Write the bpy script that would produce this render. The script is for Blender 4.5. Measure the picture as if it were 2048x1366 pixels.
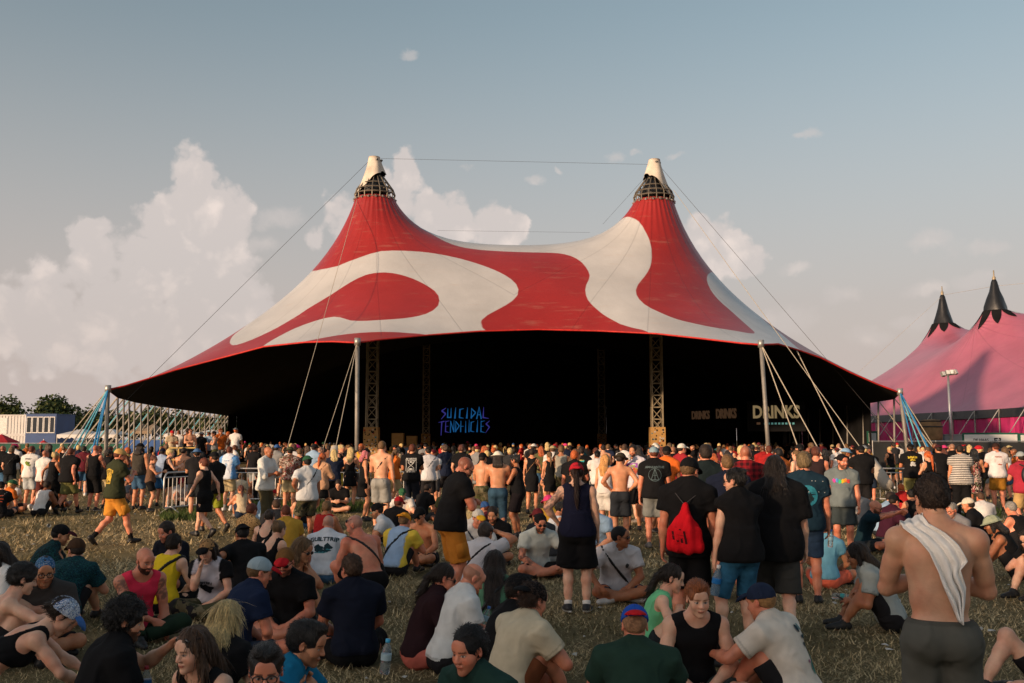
import bpy, bmesh, math, random
import numpy as np
from mathutils import Vector, Matrix
from mathutils.bvhtree import BVHTree
from mathutils.geometry import delaunay_2d_cdt

R = math.radians
scene = bpy.context.scene
for o in list(bpy.data.objects):
    bpy.data.objects.remove(o)
col = scene.collection

# ------------------------------------------------------------------ camera
CAM_H = 1.96
FPX = 1991.0                     # focal length in pixels of a 2048 px wide frame (35 mm lens)
PITCH = math.atan((880 - 683) / FPX)
cam_d = bpy.data.cameras.new('camera')
cam_d.sensor_width = 36.0
cam_d.lens = FPX / 2048 * 36.0
cam_d.clip_end = 5000
cam_d.clip_start = 0.1
cam = bpy.data.objects.new('camera', cam_d)
col.objects.link(cam)
cam.location = (0, 0, CAM_H)
cam.rotation_euler = (R(90) + PITCH, 0, 0)
scene.camera = cam

# ------------------------------------------------------------------ light
SUN_AZ = R(48)        # the sun stands behind the camera and to its left
SUN_EL = R(10.5)
sun_from = Vector((-math.sin(SUN_AZ) * math.cos(SUN_EL), -math.cos(SUN_AZ) * math.cos(SUN_EL), math.sin(SUN_EL)))
sun_d = bpy.data.lights.new('sun', 'SUN')
sun_d.energy = 4.0
sun_d.angle = R(1.6)
sun_d.color = (1.0, 0.69, 0.44)
sun = bpy.data.objects.new('sun', sun_d)
col.objects.link(sun)
sun.rotation_euler = sun_from.to_track_quat('Z', 'Y').to_euler()

scene.view_settings.view_transform = 'Standard'
scene.view_settings.look = 'None'
scene.view_settings.gamma = 1.0
scene.view_settings.use_curve_mapping = False
scene.view_settings.exposure = 0.35
scene.cycles.max_bounces = 5
scene.cycles.diffuse_bounces = 3
scene.cycles.transparent_max_bounces = 6
scene.cycles.use_denoising = True

# ------------------------------------------------------------------ sky with clouds
world = bpy.data.worlds.new('World')
scene.world = world
world.use_nodes = True


def make_world():
    nt = world.node_tree
    N, L = nt.nodes, nt.links
    N.clear()
    out = N.new('ShaderNodeOutputWorld')
    bg = N.new('ShaderNodeBackground')
    bg.inputs['Strength'].default_value = 0.12
    L.new(bg.outputs[0], out.inputs[0])
    sky = N.new('ShaderNodeTexSky')
    sky.sky_type = 'NISHITA'
    sky.sun_disc = False
    sky.sun_elevation = SUN_EL
    sky.sun_rotation = math.atan2(sun_from.x, sun_from.y)
    sky.air_density = 1.0
    sky.dust_density = 3.2
    sky.ozone_density = 1.2
    hsv = N.new('ShaderNodeHueSaturation')
    hsv.inputs['Saturation'].default_value = 0.74
    hsv.inputs['Value'].default_value = 1.08
    hsv.inputs['Hue'].default_value = 0.474
    L.new(sky.outputs[0], hsv.inputs['Color'])
    tc = N.new('ShaderNodeTexCoord')

    def vm(op, a=None, b=None):
        n = N.new('ShaderNodeVectorMath'); n.operation = op
        for i, v in enumerate((a, b)):
            if v is None: continue
            if isinstance(v, bpy.types.NodeSocket): L.new(v, n.inputs[i])
            else: n.inputs[i].default_value = v
        return n

    def ma(op, a=None, b=None, c=None, clamp=False):
        n = N.new('ShaderNodeMath'); n.operation = op; n.use_clamp = clamp
        for i, v in enumerate((a, b, c)):
            if v is None: continue
            if isinstance(v, bpy.types.NodeSocket): L.new(v, n.inputs[i])
            else: n.inputs[i].default_value = v
        return n.outputs[0]
    d = vm('NORMALIZE', tc.outputs['Generated']).outputs[0]
    # even summer haze over the whole sky, thicker toward the horizon
    sep = N.new('ShaderNodeSeparateXYZ'); L.new(d, sep.inputs[0])
    mr = N.new('ShaderNodeMapRange'); mr.interpolation_type = 'SMOOTHSTEP'
    L.new(sep.outputs[2], mr.inputs[0])
    mr.inputs[1].default_value = 0.0; mr.inputs[2].default_value = 0.46
    mr.inputs[3].default_value = 0.95; mr.inputs[4].default_value = 0.04
    hz = N.new('ShaderNodeMixRGB'); L.new(mr.outputs[0], hz.inputs[0])
    L.new(hsv.outputs[0], hz.inputs[1])
    hz.inputs[2].default_value = (3.8, 3.22, 3.0, 1)

    # cumulus: rounded lobes (direction, angular radius) broken up by fractal noise
    def dirv(px, py):
        x = (px - 1024) / FPX; y = (683 - py) / FPX
        v = Vector((x, math.cos(PITCH) - y * math.sin(PITCH), math.sin(PITCH) + y * math.cos(PITCH)))
        return v.normalized()
    big = [(395, 352, 70), (360, 440, 105), (440, 440, 95), (330, 520, 130), (430, 540, 130), (170, 465, 52), (195, 520, 55), (235, 590, 110),
           (110, 650, 130), (260, 660, 150), (400, 650, 130), (30, 640, 80), (470, 600, 90),
           (805, 345, 46), (775, 385, 60), (700, 450, 80), (740, 420, 70), (640, 470, 40), (900, 440, 70), (980, 455, 66), (1020, 460, 42), (860, 420, 50),
           (1420, 470, 62), (1450, 500, 66), (1390, 500, 60), (1500, 520, 40), (1340, 480, 60)]
    small = [(1222, 315, 24), (1268, 303, 13), (1358, 311, 20), (1630, 272, 24), (1605, 276, 14), (1072, 358, 22), (935, 333, 17), (1112, 333, 12), (822, 108, 18),
             (1870, 485, 42), (1940, 560, 48), (1840, 580, 40), (1690, 595, 44), (1590, 540, 30), (1975, 490, 34), (1750, 670, 50), (1830, 640, 40), (1570, 640, 60), (560, 430, 46), (520, 480, 44)]
    nz = N.new('ShaderNodeTexNoise'); L.new(d, nz.inputs['Vector'])
    nz.inputs['Scale'].default_value = 13.0; nz.inputs['Detail'].default_value = 6.0; nz.inputs['Roughness'].default_value = 0.6
    off = vm('SUBTRACT', nz.outputs['Color'], (0.5, 0.5, 0.5))
    sc_ = N.new('ShaderNodeVectorMath'); sc_.operation = 'SCALE'; L.new(off.outputs[0], sc_.inputs[0]); sc_.inputs['Scale'].default_value = 0.05
    dw = vm('ADD', d, sc_.outputs[0]).outputs[0]

    def lobes(lst, soft, squash=False):
        acc = None
        for px, py, r in lst:
            v = dirv(px, py)
            if squash:                 # flat little clouds: wider than tall
                df = vm('MULTIPLY', vm('SUBTRACT', dw, tuple(v)).outputs[0], (0.75, 0.75, 1.7)).outputs[0]
                ds = vm('LENGTH', df).outputs['Value']
            else:
                ds = vm('DISTANCE', dw, tuple(v)).outputs['Value']
            f = ma('MULTIPLY_ADD', ds, -1.0 / ((r if squash else r * 1.16) / FPX), 1.0)
            acc = f if acc is None else ma('SMOOTH_MAX', acc, f, soft)
        return acc
    mb = lobes(big, 0.25)
    ms = lobes(small, 0.1, True)

    def billow(scale, vec):
        v = N.new('ShaderNodeTexVoronoi'); v.feature = 'F1'; v.inputs['Scale'].default_value = scale
        v.inputs['Detail'].default_value = 2.0; v.inputs['Roughness'].default_value = 0.5
        L.new(vec, v.inputs['Vector']); return v.outputs['Distance']
    n2 = N.new('ShaderNodeTexNoise'); L.new(d, n2.inputs['Vector'])
    n2.inputs['Scale'].default_value = 60.0; n2.inputs['Detail'].default_value = 5.0; n2.inputs['Roughness'].default_value = 0.6
    bl = billow(30.0, dw)
    # light and dark billows
    n3 = N.new('ShaderNodeTexNoise'); L.new(dw, n3.inputs['Vector']); n3.inputs['Scale'].default_value = 20.0; n3.inputs['Detail'].default_value = 5.0

    def smooth(v, a, b, c=0.0, e=1.0):
        m = N.new('ShaderNodeMapRange'); m.interpolation_type = 'SMOOTHSTEP'
        L.new(v, m.inputs[0]); m.inputs[1].default_value = a; m.inputs[2].default_value = b
        m.inputs[3].default_value = c; m.inputs[4].default_value = e
        return m.outputs[0]
    edge = ma('ADD', mb, ma('MULTIPLY_ADD', bl, -0.55, 0.26))
    edge = ma('ADD', edge, ma('MULTIPLY_ADD', n2.outputs[0], 0.22, -0.11))
    cb = smooth(edge, 0.0, 0.26)
    cs = ma('MULTIPLY', smooth(ma('ADD', ms, ma('MULTIPLY_ADD', n2.outputs[0], 0.7, -0.35)), 0.05, 0.75), 0.5)
    cover = ma('MAXIMUM', cb, cs)
    # clouds sink into the haze near the horizon
    fade = smooth(sep.outputs[2], 0.04, 0.24, 0.42, 0.90)
    cover = ma('MULTIPLY', cover, fade)
    shade = smooth(ma('ADD', ma('MULTIPLY', bl, -0.5), n3.outputs[0]), 0.05, 0.48)
    cc = N.new('ShaderNodeMixRGB'); L.new(shade, cc.inputs[0])
    cc.inputs[1].default_value = (4.35, 3.90, 3.70, 1)
    cc.inputs[2].default_value = (5.9, 5.05, 4.6, 1)
    mx = N.new('ShaderNodeMixRGB'); L.new(cover, mx.inputs[0])
    L.new(hz.outputs[0], mx.inputs[1]); L.new(cc.outputs[0], mx.inputs[2])
    L.new(mx.outputs[0], bg.inputs['Color'])


make_world()
world.cycles.sampling_method = 'MANUAL'
world.cycles.sample_map_resolution = 256

# ------------------------------------------------------------------ helpers
def ray(px, py):
    x = (px - 1024) / FPX; y = (683 - py) / FPX
    return Vector((x, math.cos(PITCH) - y * math.sin(PITCH), math.sin(PITCH) + y * math.cos(PITCH)))


def at(px, py, Y):
    """world point at depth Y seen along a line of sight"""
    r = ray(px, py)
    return Vector((0, 0, CAM_H)) + r * (Y / r.y)


def X_at(px, d):
    return (px - 1024) / FPX * d


def srgb(r, g, b):
    f = lambda c: c / 12.92 if c <= 0.04045 else ((c + 0.055) / 1.055) ** 2.4
    return (f(r / 255), f(g / 255), f(b / 255))


def link(o, parent=None):
    col.objects.link(o)
    if parent is not None:
        o.parent = parent
    return o


def tag(o, label=None, cat=None, group=None, kind=None):
    if label: o['label'] = label
    if cat: o['category'] = cat
    if group: o['group'] = group
    if kind: o['kind'] = kind
    return o


def empty(name, loc=(0, 0, 0), rz=0.0):
    o = bpy.data.objects.new(name, None)
    o.empty_display_size = 0.2
    o.location = loc
    o.rotation_euler = (0, 0, rz)
    return link(o)


def mesh_np(name, V, F, smooth=True, colors=None):
    """V (n,3) float, F (m,k) int with constant k"""
    me = bpy.data.meshes.new(name)
    V = np.asarray(V, np.float32); F = np.asarray(F, np.int32)
    n, m, k = len(V), len(F), F.shape[1] if len(F) else 4
    me.vertices.add(n); me.vertices.foreach_set('co', V.ravel())
    me.loops.add(m * k); me.loops.foreach_set('vertex_index', F.ravel())
    me.polygons.add(m)
    me.polygons.foreach_set('loop_start', np.arange(0, m * k, k, dtype=np.int32))
    if smooth:
        me.polygons.foreach_set('use_smooth', np.ones(m, dtype=bool))
    if colors is not None:
        at_ = me.attributes.new('Col', 'FLOAT_COLOR', 'POINT')
        at_.data.foreach_set('color', np.asarray(colors, np.float32).ravel())
    me.update(calc_edges=True)
    return me


class MB:
    """collects boxes, tubes and polygons into one mesh"""
    def __init__(self):
        self.v = []; self.f = []

    def quad(self, *pts):
        i = len(self.v); self.v += [tuple(p) for p in pts]; self.f.append(tuple(range(i, i + len(pts))))
        return self

    def box(self, lo, hi, mat=None):
        x0, y0, z0 = lo; x1, y1, z1 = hi
        P = [Vector(p) for p in ((x0, y0, z0), (x1, y0, z0), (x1, y1, z0), (x0, y1, z0), (x0, y0, z1), (x1, y0, z1), (x1, y1, z1), (x0, y1, z1))]
        if mat is not None: P = [mat @ p for p in P]
        i = len(self.v); self.v += [tuple(p) for p in P]
        for q in ((0, 3, 2, 1), (4, 5, 6, 7), (0, 1, 5, 4), (1, 2, 6, 5), (2, 3, 7, 6), (3, 0, 4, 7)):
            self.f.append(tuple(i + a for a in q))
        return self

    def bar(self, a, b, w, h=None):
        a = Vector(a); b = Vector(b); h = h or w
        d = (b - a); ln = d.length
        if ln < 1e-6: return self
        q = d.to_track_quat('Z', 'X').to_matrix().to_4x4()
        return self.box((-w / 2, -h / 2, 0), (w / 2, h / 2, ln), Matrix.Translation(a) @ q)

    def tube(self, a, b, r0, r1=None, n=8, cap=True):
        return self.path([a, b], [r0, r1 if r1 is not None else r0], n, cap)

    def path(self, pts, rad, n=8, cap=True):
        pts = [Vector(p) for p in pts]
        if not hasattr(rad, '__len__'): rad = [rad] * len(pts)
        rings = []
        prev = None
        for k, p in enumerate(pts):
            t = (pts[min(k + 1, len(pts) - 1)] - pts[max(k - 1, 0)]).normalized()
            u = t.orthogonal().normalized() if prev is None else (prev - t * prev.dot(t)).normalized()
            prev = u; w = t.cross(u)
            i = len(self.v)
            for j in range(n):
                a = 2 * math.pi * j / n
                self.v.append(tuple(p + (u * math.cos(a) + w * math.sin(a)) * rad[k]))
            rings.append(i)
        for a, b in zip(rings[:-1], rings[1:]):
            for j in range(n):
                self.f.append((a + j, a + (j + 1) % n, b + (j + 1) % n, b + j))
        if cap:
            self.f.append(tuple(rings[0] + j for j in reversed(range(n))))
            self.f.append(tuple(rings[-1] + j for j in range(n)))
        return self

    def lathe(self, prof, c=(0, 0, 0), n=16):
        c = Vector(c); rings = []
        for r, z in prof:
            i = len(self.v)
            for j in range(n):
                a = 2 * math.pi * j / n
                self.v.append((c.x + r * math.cos(a), c.y + r * math.sin(a), c.z + z))
            rings.append(i)
        for a, b in zip(rings[:-1], rings[1:]):
            for j in range(n):
                self.f.append((a + j, a + (j + 1) % n, b + (j + 1) % n, b + j))
        self.f.append(tuple(rings[0] + j for j in reversed(range(n))))
        self.f.append(tuple(rings[-1] + j for j in range(n)))
        return self

    def mesh(self, name, mat=None, smooth=False):
        me = bpy.data.meshes.new(name)
        me.from_pydata(self.v, [], self.f)
        if mat: me.materials.append(mat)
        if smooth:
            me.polygons.foreach_set('use_smooth', np.ones(len(me.polygons), dtype=bool))
        return me

    def build(self, name, mat=None, parent=None, smooth=False, color=None):
        o = bpy.data.objects.new(name, self.mesh(name, mat, smooth))
        if color is not None: o.color = (*color[:3], 1)
        return link(o, parent)


# ------------------------------------------------------------------ materials
MAT = {}


def new_mat(name):
    m = bpy.data.materials.new(name); m.use_nodes = True
    MAT[name] = m
    return m, m.node_tree.nodes, m.node_tree.links, m.node_tree.nodes['Principled BSDF']


def simple(name, c, rough=0.7, metal=0.0, noise=0.25, scale=6.0, bump=0.0, bscale=40.0, spec=0.4, coord='Object'):
    """one base colour, broken up by two scales of noise, with fine relief"""
    m, N, L, b = new_mat(name)
    tc = N.new('ShaderNodeTexCoord')
    nz = N.new('ShaderNodeTexNoise'); nz.inputs['Scale'].default_value = scale; nz.inputs['Detail'].default_value = 5
    L.new(tc.outputs[coord], nz.inputs['Vector'])
    mr = N.new('ShaderNodeMapRange'); L.new(nz.outputs[0], mr.inputs[0])
    mr.inputs[1].default_value = 0.25; mr.inputs[2].default_value = 0.75
    mr.inputs[3].default_value = 1 - noise; mr.inputs[4].default_value = 1 + noise
    mx = N.new('ShaderNodeVectorMath'); mx.operation = 'SCALE'
    mx.inputs[0].default_value = c[:3]; L.new(mr.outputs[0], mx.inputs['Scale'])
    L.new(mx.outputs[0], b.inputs['Base Color'])
    b.inputs['Roughness'].default_value = rough
    b.inputs['Metallic'].default_value = metal
    b.inputs['Specular IOR Level'].default_value = spec
    if bump:
        n2 = N.new('ShaderNodeTexNoise'); n2.inputs['Scale'].default_value = bscale; n2.inputs['Detail'].default_value = 4
        L.new(tc.outputs[coord], n2.inputs['Vector'])
        bp = N.new('ShaderNodeBump'); bp.inputs['Strength'].default_value = bump; bp.inputs['Distance'].default_value = 0.02
        L.new(n2.outputs[0], bp.inputs['Height']); L.new(bp.outputs[0], b.inputs['Normal'])
    return m


def object_mat(name, rough, noise, scale, bump, bscale, spec=0.3, attr=False, sss=0.0, stretch=None, pattern=None, dist=0.01, ridged=False):
    """colour from the object, so that alike garments can differ; optional vertex tint and pattern"""
    m, N, L, b = new_mat(name)
    oi = N.new('ShaderNodeObjectInfo')
    tc = N.new('ShaderNodeTexCoord')
    vec = tc.outputs['Object']
    if stretch:
        mp = N.new('ShaderNodeMapping'); mp.inputs['Scale'].default_value = stretch
        L.new(vec, mp.inputs['Vector']); vec = mp.outputs[0]
    nz = N.new('ShaderNodeTexNoise'); nz.inputs['Scale'].default_value = scale; nz.inputs['Detail'].default_value = 4
    L.new(vec, nz.inputs['Vector'])
    mr = N.new('ShaderNodeMapRange'); L.new(nz.outputs[0], mr.inputs[0])
    mr.inputs[1].default_value = 0.25; mr.inputs[2].default_value = 0.75
    mr.inputs[3].default_value = 1 - noise; mr.inputs[4].default_value = 1 + noise
    mx = N.new('ShaderNodeVectorMath'); mx.operation = 'SCALE'
    L.new(oi.outputs['Color'], mx.inputs[0]); L.new(mr.outputs[0], mx.inputs['Scale'])
    c = mx.outputs[0]
    if sss:                       # blotches of redder skin
        n4 = N.new('ShaderNodeTexNoise'); n4.inputs['Scale'].default_value = 7.0; n4.inputs['Detail'].default_value = 3; L.new(tc.outputs['Object'], n4.inputs['Vector'])
        r4 = N.new('ShaderNodeMapRange'); L.new(n4.outputs[0], r4.inputs[0]); r4.inputs[1].default_value = .42; r4.inputs[2].default_value = .72
        x4 = N.new('ShaderNodeMixRGB'); x4.blend_type = 'MULTIPLY'; L.new(r4.outputs[0], x4.inputs[0]); L.new(c, x4.inputs[1]); x4.inputs[2].default_value = (.96, .74, .70, 1); c = x4.outputs[0]
    if attr:
        a = N.new('ShaderNodeAttribute'); a.attribute_name = 'Col'
        mm = N.new('ShaderNodeVectorMath'); mm.operation = 'MULTIPLY'
        L.new(c, mm.inputs[0]); L.new(a.outputs['Color'], mm.inputs[1]); c = mm.outputs[0]
    if pattern:
        c = pattern(N, L, tc, c)
    L.new(c, b.inputs['Base Color'])
    b.inputs['Roughness'].default_value = rough
    b.inputs['Specular IOR Level'].default_value = spec
    if sss:
        b.inputs['Subsurface Weight'].default_value = sss
        b.inputs['Subsurface Radius'].default_value = (0.012, 0.005, 0.003)
        b.inputs['Subsurface Scale'].default_value = 0.6
    if bump:
        n2 = N.new('ShaderNodeTexNoise'); n2.inputs['Scale'].default_value = bscale; n2.inputs['Detail'].default_value = 3
        n2.inputs['Distortion'].default_value = 0.6
        if ridged:
            n2.noise_type = 'RIDGED_MULTIFRACTAL'; n2.inputs['Detail'].default_value = 2.5; n2.inputs['Distortion'].default_value = 1.2
        L.new(vec, n2.inputs['Vector'])
        bp = N.new('ShaderNodeBump'); bp.inputs['Strength'].default_value = bump; bp.inputs['Distance'].default_value = dist
        L.new(n2.outputs[0], bp.inputs['Height']); L.new(bp.outputs[0], b.inputs['Normal'])
    return m


def pat_bands(N, L, tc, c):
    sp = N.new('ShaderNodeSeparateXYZ'); L.new(tc.outputs['Object'], sp.inputs[0])
    a = N.new('ShaderNodeMath'); a.operation = 'MULTIPLY'; a.inputs[1].default_value = 150.0; L.new(sp.outputs[2], a.inputs[0])
    s = N.new('ShaderNodeMath'); s.operation = 'SINE'; L.new(a.outputs[0], s.inputs[0])
    g = N.new('ShaderNodeMath'); g.operation = 'GREATER_THAN'; g.inputs[1].default_value = 0.1; L.new(s.outputs[0], g.inputs[0])
    mx = N.new('ShaderNodeMixRGB'); L.new(g.outputs[0], mx.inputs[0]); L.new(c, mx.inputs[1]); mx.inputs[2].default_value = (0.012, 0.012, 0.014, 1)
    return mx.outputs[0]


def pat_leopard(N, L, tc, c):
    v = N.new('ShaderNodeTexVoronoi'); v.inputs['Scale'].default_value = 42.0; L.new(tc.outputs['Object'], v.inputs['Vector'])
    mr = N.new('ShaderNodeMapRange'); L.new(v.outputs['Distance'], mr.inputs[0]); mr.inputs[1].default_value = 0.30; mr.inputs[2].default_value = 0.42
    mx = N.new('ShaderNodeMixRGB'); L.new(mr.outputs[0], mx.inputs[0]); mx.inputs[1].default_value = (0.02, 0.012, 0.008, 1); L.new(c, mx.inputs[2])
    return mx.outputs[0]


def pat_plaid(N, L, tc, c):
    sp = N.new('ShaderNodeSeparateXYZ'); L.new(tc.outputs['Object'], sp.inputs[0])
    acc = None
    for k, f in ((0, 75.0), (2, 75.0)):
        a = N.new('ShaderNodeMath'); a.operation = 'MULTIPLY'; a.inputs[1].default_value = f; L.new(sp.outputs[k], a.inputs[0])
        s = N.new('ShaderNodeMath'); s.operation = 'SINE'; L.new(a.outputs[0], s.inputs[0])
        g = N.new('ShaderNodeMath'); g.operation = 'GREATER_THAN'; g.inputs[1].default_value = 0.0; L.new(s.outputs[0], g.inputs[0])
        if acc is None: acc = g.outputs[0]
        else:
            ad = N.new('ShaderNodeMath'); ad.operation = 'ADD'; L.new(acc, ad.inputs[0]); L.new(g.outputs[0], ad.inputs[1]); acc = ad.outputs[0]
    h = N.new('ShaderNodeMath'); h.operation = 'MULTIPLY'; h.inputs[1].default_value = 0.42; L.new(acc, h.inputs[0])
    mx = N.new('ShaderNodeMixRGB'); L.new(h.outputs[0], mx.inputs[0]); L.new(c, mx.inputs[1]); mx.inputs[2].default_value = (0.006, 0.006, 0.008, 1)
    return mx.outputs[0]


def pat_print(scale, cols, thr=0.5):
    def f(N, L, tc, c):
        v = N.new('ShaderNodeTexVoronoi'); v.inputs['Scale'].default_value = scale; v.inputs['Randomness'].default_value = 1.0
        nz = N.new('ShaderNodeTexNoise'); nz.inputs['Scale'].default_value = scale * 0.8; nz.inputs['Detail'].default_value = 3
        L.new(tc.outputs['Object'], nz.inputs['Vector'])
        ad = N.new('ShaderNodeMixRGB'); ad.inputs[0].default_value = 0.25; L.new(tc.outputs['Object'], ad.inputs[1]); L.new(nz.outputs['Color'], ad.inputs[2])
        L.new(ad.outputs[0], v.inputs['Vector'])
        cr = N.new('ShaderNodeValToRGB'); cr.color_ramp.interpolation = 'CONSTANT'
        sp = N.new('ShaderNodeSeparateXYZ'); L.new(v.outputs['Color'], sp.inputs[0]); L.new(sp.outputs[0], cr.inputs[0])
        el = cr.color_ramp.elements
        el[0].position = 0; el[0].color = (*cols[0], 1); el[1].position = 1 / len(cols); el[1].color = (*cols[1 % len(cols)], 1)
        for i in range(2, len(cols)):
            e = el.new(i / len(cols)); e.color = (*cols[i], 1)
        g = N.new('ShaderNodeMath'); g.operation = 'GREATER_THAN'; g.inputs[1].default_value = thr; L.new(sp.outputs[1], g.inputs[0])
        mx = N.new('ShaderNodeMixRGB'); L.new(g.outputs[0], mx.inputs[0]); L.new(c, mx.inputs[1]); L.new(cr.outputs[0], mx.inputs[2])
        return mx.outputs[0]
    return f


object_mat('skin', 0.46, 0.17, 11, 0.16, 70, 0.4, attr=True, sss=0.10)
object_mat('cloth', 0.92, 0.14, 9, 0.8, 5.5, 0.15, attr=True, dist=0.035, ridged=True)
object_mat('denim', 0.9, 0.32, 11, 0.5, 7, 0.2, attr=True, dist=0.035, ridged=True)
object_mat('hair', 0.42, 0.55, 46, 1.0, 70, 0.45, attr=True, stretch=(2.2, 2.2, 0.22), dist=0.02)
object_mat('shortcut', 0.6, 0.4, 60, 0.9, 70, 0.3, attr=True, dist=0.01)
object_mat('leather', 0.5, 0.2, 12, 0.2, 60, 0.4, attr=True)
object_mat('plastic', 0.3, 0.05, 12, 0.0, 60, 0.5)
object_mat('glossy', 0.12, 0.05, 12, 0.0, 60, 0.6)
object_mat('ink', 0.85, 0.25, 30, 0.0, 60, 0.15)
object_mat('banded', 0.92, 0.1, 9, 0.5, 13, 0.15, pattern=pat_bands, dist=0.035, ridged=True)
object_mat('leopard', 0.92, 0.2, 9, 0.4, 13, 0.15, pattern=pat_leopard, dist=0.035, ridged=True)
object_mat('plaid', 0.92, 0.2, 9, 0.4, 13, 0.15, pattern=pat_plaid, dist=0.035, ridged=True)
object_mat('floral', 0.92, 0.1, 9, 0.4, 13, 0.15, pattern=pat_print(26, [(0.5, 0.35, 0.3), (0.35, 0.05, 0.06), (0.5, 0.45, 0.4), (0.08, 0.12, 0.06)], 0.55), dist=0.035, ridged=True)
object_mat('camo', 0.92, 0.1, 9, 0.4, 13, 0.15, pattern=pat_print(14, [(0.06, 0.06, 0.03), (0.11, 0.09, 0.05), (0.03, 0.035, 0.02), (0.15, 0.13, 0.08)], 0.25), dist=0.035, ridged=True)
object_mat('speckled', 0.92, 0.5, 9, 0.4, 13, 0.15, pattern=pat_print(60, [(0.01, 0.08, 0.12), (0.01, 0.05, 0.06), (0.005, 0.005, 0.01), (0.02, 0.12, 0.10)], 0.5), dist=0.035, ridged=True)
object_mat('bandana', 0.92, 0.1, 9, 0.4, 13, 0.15, pattern=pat_print(55, [(0.03, 0.12, 0.35), (0.02, 0.08, 0.3), (0.4, 0.45, 0.5), (0.05, 0.2, 0.4)], 0.5), dist=0.035, ridged=True)

# ------------------------------------------------------------------ people: bodies and clothes as smooth blended volumes turned into meshes
A3 = lambda *v: np.array(v, np.float64)
unit = lambda v: v / (np.linalg.norm(v) + 1e-9)
EDGES = [(0, 1), (2, 3), (4, 5), (6, 7), (0, 2), (1, 3), (4, 6), (5, 7), (0, 4), (1, 5), (2, 6), (3, 7)]
CORN = np.array([(i >> 2 & 1, i >> 1 & 1, i & 1) for i in range(8)], np.float32)


def surfnet(f, o, res):
    s = f < 0
    c = np.zeros(tuple(n - 1 for n in f.shape), np.int8)
    nx, ny, nz = c.shape
    for i in range(8):
        a, b, d = i >> 2 & 1, i >> 1 & 1, i & 1
        c += s[a:a + nx, b:b + ny, d:d + nz]
    act = (c > 0) & (c < 8)
    ids = np.argwhere(act)
    if len(ids) == 0:
        return np.zeros((0, 3)), np.zeros((0, 4), int)
    idx = np.full(c.shape, -1, np.int32); idx[act] = np.arange(len(ids))
    vals = np.stack([f[ids[:, 0] + (i >> 2 & 1), ids[:, 1] + (i >> 1 & 1), ids[:, 2] + (i & 1)] for i in range(8)], 1)
    acc = np.zeros((len(ids), 3), np.float32); cnt = np.zeros(len(ids), np.float32)
    for a, b in EDGES:
        va, vb = vals[:, a], vals[:, b]
        m = (va < 0) != (vb < 0)
        t = np.where(m, va / np.where(m, va - vb, 1), 0)
        acc += np.where(m[:, None], CORN[a] + (CORN[b] - CORN[a]) * t[:, None], 0)
        cnt += m
    V = o + res * (ids + acc / cnt[:, None])
    F = []
    for ax in range(3):
        s0 = s.take(range(0, s.shape[ax] - 1), ax); s1 = s.take(range(1, s.shape[ax]), ax)
        e = np.argwhere(s0 != s1)
        b, d = [k for k in range(3) if k != ax]
        lim = c.shape
        e = e[(e[:, b] >= 1) & (e[:, d] >= 1) & (e[:, b] < lim[b]) & (e[:, d] < lim[d])]
        fl = s0[e[:, 0], e[:, 1], e[:, 2]]
        q = []
        for db, dd in ((-1, -1), (0, -1), (0, 0), (-1, 0)):
            k = e.copy(); k[:, b] += db; k[:, d] += dd
            q.append(idx[k[:, 0], k[:, 1], k[:, 2]])
        q = np.stack(q, 1)
        if ax == 1: fl = ~fl
        q[~fl] = q[~fl][:, ::-1]
        F.append(q)
    return V, np.concatenate(F)


def cone(a, b, ra, rb, k=0.03, flat=False, sub=False):
    return ('c', np.asarray(a, float), np.asarray(b, float), ra, rb, k, flat, sub)


def ell(c, r, ax=None, k=0.03, sub=False):
    return ('e', np.asarray(c, float), np.asarray(r, float), np.eye(3) if ax is None else np.asarray(ax, float), k, sub)


def pbox(p):
    if p[0] == 'c':
        a, b, ra, rb = p[1:5]
        r = max(ra, rb)
        return np.minimum(a, b) - r, np.maximum(a, b) + r
    e = np.sqrt(((p[3] * p[2][:, None]) ** 2).sum(0))
    return p[1] - e, p[1] + e


def pval(p, x, y, z):
    if p[0] == 'c':
        _, a, b, ra, rb, k, flat, sub = p
        ab = b - a; L2 = float(ab @ ab) + 1e-12; ln = math.sqrt(L2)
        px, py, pz = x - a[0], y - a[1], z - a[2]
        t0 = (px * ab[0] + py * ab[1] + pz * ab[2]) / L2
        t = np.clip(t0, 0, 1)
        if flat:
            d = np.sqrt((px - t0 * ab[0]) ** 2 + (py - t0 * ab[1]) ** 2 + (pz - t0 * ab[2]) ** 2) - (ra + (rb - ra) * t)
            return np.maximum(d, np.maximum(-t0, t0 - 1) * ln)
        return np.sqrt((px - t * ab[0]) ** 2 + (py - t * ab[1]) ** 2 + (pz - t * ab[2]) ** 2) - (ra + (rb - ra) * t)
    _, c, r, ax, k, sub = p
    px, py, pz = x - c[0], y - c[1], z - c[2]
    q = [(px * ax[i, 0] + py * ax[i, 1] + pz * ax[i, 2]) for i in range(3)]
    k0 = np.sqrt(sum((q[i] / r[i]) ** 2 for i in range(3)))
    k1 = np.sqrt(sum((q[i] / r[i] ** 2) ** 2 for i in range(3))) + 1e-9
    return k0 * (k0 - 1) / k1


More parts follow.
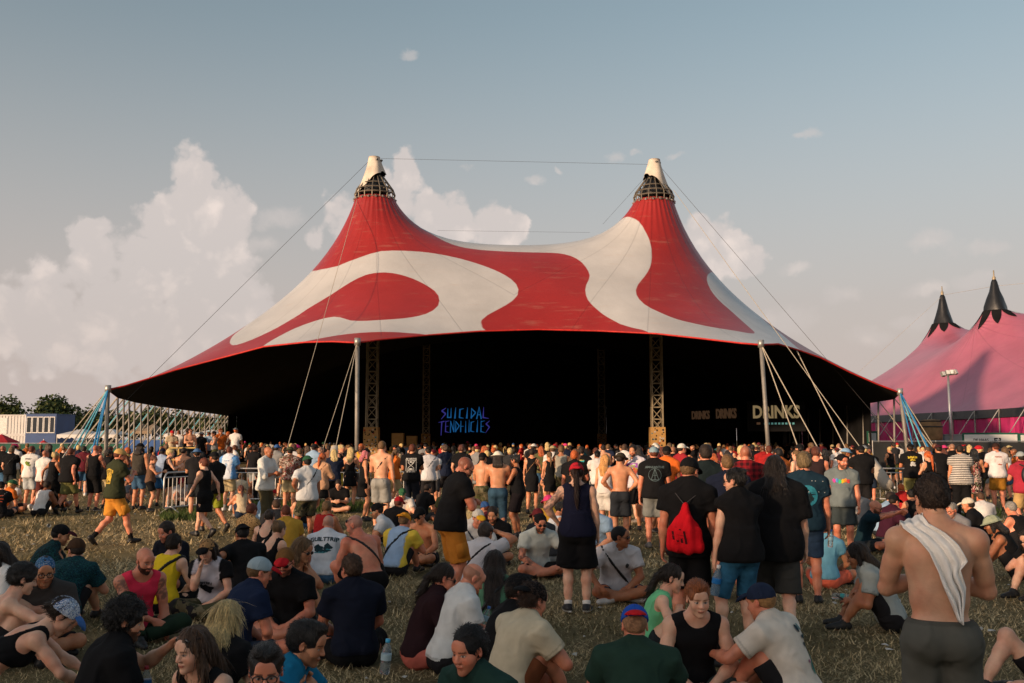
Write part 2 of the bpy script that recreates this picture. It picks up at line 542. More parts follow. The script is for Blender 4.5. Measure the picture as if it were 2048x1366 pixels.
def solid(prims, res, masks=(), noise=None, pad=0.0):
    """smooth union of primitives, cut by masks, as (V, F)"""
    adds = [p for p in prims if not p[-1]]
    bb = [pbox(p) for p in adds]
    lo = np.min([b[0] for b in bb], 0) - 2.5 * res - pad; hi = np.max([b[1] for b in bb], 0) + 2.5 * res + pad
    n = np.ceil((hi - lo) / res).astype(int) + 1
    f = np.full(tuple(n), 0.5, np.float32)
    g = [(lo[i] + res * np.arange(n[i])).astype(np.float32) for i in range(3)]
    for p in prims:
        k = p[5] if p[0] == 'c' else p[4]
        a, b = pbox(p)
        m = k + 2.2 * res + pad
        i0 = np.maximum(np.floor((a - m - lo) / res).astype(int), 0); i1 = np.minimum(np.ceil((b + m - lo) / res).astype(int) + 1, n)
        if (i1 <= i0).any(): continue
        sl = tuple(slice(i0[i], i1[i]) for i in range(3))
        d = pval(p, g[0][sl[0]][:, None, None], g[1][sl[1]][None, :, None], g[2][sl[2]][None, None, :]).astype(np.float32)
        cur = f[sl]
        if p[-1]:
            d = -d
            h = np.maximum(k - np.abs(cur - d), 0) / max(k, 1e-6)
            f[sl] = np.maximum(cur, d) + h * h * k * 0.25
        else:
            h = np.maximum(k - np.abs(cur - d), 0) / max(k, 1e-6)
            f[sl] = np.minimum(cur, d) - h * h * k * 0.25
    if masks or noise:
        x, y, z = g[0][:, None, None], g[1][None, :, None], g[2][None, None, :]
        if noise is not None: f = f + noise(x, y, z)
        for mk in masks: f = np.maximum(f, mk(x, y, z))
    return surfnet(f, lo, res)


def plane(pt, nrm):
    """keeps the side the normal points away from"""
    c = float(np.dot(pt, nrm))
    return lambda x, y, z: x * nrm[0] + y * nrm[1] + z * nrm[2] - c


def folds(seed, amp, f0=14.0, stretch=(1, 1, 0.6)):
    rg = np.random.RandomState(seed)
    ws = [(rg.normal(size=3) * np.array(stretch) * f0 * s, rg.rand() * 6.28, a) for s, a in ((0.7, 1.0), (1.2, .8), (1.9, .5), (2.8, .35))]
    def fn(x, y, z):
        t = 0
        for w, ph, a in ws:
            t = t + a * np.sin(w[0] * x + w[1] * y + w[2] * z + ph)
        return (amp * 0.5 * (t - 1.3)).astype(np.float32)       # folds stand off the body, never into it
    return fn


def ik(root, tgt, l1, l2, pole):
    d = tgt - root; L = np.linalg.norm(d)
    if L > (l1 + l2) * 0.995:
        d = d * ((l1 + l2) * 0.995 / L); L = (l1 + l2) * 0.995; tgt = root + d
    L = max(L, abs(l1 - l2) + 0.02)
    u = unit(d)
    a = (l1 * l1 - l2 * l2 + L * L) / (2 * L)
    h = math.sqrt(max(l1 * l1 - a * a, 0))
    pv = pole - u * float(np.dot(pole, u))
    return root + u * a + unit(pv) * h, tgt


LEGS = {
    # pelvis, ankle R, ankle L, pole R, pole L, foot dir R, foot dir L
    'stand': ((0, 0, .95), (.11, -.01, .085), (-.11, -.01, .085), (.1, 1, 0), (-.1, 1, 0), (.25, 1, 0), (-.25, 1, 0)),
    'ease': ((.03, 0, .945), (.12, -.01, .085), (-.15, .10, .085), (.1, 1, 0), (-.2, 1, 0), (.2, 1, 0), (-.4, 1, 0)),
    'walk': ((0, 0, .925), (.09, .30, .10), (-.09, -.34, .17), (0, 1, .1), (0, 1, .1), (.1, 1, .15), (-.1, .8, -.75)),
    'stride': ((0, 0, .925), (.09, -.34, .17), (-.09, .30, .10), (0, 1, .1), (0, 1, .1), (.1, .8, -.75), (-.1, 1, .15)),
    'cross': ((0, 0, .125), (-.10, .30, .075), (.12, .37, .075), (1, .35, .22), (-1, .35, .22), (-.9, .45, -.1), (.9, .45, -.1)),
    'knees': ((0, 0, .125), (.13, .47, .085), (-.13, .47, .085), (.15, .3, 1), (-.15, .3, 1), (.1, 1, 0), (-.1, 1, 0)),
    'half': ((0, 0, .125), (.12, .50, .085), (.02, .36, .075), (.2, .3, 1), (-1, .3, .2), (.1, 1, 0), (.9, .5, -.1)),
    'long': ((0, 0, .125), (.13, .80, .075), (-.10, .78, .075), (.1, .2, 1), (-.1, .2, 1), (.2, .5, .8), (-.2, .5, .8)),
    'squat': ((0, 0, .34), (.17, .22, .085), (-.17, .26, .085), (.5, 1, .3), (-.5, 1, .3), (.3, 1, 0), (-.3, 1, 0)),
    'kneel': ((0, -.05, .34), (.12, -.36, .06), (-.12, -.36, .06), (.1, 1, -.2), (-.1, 1, -.2), (0, -1, -.2), (0, -1, -.2)),
}


def skel(p):
    s = p['h'] / 1.78
    lg = LEGS[p['legs']]
    P = A3(*lg[0]) * A3(s, s, s if lg[0][2] > .5 else 1)
    fem = p['sex'] == 'f'
    a1, a2 = [R(v) for v in p['lean']]
    sd = R(p.get('side', 0))
    def dirn(a): return unit(A3(math.sin(sd) * math.cos(a), math.sin(a), math.cos(a) * math.cos(sd)))
    u1, u2 = dirn(a1), dirn(a2)
    M = P + u1 * .23 * s; N = M + u2 * .31 * s
    tw = R(p.get('twist', 0))
    r2 = A3(math.cos(tw), -math.sin(tw), 0); r2 = unit(r2 - u2 * float(r2 @ u2)); f2 = np.cross(u2, r2)
    r1 = unit(A3(1, 0, 0) - u1 * u1[0]); f1 = np.cross(u1, r1)
    shw = (.165 if fem else .187) * s * (1 + .35 * (p['g'] - 1))
    J = dict(P=P, M=M, N=N, u1=u1, u2=u2, r1=r1, f1=f1, r2=r2, f2=f2, s=s, shw=shw)
    J['sh'] = [N - u2 * .055 * s + r2 * sg * shw for sg in (1, -1)]
    hipw = .09 * s
    J['hip'] = [P + r1 * sg * hipw - u1 * .03 * s for sg in (1, -1)]
    J['knee'] = []; J['ank'] = []; J['fd'] = []
    for k in (0, 1):
        an = A3(*lg[1 + k]); an = an * A3(s, s, 1)
        if 'ank' in p and p['ank'] and p['ank'][k] is not None: an = A3(*p['ank'][k])
        pole = A3(*lg[3 + k])
        if 'kpole' in p and p['kpole'] and p['kpole'][k] is not None: pole = A3(*p['kpole'][k])
        kn, an = ik(J['hip'][k], an, .435 * s, .42 * s, pole)
        J['knee'].append(kn); J['ank'].append(an); J['fd'].append(unit(A3(*lg[5 + k])))
    J['elb'] = []; J['wri'] = []
    up = A3(0, 0, 1)
    for k, sg in ((0, 1), (1, -1)):
        a = p['arms'][k]; S = J['sh'][k]
        pole = r2 * sg * .6 - f2 * .6 - up * .5
        if not isinstance(a, str): t = A3(*a[:3]); pole = A3(*a[3:6]) if len(a) >= 6 else pole
        elif a == 'down': t = S + r2 * sg * .07 + f2 * .06 - up * .55 * s; pole = -f2 + r2 * sg * .5
        elif a == 'swing': t = S + r2 * sg * .06 + f2 * .22 - up * .47 * s; pole = -f2 - up * .3
        elif a == 'rear': t = S + r2 * sg * .08 - f2 * .18 - up * .48 * s; pole = -f2
        elif a == 'hip': t = P + r1 * sg * .185 * s * p['g'] + f1 * .02 + u1 * .10; pole = r2 * sg - f2 * .8
        elif a == 'pocket': t = P + r1 * sg * .19 * s * p['g'] + f1 * .10 - u1 * .02; pole = r2 * sg * .6 - f2
        elif a == 'front': t = M + r1 * sg * .04 + f1 * .27 + u1 * .04; pole = r2 * sg * .7 - up
        elif a == 'fold': t = M - r1 * sg * .10 + f1 * (.17 * p['g']) + u1 * .10; pole = r2 * sg * .8 - up * .6
        elif a == 'lap': t = P + r1 * sg * .07 + f1 * .30 + up * .10; pole = r2 * sg * .8 - f2 * .3
        elif a == 'knee': t = J['knee'][k] + A3(0, .02, .07) - r1 * sg * .02; pole = r2 * sg * .8 - up * .5
        elif a == 'shin': t = (J['knee'][0] + J['knee'][1]) / 2 + A3(0, .06, -.08) + r1 * sg * .05; pole = r2 * sg * .8 - up * .4
        elif a == 'phone': t = N + f2 * .32 - u2 * .17 + r2 * sg * .05; pole = r2 * sg * .5 - up
        elif a == 'drink': t = N + f2 * .22 - u2 * .06 + r2 * sg * .10; pole = r2 * sg * .8 - up
        elif a == 'chin': t = N + f2 * .17 + u2 * .05 + r2 * sg * .02; pole = r2 * sg * .3 - up
        elif a == 'head': t = N + u2 * .22 + f2 * .04 + r2 * sg * .13; pole = r2 * sg + f2 * .3
        elif a == 'prop': t = A3(P[0], P[1], 0) + r1 * sg * .30 - A3(0, .30, 0) + up * .05; pole = -f2
        elif a == 'raise': t = N + u2 * .42 + f2 * .22 + r2 * sg * .16; pole = r2 * sg - up * .2
        else: t = S - up * .5
        e, w = ik(S, t, .295 * s, .255 * s, pole)
        J['elb'].append(e); J['wri'].append(w)
    hy, hp = R(p['head'][0]), R(p['head'][1])
    # head: partly upright again whatever the lean
    nd = unit(u2 * .75 + A3(0, 0, .5)); J['nd'] = nd
    ff = unit(f2 * math.cos(hy) + r2 * math.sin(hy)); ff[2] *= .3; ff = unit(ff)
    ff = unit(ff * math.cos(hp) - up * math.sin(hp))
    rr = unit(np.cross(ff, up)); uu = np.cross(rr, ff)
    roll = R(p.get('roll', 0))
    rr, uu = rr * math.cos(roll) + uu * math.sin(roll), uu * math.cos(roll) - rr * math.sin(roll)
    hs = p.get('hs', 1.0) * (.97 if fem else 1.0) * (.6 + .4 * s)
    J['hr'], J['hf'], J['hu'], J['hs'] = rr, ff, uu, hs
    J['H'] = N + nd * .105 * s + uu * .055 * hs + ff * .022 * hs
    return J


def torso(p, J, inf=0.0, k=0.05):
    s, g = J['s'], p['g']; fem = p['sex'] == 'f'; by = p.get('belly', 0.0)
    P, M, N = J['P'], J['M'], J['N']
    a1 = np.stack([J['r1'], J['f1'], J['u1']]); a2 = np.stack([J['r2'], J['f2'], J['u2']])
    e = lambda c, r, ax, kk=k: ell(c, A3(*r) * s + inf, ax, kk)
    L = [e(P + J['u1'] * .02 * s, ((.168 if fem else .158) * g, .108 * g, .125), a1),
         e(P + J['u1'] * .19 * s + J['f1'] * by * .5, ((.124 if fem else .145) * g, .096 * g + by, .14), a1),
         e(N - J['u2'] * .19 * s, ((.14 if fem else .162) * (.5 + .5 * g), .108 * (.5 + .5 * g), .18), a2),
         e(N - J['u2'] * .11 * s - J['f2'] * .012, ((.150 if fem else .172) * (.5 + .5 * g), .085, .10), a2)]
    for sg in (0, 1):
        L.append(cone(N + J['u2'] * .035 * s, J['sh'][sg] + J['u2'] * .005, .045 * s + inf, .052 * s + inf, k))
        if fem: L.append(e(N - J['u2'] * .185 * s + J['f2'] * .075 * s + J['r2'] * (1 - 2 * sg) * .07 * s, (.058, .06, .058), a2, .035))
        elif p.get('muscle', 1):
            L.append(e(N - J['u2'] * .14 * s + J['f2'] * .06 * s + J['r2'] * (1 - 2 * sg) * .075 * s, (.075, .045, .055), a2, .03))
            L.append(e(N - J['u2'] * .12 * s - J['f2'] * .065 * s + J['r2'] * (1 - 2 * sg) * .08 * s, (.06, .03, .09), a2, .03))
        L.append(e(P - J['f1'] * .055 * s + J['r1'] * (1 - 2 * sg) * .075 * s - J['u1'] * .02, (.085 * g, .085, .09), a1, .04))
    return L


def arm(p, J, k, f=1.0):
    s = J['s'] * (.86 if p['sex'] == 'f' else 1.0) * (.55 + .45 * p['g']); S, E, W = J['sh'][k], J['elb'][k], J['wri'][k]
    L = [ell(S - A3(0, 0, .01), A3(.060, .060, .066) * s), cone(S, E, .052 * s, .040 * s), cone(S + (E - S) * .45, S + (E - S) * .7, .047 * s, .046 * s),
         cone(E, E + (W - E) * .35, .040 * s, .043 * s), cone(E + (W - E) * .3, W, .043 * s, .027 * s)]
    return L


def leg(p, J, k):
    s = J['s']; g = .5 + .5 * p['g']; H, K, A = J['hip'][k], J['knee'][k], J['ank'][k]
    back = unit(np.cross(np.cross(K - H, A - K), A - K) + 1e-6)
    kneefwd = unit(K - (H + A) / 2 + 1e-6)
    calf = K + (A - K) * .3 - kneefwd * .018 * s
    return [cone(H, H + (K - H) * .5, .090 * s * g, .078 * s * g, .04), cone(H + (K - H) * .5, K, .078 * s * g, .056 * s, .03),
            ell(K + kneefwd * .006, A3(.050, .050, .055) * s), cone(K, calf, .049 * s, .053 * s * (.6 + .4 * g), .05), cone(calf, K + (A - K) * .7, .053 * s * (.6 + .4 * g), .041 * s, .05),
            cone(K + (A - K) * .6, A, .044 * s, .036 * s, .05)]


def foot(J, k, inf=0.0):
    A, d = J['ank'][k], J['fd'][k]; dn = unit(A - J['knee'][k])
    dn = unit(dn - d * float(dn @ d)) if abs(float(dn @ d)) < .95 else A3(0, 0, -1)
    return [cone(A + dn * .045 - d * .035, A + dn * .055 + d * .08, .034 + inf, .036 + inf, .03), cone(A + dn * .052 + d * .06, A + dn * .060 + d * .165, .036 + inf, .025 + inf, .02),
            cone(A, A + dn * .045, .036 + inf, .038 + inf, .03)]


def hand(p, J, k, curl=28):
    E, W = J['elb'][k], J['wri'][k]; d = unit(W - E); s = J['s'] * (.9 if p['sex'] == 'f' else 1.0)
    inward = J['r2'] * (-1 if k == 0 else 1) * .8 - A3(0, 0, .5)
    pn = unit(inward - d * float(inward @ d)); sd = np.cross(d, pn)
    if float(sd @ (J['f2'] + A3(0, 0, .3))) < 0: sd = -sd
    ax = np.stack([sd, pn, d])
    L = [cone(W - d * .05, W + d * .02, .029 * s, .027 * s, .02), ell(W + d * .055 * s, A3(.040, .018, .054) * s, ax, .02)]
    for i, (o, ln) in enumerate(((.029, .070), (.010, .079), (-.010, .073), (-.028, .058))):
        c1, c2 = R(curl * (.7 + .12 * i)), R(curl * (2.0 + .15 * i))
        b0 = W + d * .092 * s + sd * o * s
        b1 = b0 + (d * math.cos(c1) + pn * math.sin(c1) + sd * o * 1.2) * ln * .52 * s
        b2 = b1 + (d * math.cos(c2) + pn * math.sin(c2)) * ln * .5 * s
        L += [cone(b0, b1, .0095 * s, .0085 * s, .006), cone(b1, b2, .0085 * s, .0068 * s, .004)]
    t0 = W + d * .03 * s + sd * .03 * s; t1 = t0 + unit(sd * .75 + d * .6 + pn * .45) * .042 * s; t2 = t1 + unit(sd * .25 + d + pn * .4) * .036 * s
    L += [cone(t0, t1, .013 * s, .0105 * s, .012), cone(t1, t2, .0105 * s, .008 * s, .005)]
    return L


def hl(J):
    """head-local point to body space"""
    return lambda x, y, z: J['H'] + (J['hr'] * x + J['hf'] * y + J['hu'] * z) * J['hs']


def head_prims(p, J):
    q = hl(J); ax = np.stack([J['hr'], J['hf'], J['hu']]); hs = J['hs']; fem = p['sex'] == 'f'
    e = lambda c, r, k=.02, sub=False: ell(q(*c), A3(*r) * hs, ax, k, sub)
    c = lambda a, b, ra, rb, k=.015: cone(q(*a), q(*b), ra * hs, rb * hs, k)
    jw = .9 if fem else 1.0; fat = p.get('fat', 1.0)
    L = [e((0, -.012, .035), (.075, .097, .086), .03), e((0, .03, -.02), (.062 * fat, .066, .088), .03),
         e((0, .042, -.078), (.047 * jw * fat, .046, .036), .03), e((0, .083, -.102), (.022, .018, .018), .03),
         e((.038 * fat, .058, -.032), (.028, .03, .03), .03), e((-.038 * fat, .058, -.032), (.028, .03, .03), .03),
         e((0, .077, .026), (.050, .020, .014), .02),
         e((0, .082, .055), (.045, .016, .03), .03)]
    for sx in (1, -1):
        L += [e((sx * .033, .104, .001), (.020, .015, .013), .012, True), e((sx * .031, .0795, .001), (.0155, .0145, .0125), .004)]
    L += [c((0, .092, .014), (0, .115, -.026), .0085, .0125, .012), e((.011, .105, -.030), (.009, .011, .008), .008), e((-.011, .105, -.030), (.009, .011, .008), .008),
          e((0, .095, -.0585), (.025, .013, .0065), .008), e((0, .093, -.069), (.021, .013, .0075), .008)]
    for sx in (1, -1):
        L += [ell(q(sx * .079, -.004, -.004), A3(.009, .019, .031) * hs, np.stack([unit(J['hr'] + sx * -.35 * J['hf']), unit(J['hf'] + sx * .35 * J['hr']), J['hu']]), .008),
              ell(q(sx * .086, .003, .0), A3(.006, .009, .016) * hs, ax, .006, True)]
    nk = J['N'] + (J['H'] - J['N']) * .2
    L.append(cone(nk, q(0, -.018, -.075), (.049 if fem else .058) * J['s'], (.049 if fem else .056) * J['s'], .025))
    return L


def head_col(p, J, V):
    d = (V - J['H']) / J['hs']
    x, y, z = d @ J['hr'], d @ J['hf'], d @ J['hu']
    C = np.ones((len(V), 3))
    hc = np.array(p['hair'][1]) / np.array(p['skin'])
    face = y > .03
    ax_ = np.abs(x)
    # warm cheeks, nose, ears
    red = np.exp(-(((ax_ - .042) / .022) ** 2 + ((z + .03) / .02) ** 2)) * face + np.exp(-((x / .014) ** 2 + ((z + .026) / .016) ** 2)) * (y > .09) + .8 * (ax_ > .078)
    C *= 1 - np.outer(np.clip(red, 0, 1), [0.0, .20, .22])
    lips = face & (y > .082) & (ax_ < .026) & (np.abs(z + .063) < .0105 - ax_ * .18)
    C[lips] *= (0.82, 0.50, 0.50) if p['sex'] == 'f' else (.86, .62, .60)
    mid = face & (y > .082) & (ax_ < .023) & (np.abs(z + .0635) < .0022); C[mid] *= .45
    brow = face & (np.abs(z - .025 + (ax_ - .03) ** 2 * 6) < .0055) & (ax_ > .012) & (ax_ < .053)
    C[brow] = C[brow] * .35 + hc * .55
    eye = face & (y > .078) & ((((ax_ - .0315) / .0145) ** 2 + ((z - .001) / .0066) ** 2) < 1)
    if not p.get('shut'):
        C[eye] = np.array([.52, .50, .47]) / np.array(p['skin'])
        C[eye & (((ax_ - .0315) ** 2 + (z - .001) ** 2) < .0068 ** 2)] = np.array([.03, .03, .03]) / np.array(p['skin'])
    lid = face & (y > .076) & (np.abs(z - .0085 + ((ax_ - .0315) / .0145) ** 2 * .005) < .0022) & (np.abs(ax_ - .0315) < .017)
    C[lid] *= .38
    nos = (y > .10) & (np.abs(z + .037) < .003) & (np.abs(ax_ - .008) < .005); C[nos] *= .4
    bd = p.get('beard', 0)
    if bd:
        m = (z < -.028 - np.clip(.03 - y, -.08, .06) * -.2) & (y > -.005) & (z > -.135) & ~lips & ~((ax_ < .034) & (z > -.044) & (y > .06)) & ~((ax_ > .03) & (y > .055) & (z > -.045))
        m |= (np.abs(z + .0475) < .0075) & (ax_ < .03) & (y > .085)
        C[m] = C[m] * (1 - bd) + hc * bd
    if p['hair'][0] in ('shaved', 'balding'):
        t = .55
        m = (z > -.04) & (y < .048 + (z - .03) * .35) & ~((ax_ > .07) & (np.abs(z) < .036) & (np.abs(y) < .024))
        if p['hair'][0] == 'balding': m &= (z < .07) & ~((y > .02) & (z > .045))
        C[m] = C[m] * (1 - t) + hc * t
    return C


def hair_parts(p, J, res, dist=20):
    st, hc = p['hair'][0], p['hair'][1]
    if st in ('bald', 'shaved', 'balding'): return []
    q = hl(J); ax = np.stack([J['hr'], J['hf'], J['hu']]); hs = J['hs']
    t = {'crop': .009, 'short': .017, 'thick': .026, 'curly': .036, 'long': .018, 'pony': .013, 'bun': .013, 'mid': .022, 'braid': .013, 'quiff': .018}[st]
    if p.get('hat'): t = min(t, .009)
    e = lambda c, r, k=.02, sub=False: ell(q(*c), A3(*r) * hs, ax, k, sub)
    L = [e((0, -.016, .036), (.075 + t * .75, .097 + t, .087 + t), .02)]
    if st == 'quiff': L.append(e((0, .05, .115), (.05, .045, .028), .03))
    if st in ('short', 'thick', 'curly', 'quiff'): L.append(e((0, -.06, -.01), (.062 + t * .4, .05 + t * .5, .06), .03))
    if st == 'crop': L.append(e((0, -.06, -.005), (.060, .05, .055), .03))
    if st in ('long', 'mid'):
        dn = p.get('hlen', .34 if st == 'long' else .12)
        top = q(0, -.05, .02); N = J['N']
        bk = N - J['f2'] * .085 * J['s'] - J['u2'] * (dn - .17)
        mid_ = N - J['f2'] * .095 * J['s'] + J['u2'] * .0
        for sx in (-1, -.35, .35, 1):
            o = J['hr'] * sx * .05
            L += [cone(top + o, mid_ + J['r2'] * sx * .052, .05, .040, .03), cone(mid_ + J['r2'] * sx * .052, bk + J['r2'] * sx * .045, .044, .030, .05)]
        for sx in (1, -1):
            L.append(cone(q(sx * .07, .0, .03), q(sx * .082, .012, -.10), .022, .026, .03))
            if st == 'long': L.append(cone(q(sx * .082, .012, -.10), J['N'] + J['r2'] * sx * .10 + J['f2'] * .055 - J['u2'] * .10, .026, .014, .03))
    if st == 'pony' or st == 'braid':
        b = q(0, -.105, .05); ln = p.get('hlen', .30)
        m_ = b - J['hf'] * .05 - A3(0, 0, .07); en = J['N'] - J['f2'] * .11 - J['u2'] * (ln - .12)
        L += [cone(q(0, -.09, .055), m_, .026, .032, .02), cone(m_, (m_ + en) / 2 - J['f2'] * .01, .032, .030, .02), cone((m_ + en) / 2 - J['f2'] * .01, en, .030, .008, .02)]
    if st == 'bun':
        L.append(e((0, -.10, .085) if not p.get('hat') else (0, -.115, -.01), (.035, .035, .035), .012))
    # face and ear openings
    side = .02 if st in ('long', 'mid') else .0
    L += [e((0, .105, -.03), (.064 - side * .3, .068, .105), .012, True)]
    if st not in ('long', 'mid'):
        for sx in (1, -1): L.append(e((sx * .09, .004, -.03), (.03, .034, .058), .01, True))
    masks = []
    if st not in ('long', 'mid', 'pony', 'braid'):
        masks.append(plane(q(0, -.05, -.072), -J['hu'] - J['hf'] * .25))
    if p.get('hat'):
        pass
    V0 = J['H']
    rg = np.random.RandomState(int(abs(J['H'][0] * 1e3) + abs(hc[0] * 1e4)) % 9999)
    ph = rg.rand(4) * 6
    cf = {'curly': (60, .009), 'thick': (45, .006), 'quiff': (40, .005), 'short': (55, .004), 'crop': (70, .002)}.get(st)
    hr, hf = J['hr'], J['hf']

    def nz(x, y, z):
        dx = (x - V0[0]) * hr[0] + (y - V0[1]) * hr[1] + (z - V0[2]) * hr[2]
        dy = (x - V0[0]) * hf[0] + (y - V0[1]) * hf[1] + (z - V0[2]) * hf[2]
        if cf:
            f0, a = cf
            return (a * (np.sin(f0 * x + ph[0]) * np.sin(f0 * y + ph[1]) * np.sin(f0 * 1.1 * z + ph[2]) + .6 * np.sin(f0 * 1.9 * x + ph[3]) * np.sin(f0 * 1.7 * z))).astype(np.float32)
        th = np.arctan2(dx, -dy)
        zz = z - V0[2]
        return (.004 * np.sin(th * 9 + ph[0] + zz * 9) + .003 * np.sin(th * 21 + ph[1] - zz * 13) + .0035 * np.sin(zz * 26 + th * 4)).astype(np.float32)
    V, F = solid(L, res, masks, nz, pad=.006)
    if len(F) == 0: return []
    d = (V - J['H']) @ J['hu']
    C = np.ones((len(V), 3)) * (1 + .12 * np.sin(V[:, :1] * 70 + 2 * np.sin(V[:, 2:] * 20)))
    if dist < 13 and st != 'crop':       # loose strands over the mass of hair
        fn = np.cross(V[F[:, 1]] - V[F[:, 0]], V[F[:, 2]] - V[F[:, 0]]); fn /= np.linalg.norm(fn, axis=1)[:, None] + 1e-9
        n = int({'long': 2600, 'mid': 1700, 'pony': 1300, 'curly': 2200}.get(st, 1300) * (1 if dist < 9 else .6))
        pk = rg.randint(len(F), size=n); o = V[F[pk]].mean(1); nn = fn[pk]
        hd = (o - J['H']) / J['hs']; front = hd @ J['hf']; keep = ~((front > .035) & (hd @ J['hu'] < .09))
        o, nn = o[keep], nn[keep]; n = len(o)
        if ((o - o.mean(0)) * nn).sum() < 0: nn = -nn
        dn = np.array([0, 0, -1.0]) if st in ('long', 'mid') else -J['hf'] * .5 - J['hu'] * .6
        if st in ('quiff',): dn = -J['hf'] * .8 + J['hu'] * .1
        flow = dn + rg.normal(size=(n, 3)) * ({'curly': .9, 'long': .10, 'mid': .14, 'pony': .18}.get(st, .28))
        flow -= nn * (flow * nn).sum(1)[:, None]; flow /= np.linalg.norm(flow, axis=1)[:, None] + 1e-9
        up_ = nn * (.3 + .5 * rg.rand(n, 1)) if st == 'curly' else nn * ((.02 + .07 * rg.rand(n, 1) ** 2) if st in ('long', 'mid', 'pony') else (.06 + .20 * rg.rand(n, 1)))
        ln = ({'long': .10, 'mid': .07, 'pony': .06, 'curly': .026}.get(st, .030)) * (.5 + rg.rand(n, 1))
        sd = np.cross(nn, flow); w = .0016 + .0004 * dist / 5
        tip = o + (flow + up_) * ln - np.array([0, 0, 1.0]) * ln * (.12 if st in ('long', 'mid') else .0)
        mid2 = o + (flow * .5 + up_ * .75) * ln
        td = (tip - J['H']) / J['hs']; ok_ = ~((td @ J['hf'] > .045) & (td @ J['hu'] < .085) & (np.abs(td @ J['hr']) < .075))
        o, sd, mid2, tip = o[ok_], sd[ok_], mid2[ok_], tip[ok_]; n = len(o)
        Q = np.stack([o - sd * w, o + sd * w, mid2 + sd * w * .8, mid2 - sd * w * .8, tip + sd * w * .2, tip - sd * w * .2], 1).reshape(-1, 3)
        b0 = len(V) + 6 * np.arange(n)[:, None]
        F = np.concatenate([F, b0 + np.array([0, 1, 2, 3]), b0 + np.array([3, 2, 4, 5])])
        V = np.concatenate([V, Q]); C = np.concatenate([C, np.repeat((.7 + .75 * rg.rand(n, 1)) * np.ones((1, 3)), 6, 0)])
    return [('hair', V, F, C, 'hair' if st not in ('crop', 'short') else 'shortcut', hc)]


def hat_parts(p, J, res):
    h = p.get('hat')
    if not h: return []
    kind, c1 = h[0], h[1]; c2 = h[2] if len(h) > 2 and h[2] else c1
    q = hl(J); ax = np.stack([J['hr'], J['hf'], J['hu']]); hs = J['hs']
    e = lambda c, r, k=.01, sub=False, a=ax: ell(q(*c), A3(*r) * hs, a, k, sub)
    out = []
    mat = h[3] if len(h) > 3 else 'cloth'
    if kind in ('cap', 'capback'):
        sg = 1 if kind == 'cap' else -1
        V, F = solid([e((0, -.012, .036), (.091, .114, .103))], res, [plane(q(0, 0, .026), -unit(J['hu'] - J['hf'] * .16 * sg))])
        dd = (V - J['H']) / J['hs']
        th = np.arctan2(dd @ J['hr'], dd @ J['hf'])
        C = np.ones((len(V), 3)) * (1 - .25 * (np.abs(np.sin(th * 3)) < .06))[:, None]
        if len(h) > 4:      # front panel of another colour
            m = (dd @ J['hf']) * sg > .02
            C[m] = np.array(h[4]) / np.maximum(np.array(c1), 1e-3)
        out.append(('cap', V, F, C, mat, c1))
        tl = unit(J['hu'] + J['hf'] * .22 * sg); fw = unit(np.cross(tl, J['hr'])) 
        a2 = np.stack([J['hr'], fw, tl])
        V, F = solid([ell(q(0, .122 * sg, .030), A3(.080, .086, .055) * hs, a2, .01), ell(q(0, .120 * sg, .015), A3(.088, .096, .057) * hs, a2, .004, True), e((0, -.014, .03), (.084, .104, .12), .003, True)], min(res, .006))
        if len(F): out.append(('brim', V, F, np.ones((len(V), 3)), 'cloth', c2))
    elif kind == 'bucket':
        V, F = solid([e((0, -.006, .05), (.094, .116, .088), .02), ell(q(0, -.004, .03), A3(.112, .130, .05) * hs, ax, .03)], res,
                     [plane(q(0, 0, .022), -J['hu'])])
        V2, F2 = solid([ell(q(0, -.005, .030), A3(.150, .165, .020) * hs, ax, .01), ell(q(0, -.005, .018), A3(.16, .175, .016) * hs, ax, .004, True)], min(res, .007))
        out.append(('crown', V, F, np.ones((len(V), 3)), mat, c1))
        if len(F2): out.append(('brim', V2, F2, np.ones((len(V2), 3)) * .95, mat, c1))
    elif kind == 'beanie':
        V, F = solid([e((0, -.016, .042), (.087, .109, .098))], res, [plane(q(0, 0, .018), -unit(J['hu'] - J['hf'] * .25))])
        out.append(('beanie', V, F, np.ones((len(V), 3)), mat, c1))
    elif kind == 'bandana':
        V, F = solid([e((0, -.014, .038), (.085, .107, .094)), cone(q(0, -.10, .02), q(0, -.135, -.05), .02, .008)], res, [plane(q(0, 0, .03), -unit(J['hu'] - J['hf'] * .35))])
        out.append(('bandana', V, F, np.ones((len(V), 3)), mat, c1))
    return out


def glasses_parts(p, J):
    g = p.get('glasses')
    if not g: return []
    kind = g[0]; q = hl(J); hs = J['hs']; ax = np.stack([J['hr'], J['hf'], J['hu']])
    up = .075 if kind == 'up' else 0.0
    yo = -.035 if kind == 'up' else 0
    out = []
    L = []
    for sx in (1, -1):
        if kind == 'clear':
            mb_ = None
            n = 14; pts = [q(sx * .034 + .026 * math.cos(a), .106 - abs(math.cos(a)) * .002, .001 + .021 * math.sin(a)) for a in np.linspace(0, 2 * math.pi, n + 1)]
            L += [cone(a, b, .0042 * hs, .0042 * hs, .001) for a, b in zip(pts[:-1], pts[1:])]
        else:
            L.append(ell(q(sx * .034, .103 + yo, .002 + up), A3(.029, .0085, .0215) * hs, ax, .003))
        L.append(cone(q(sx * .062, .098 + yo, .006 + up), q(sx * .084, .01 + yo, .006 + up), .0035 * hs, .0035 * hs, .001))
    L.append(cone(q(.012, .108 + yo, .006 + up), q(-.012, .108 + yo, .006 + up), .004 * hs, .004 * hs, .001))
    V, F = solid(L, .0042)
    return [('sunglasses' if kind != 'clear' else 'glasses', V, F, np.ones((len(V), 3)), 'glossy', g[1])]


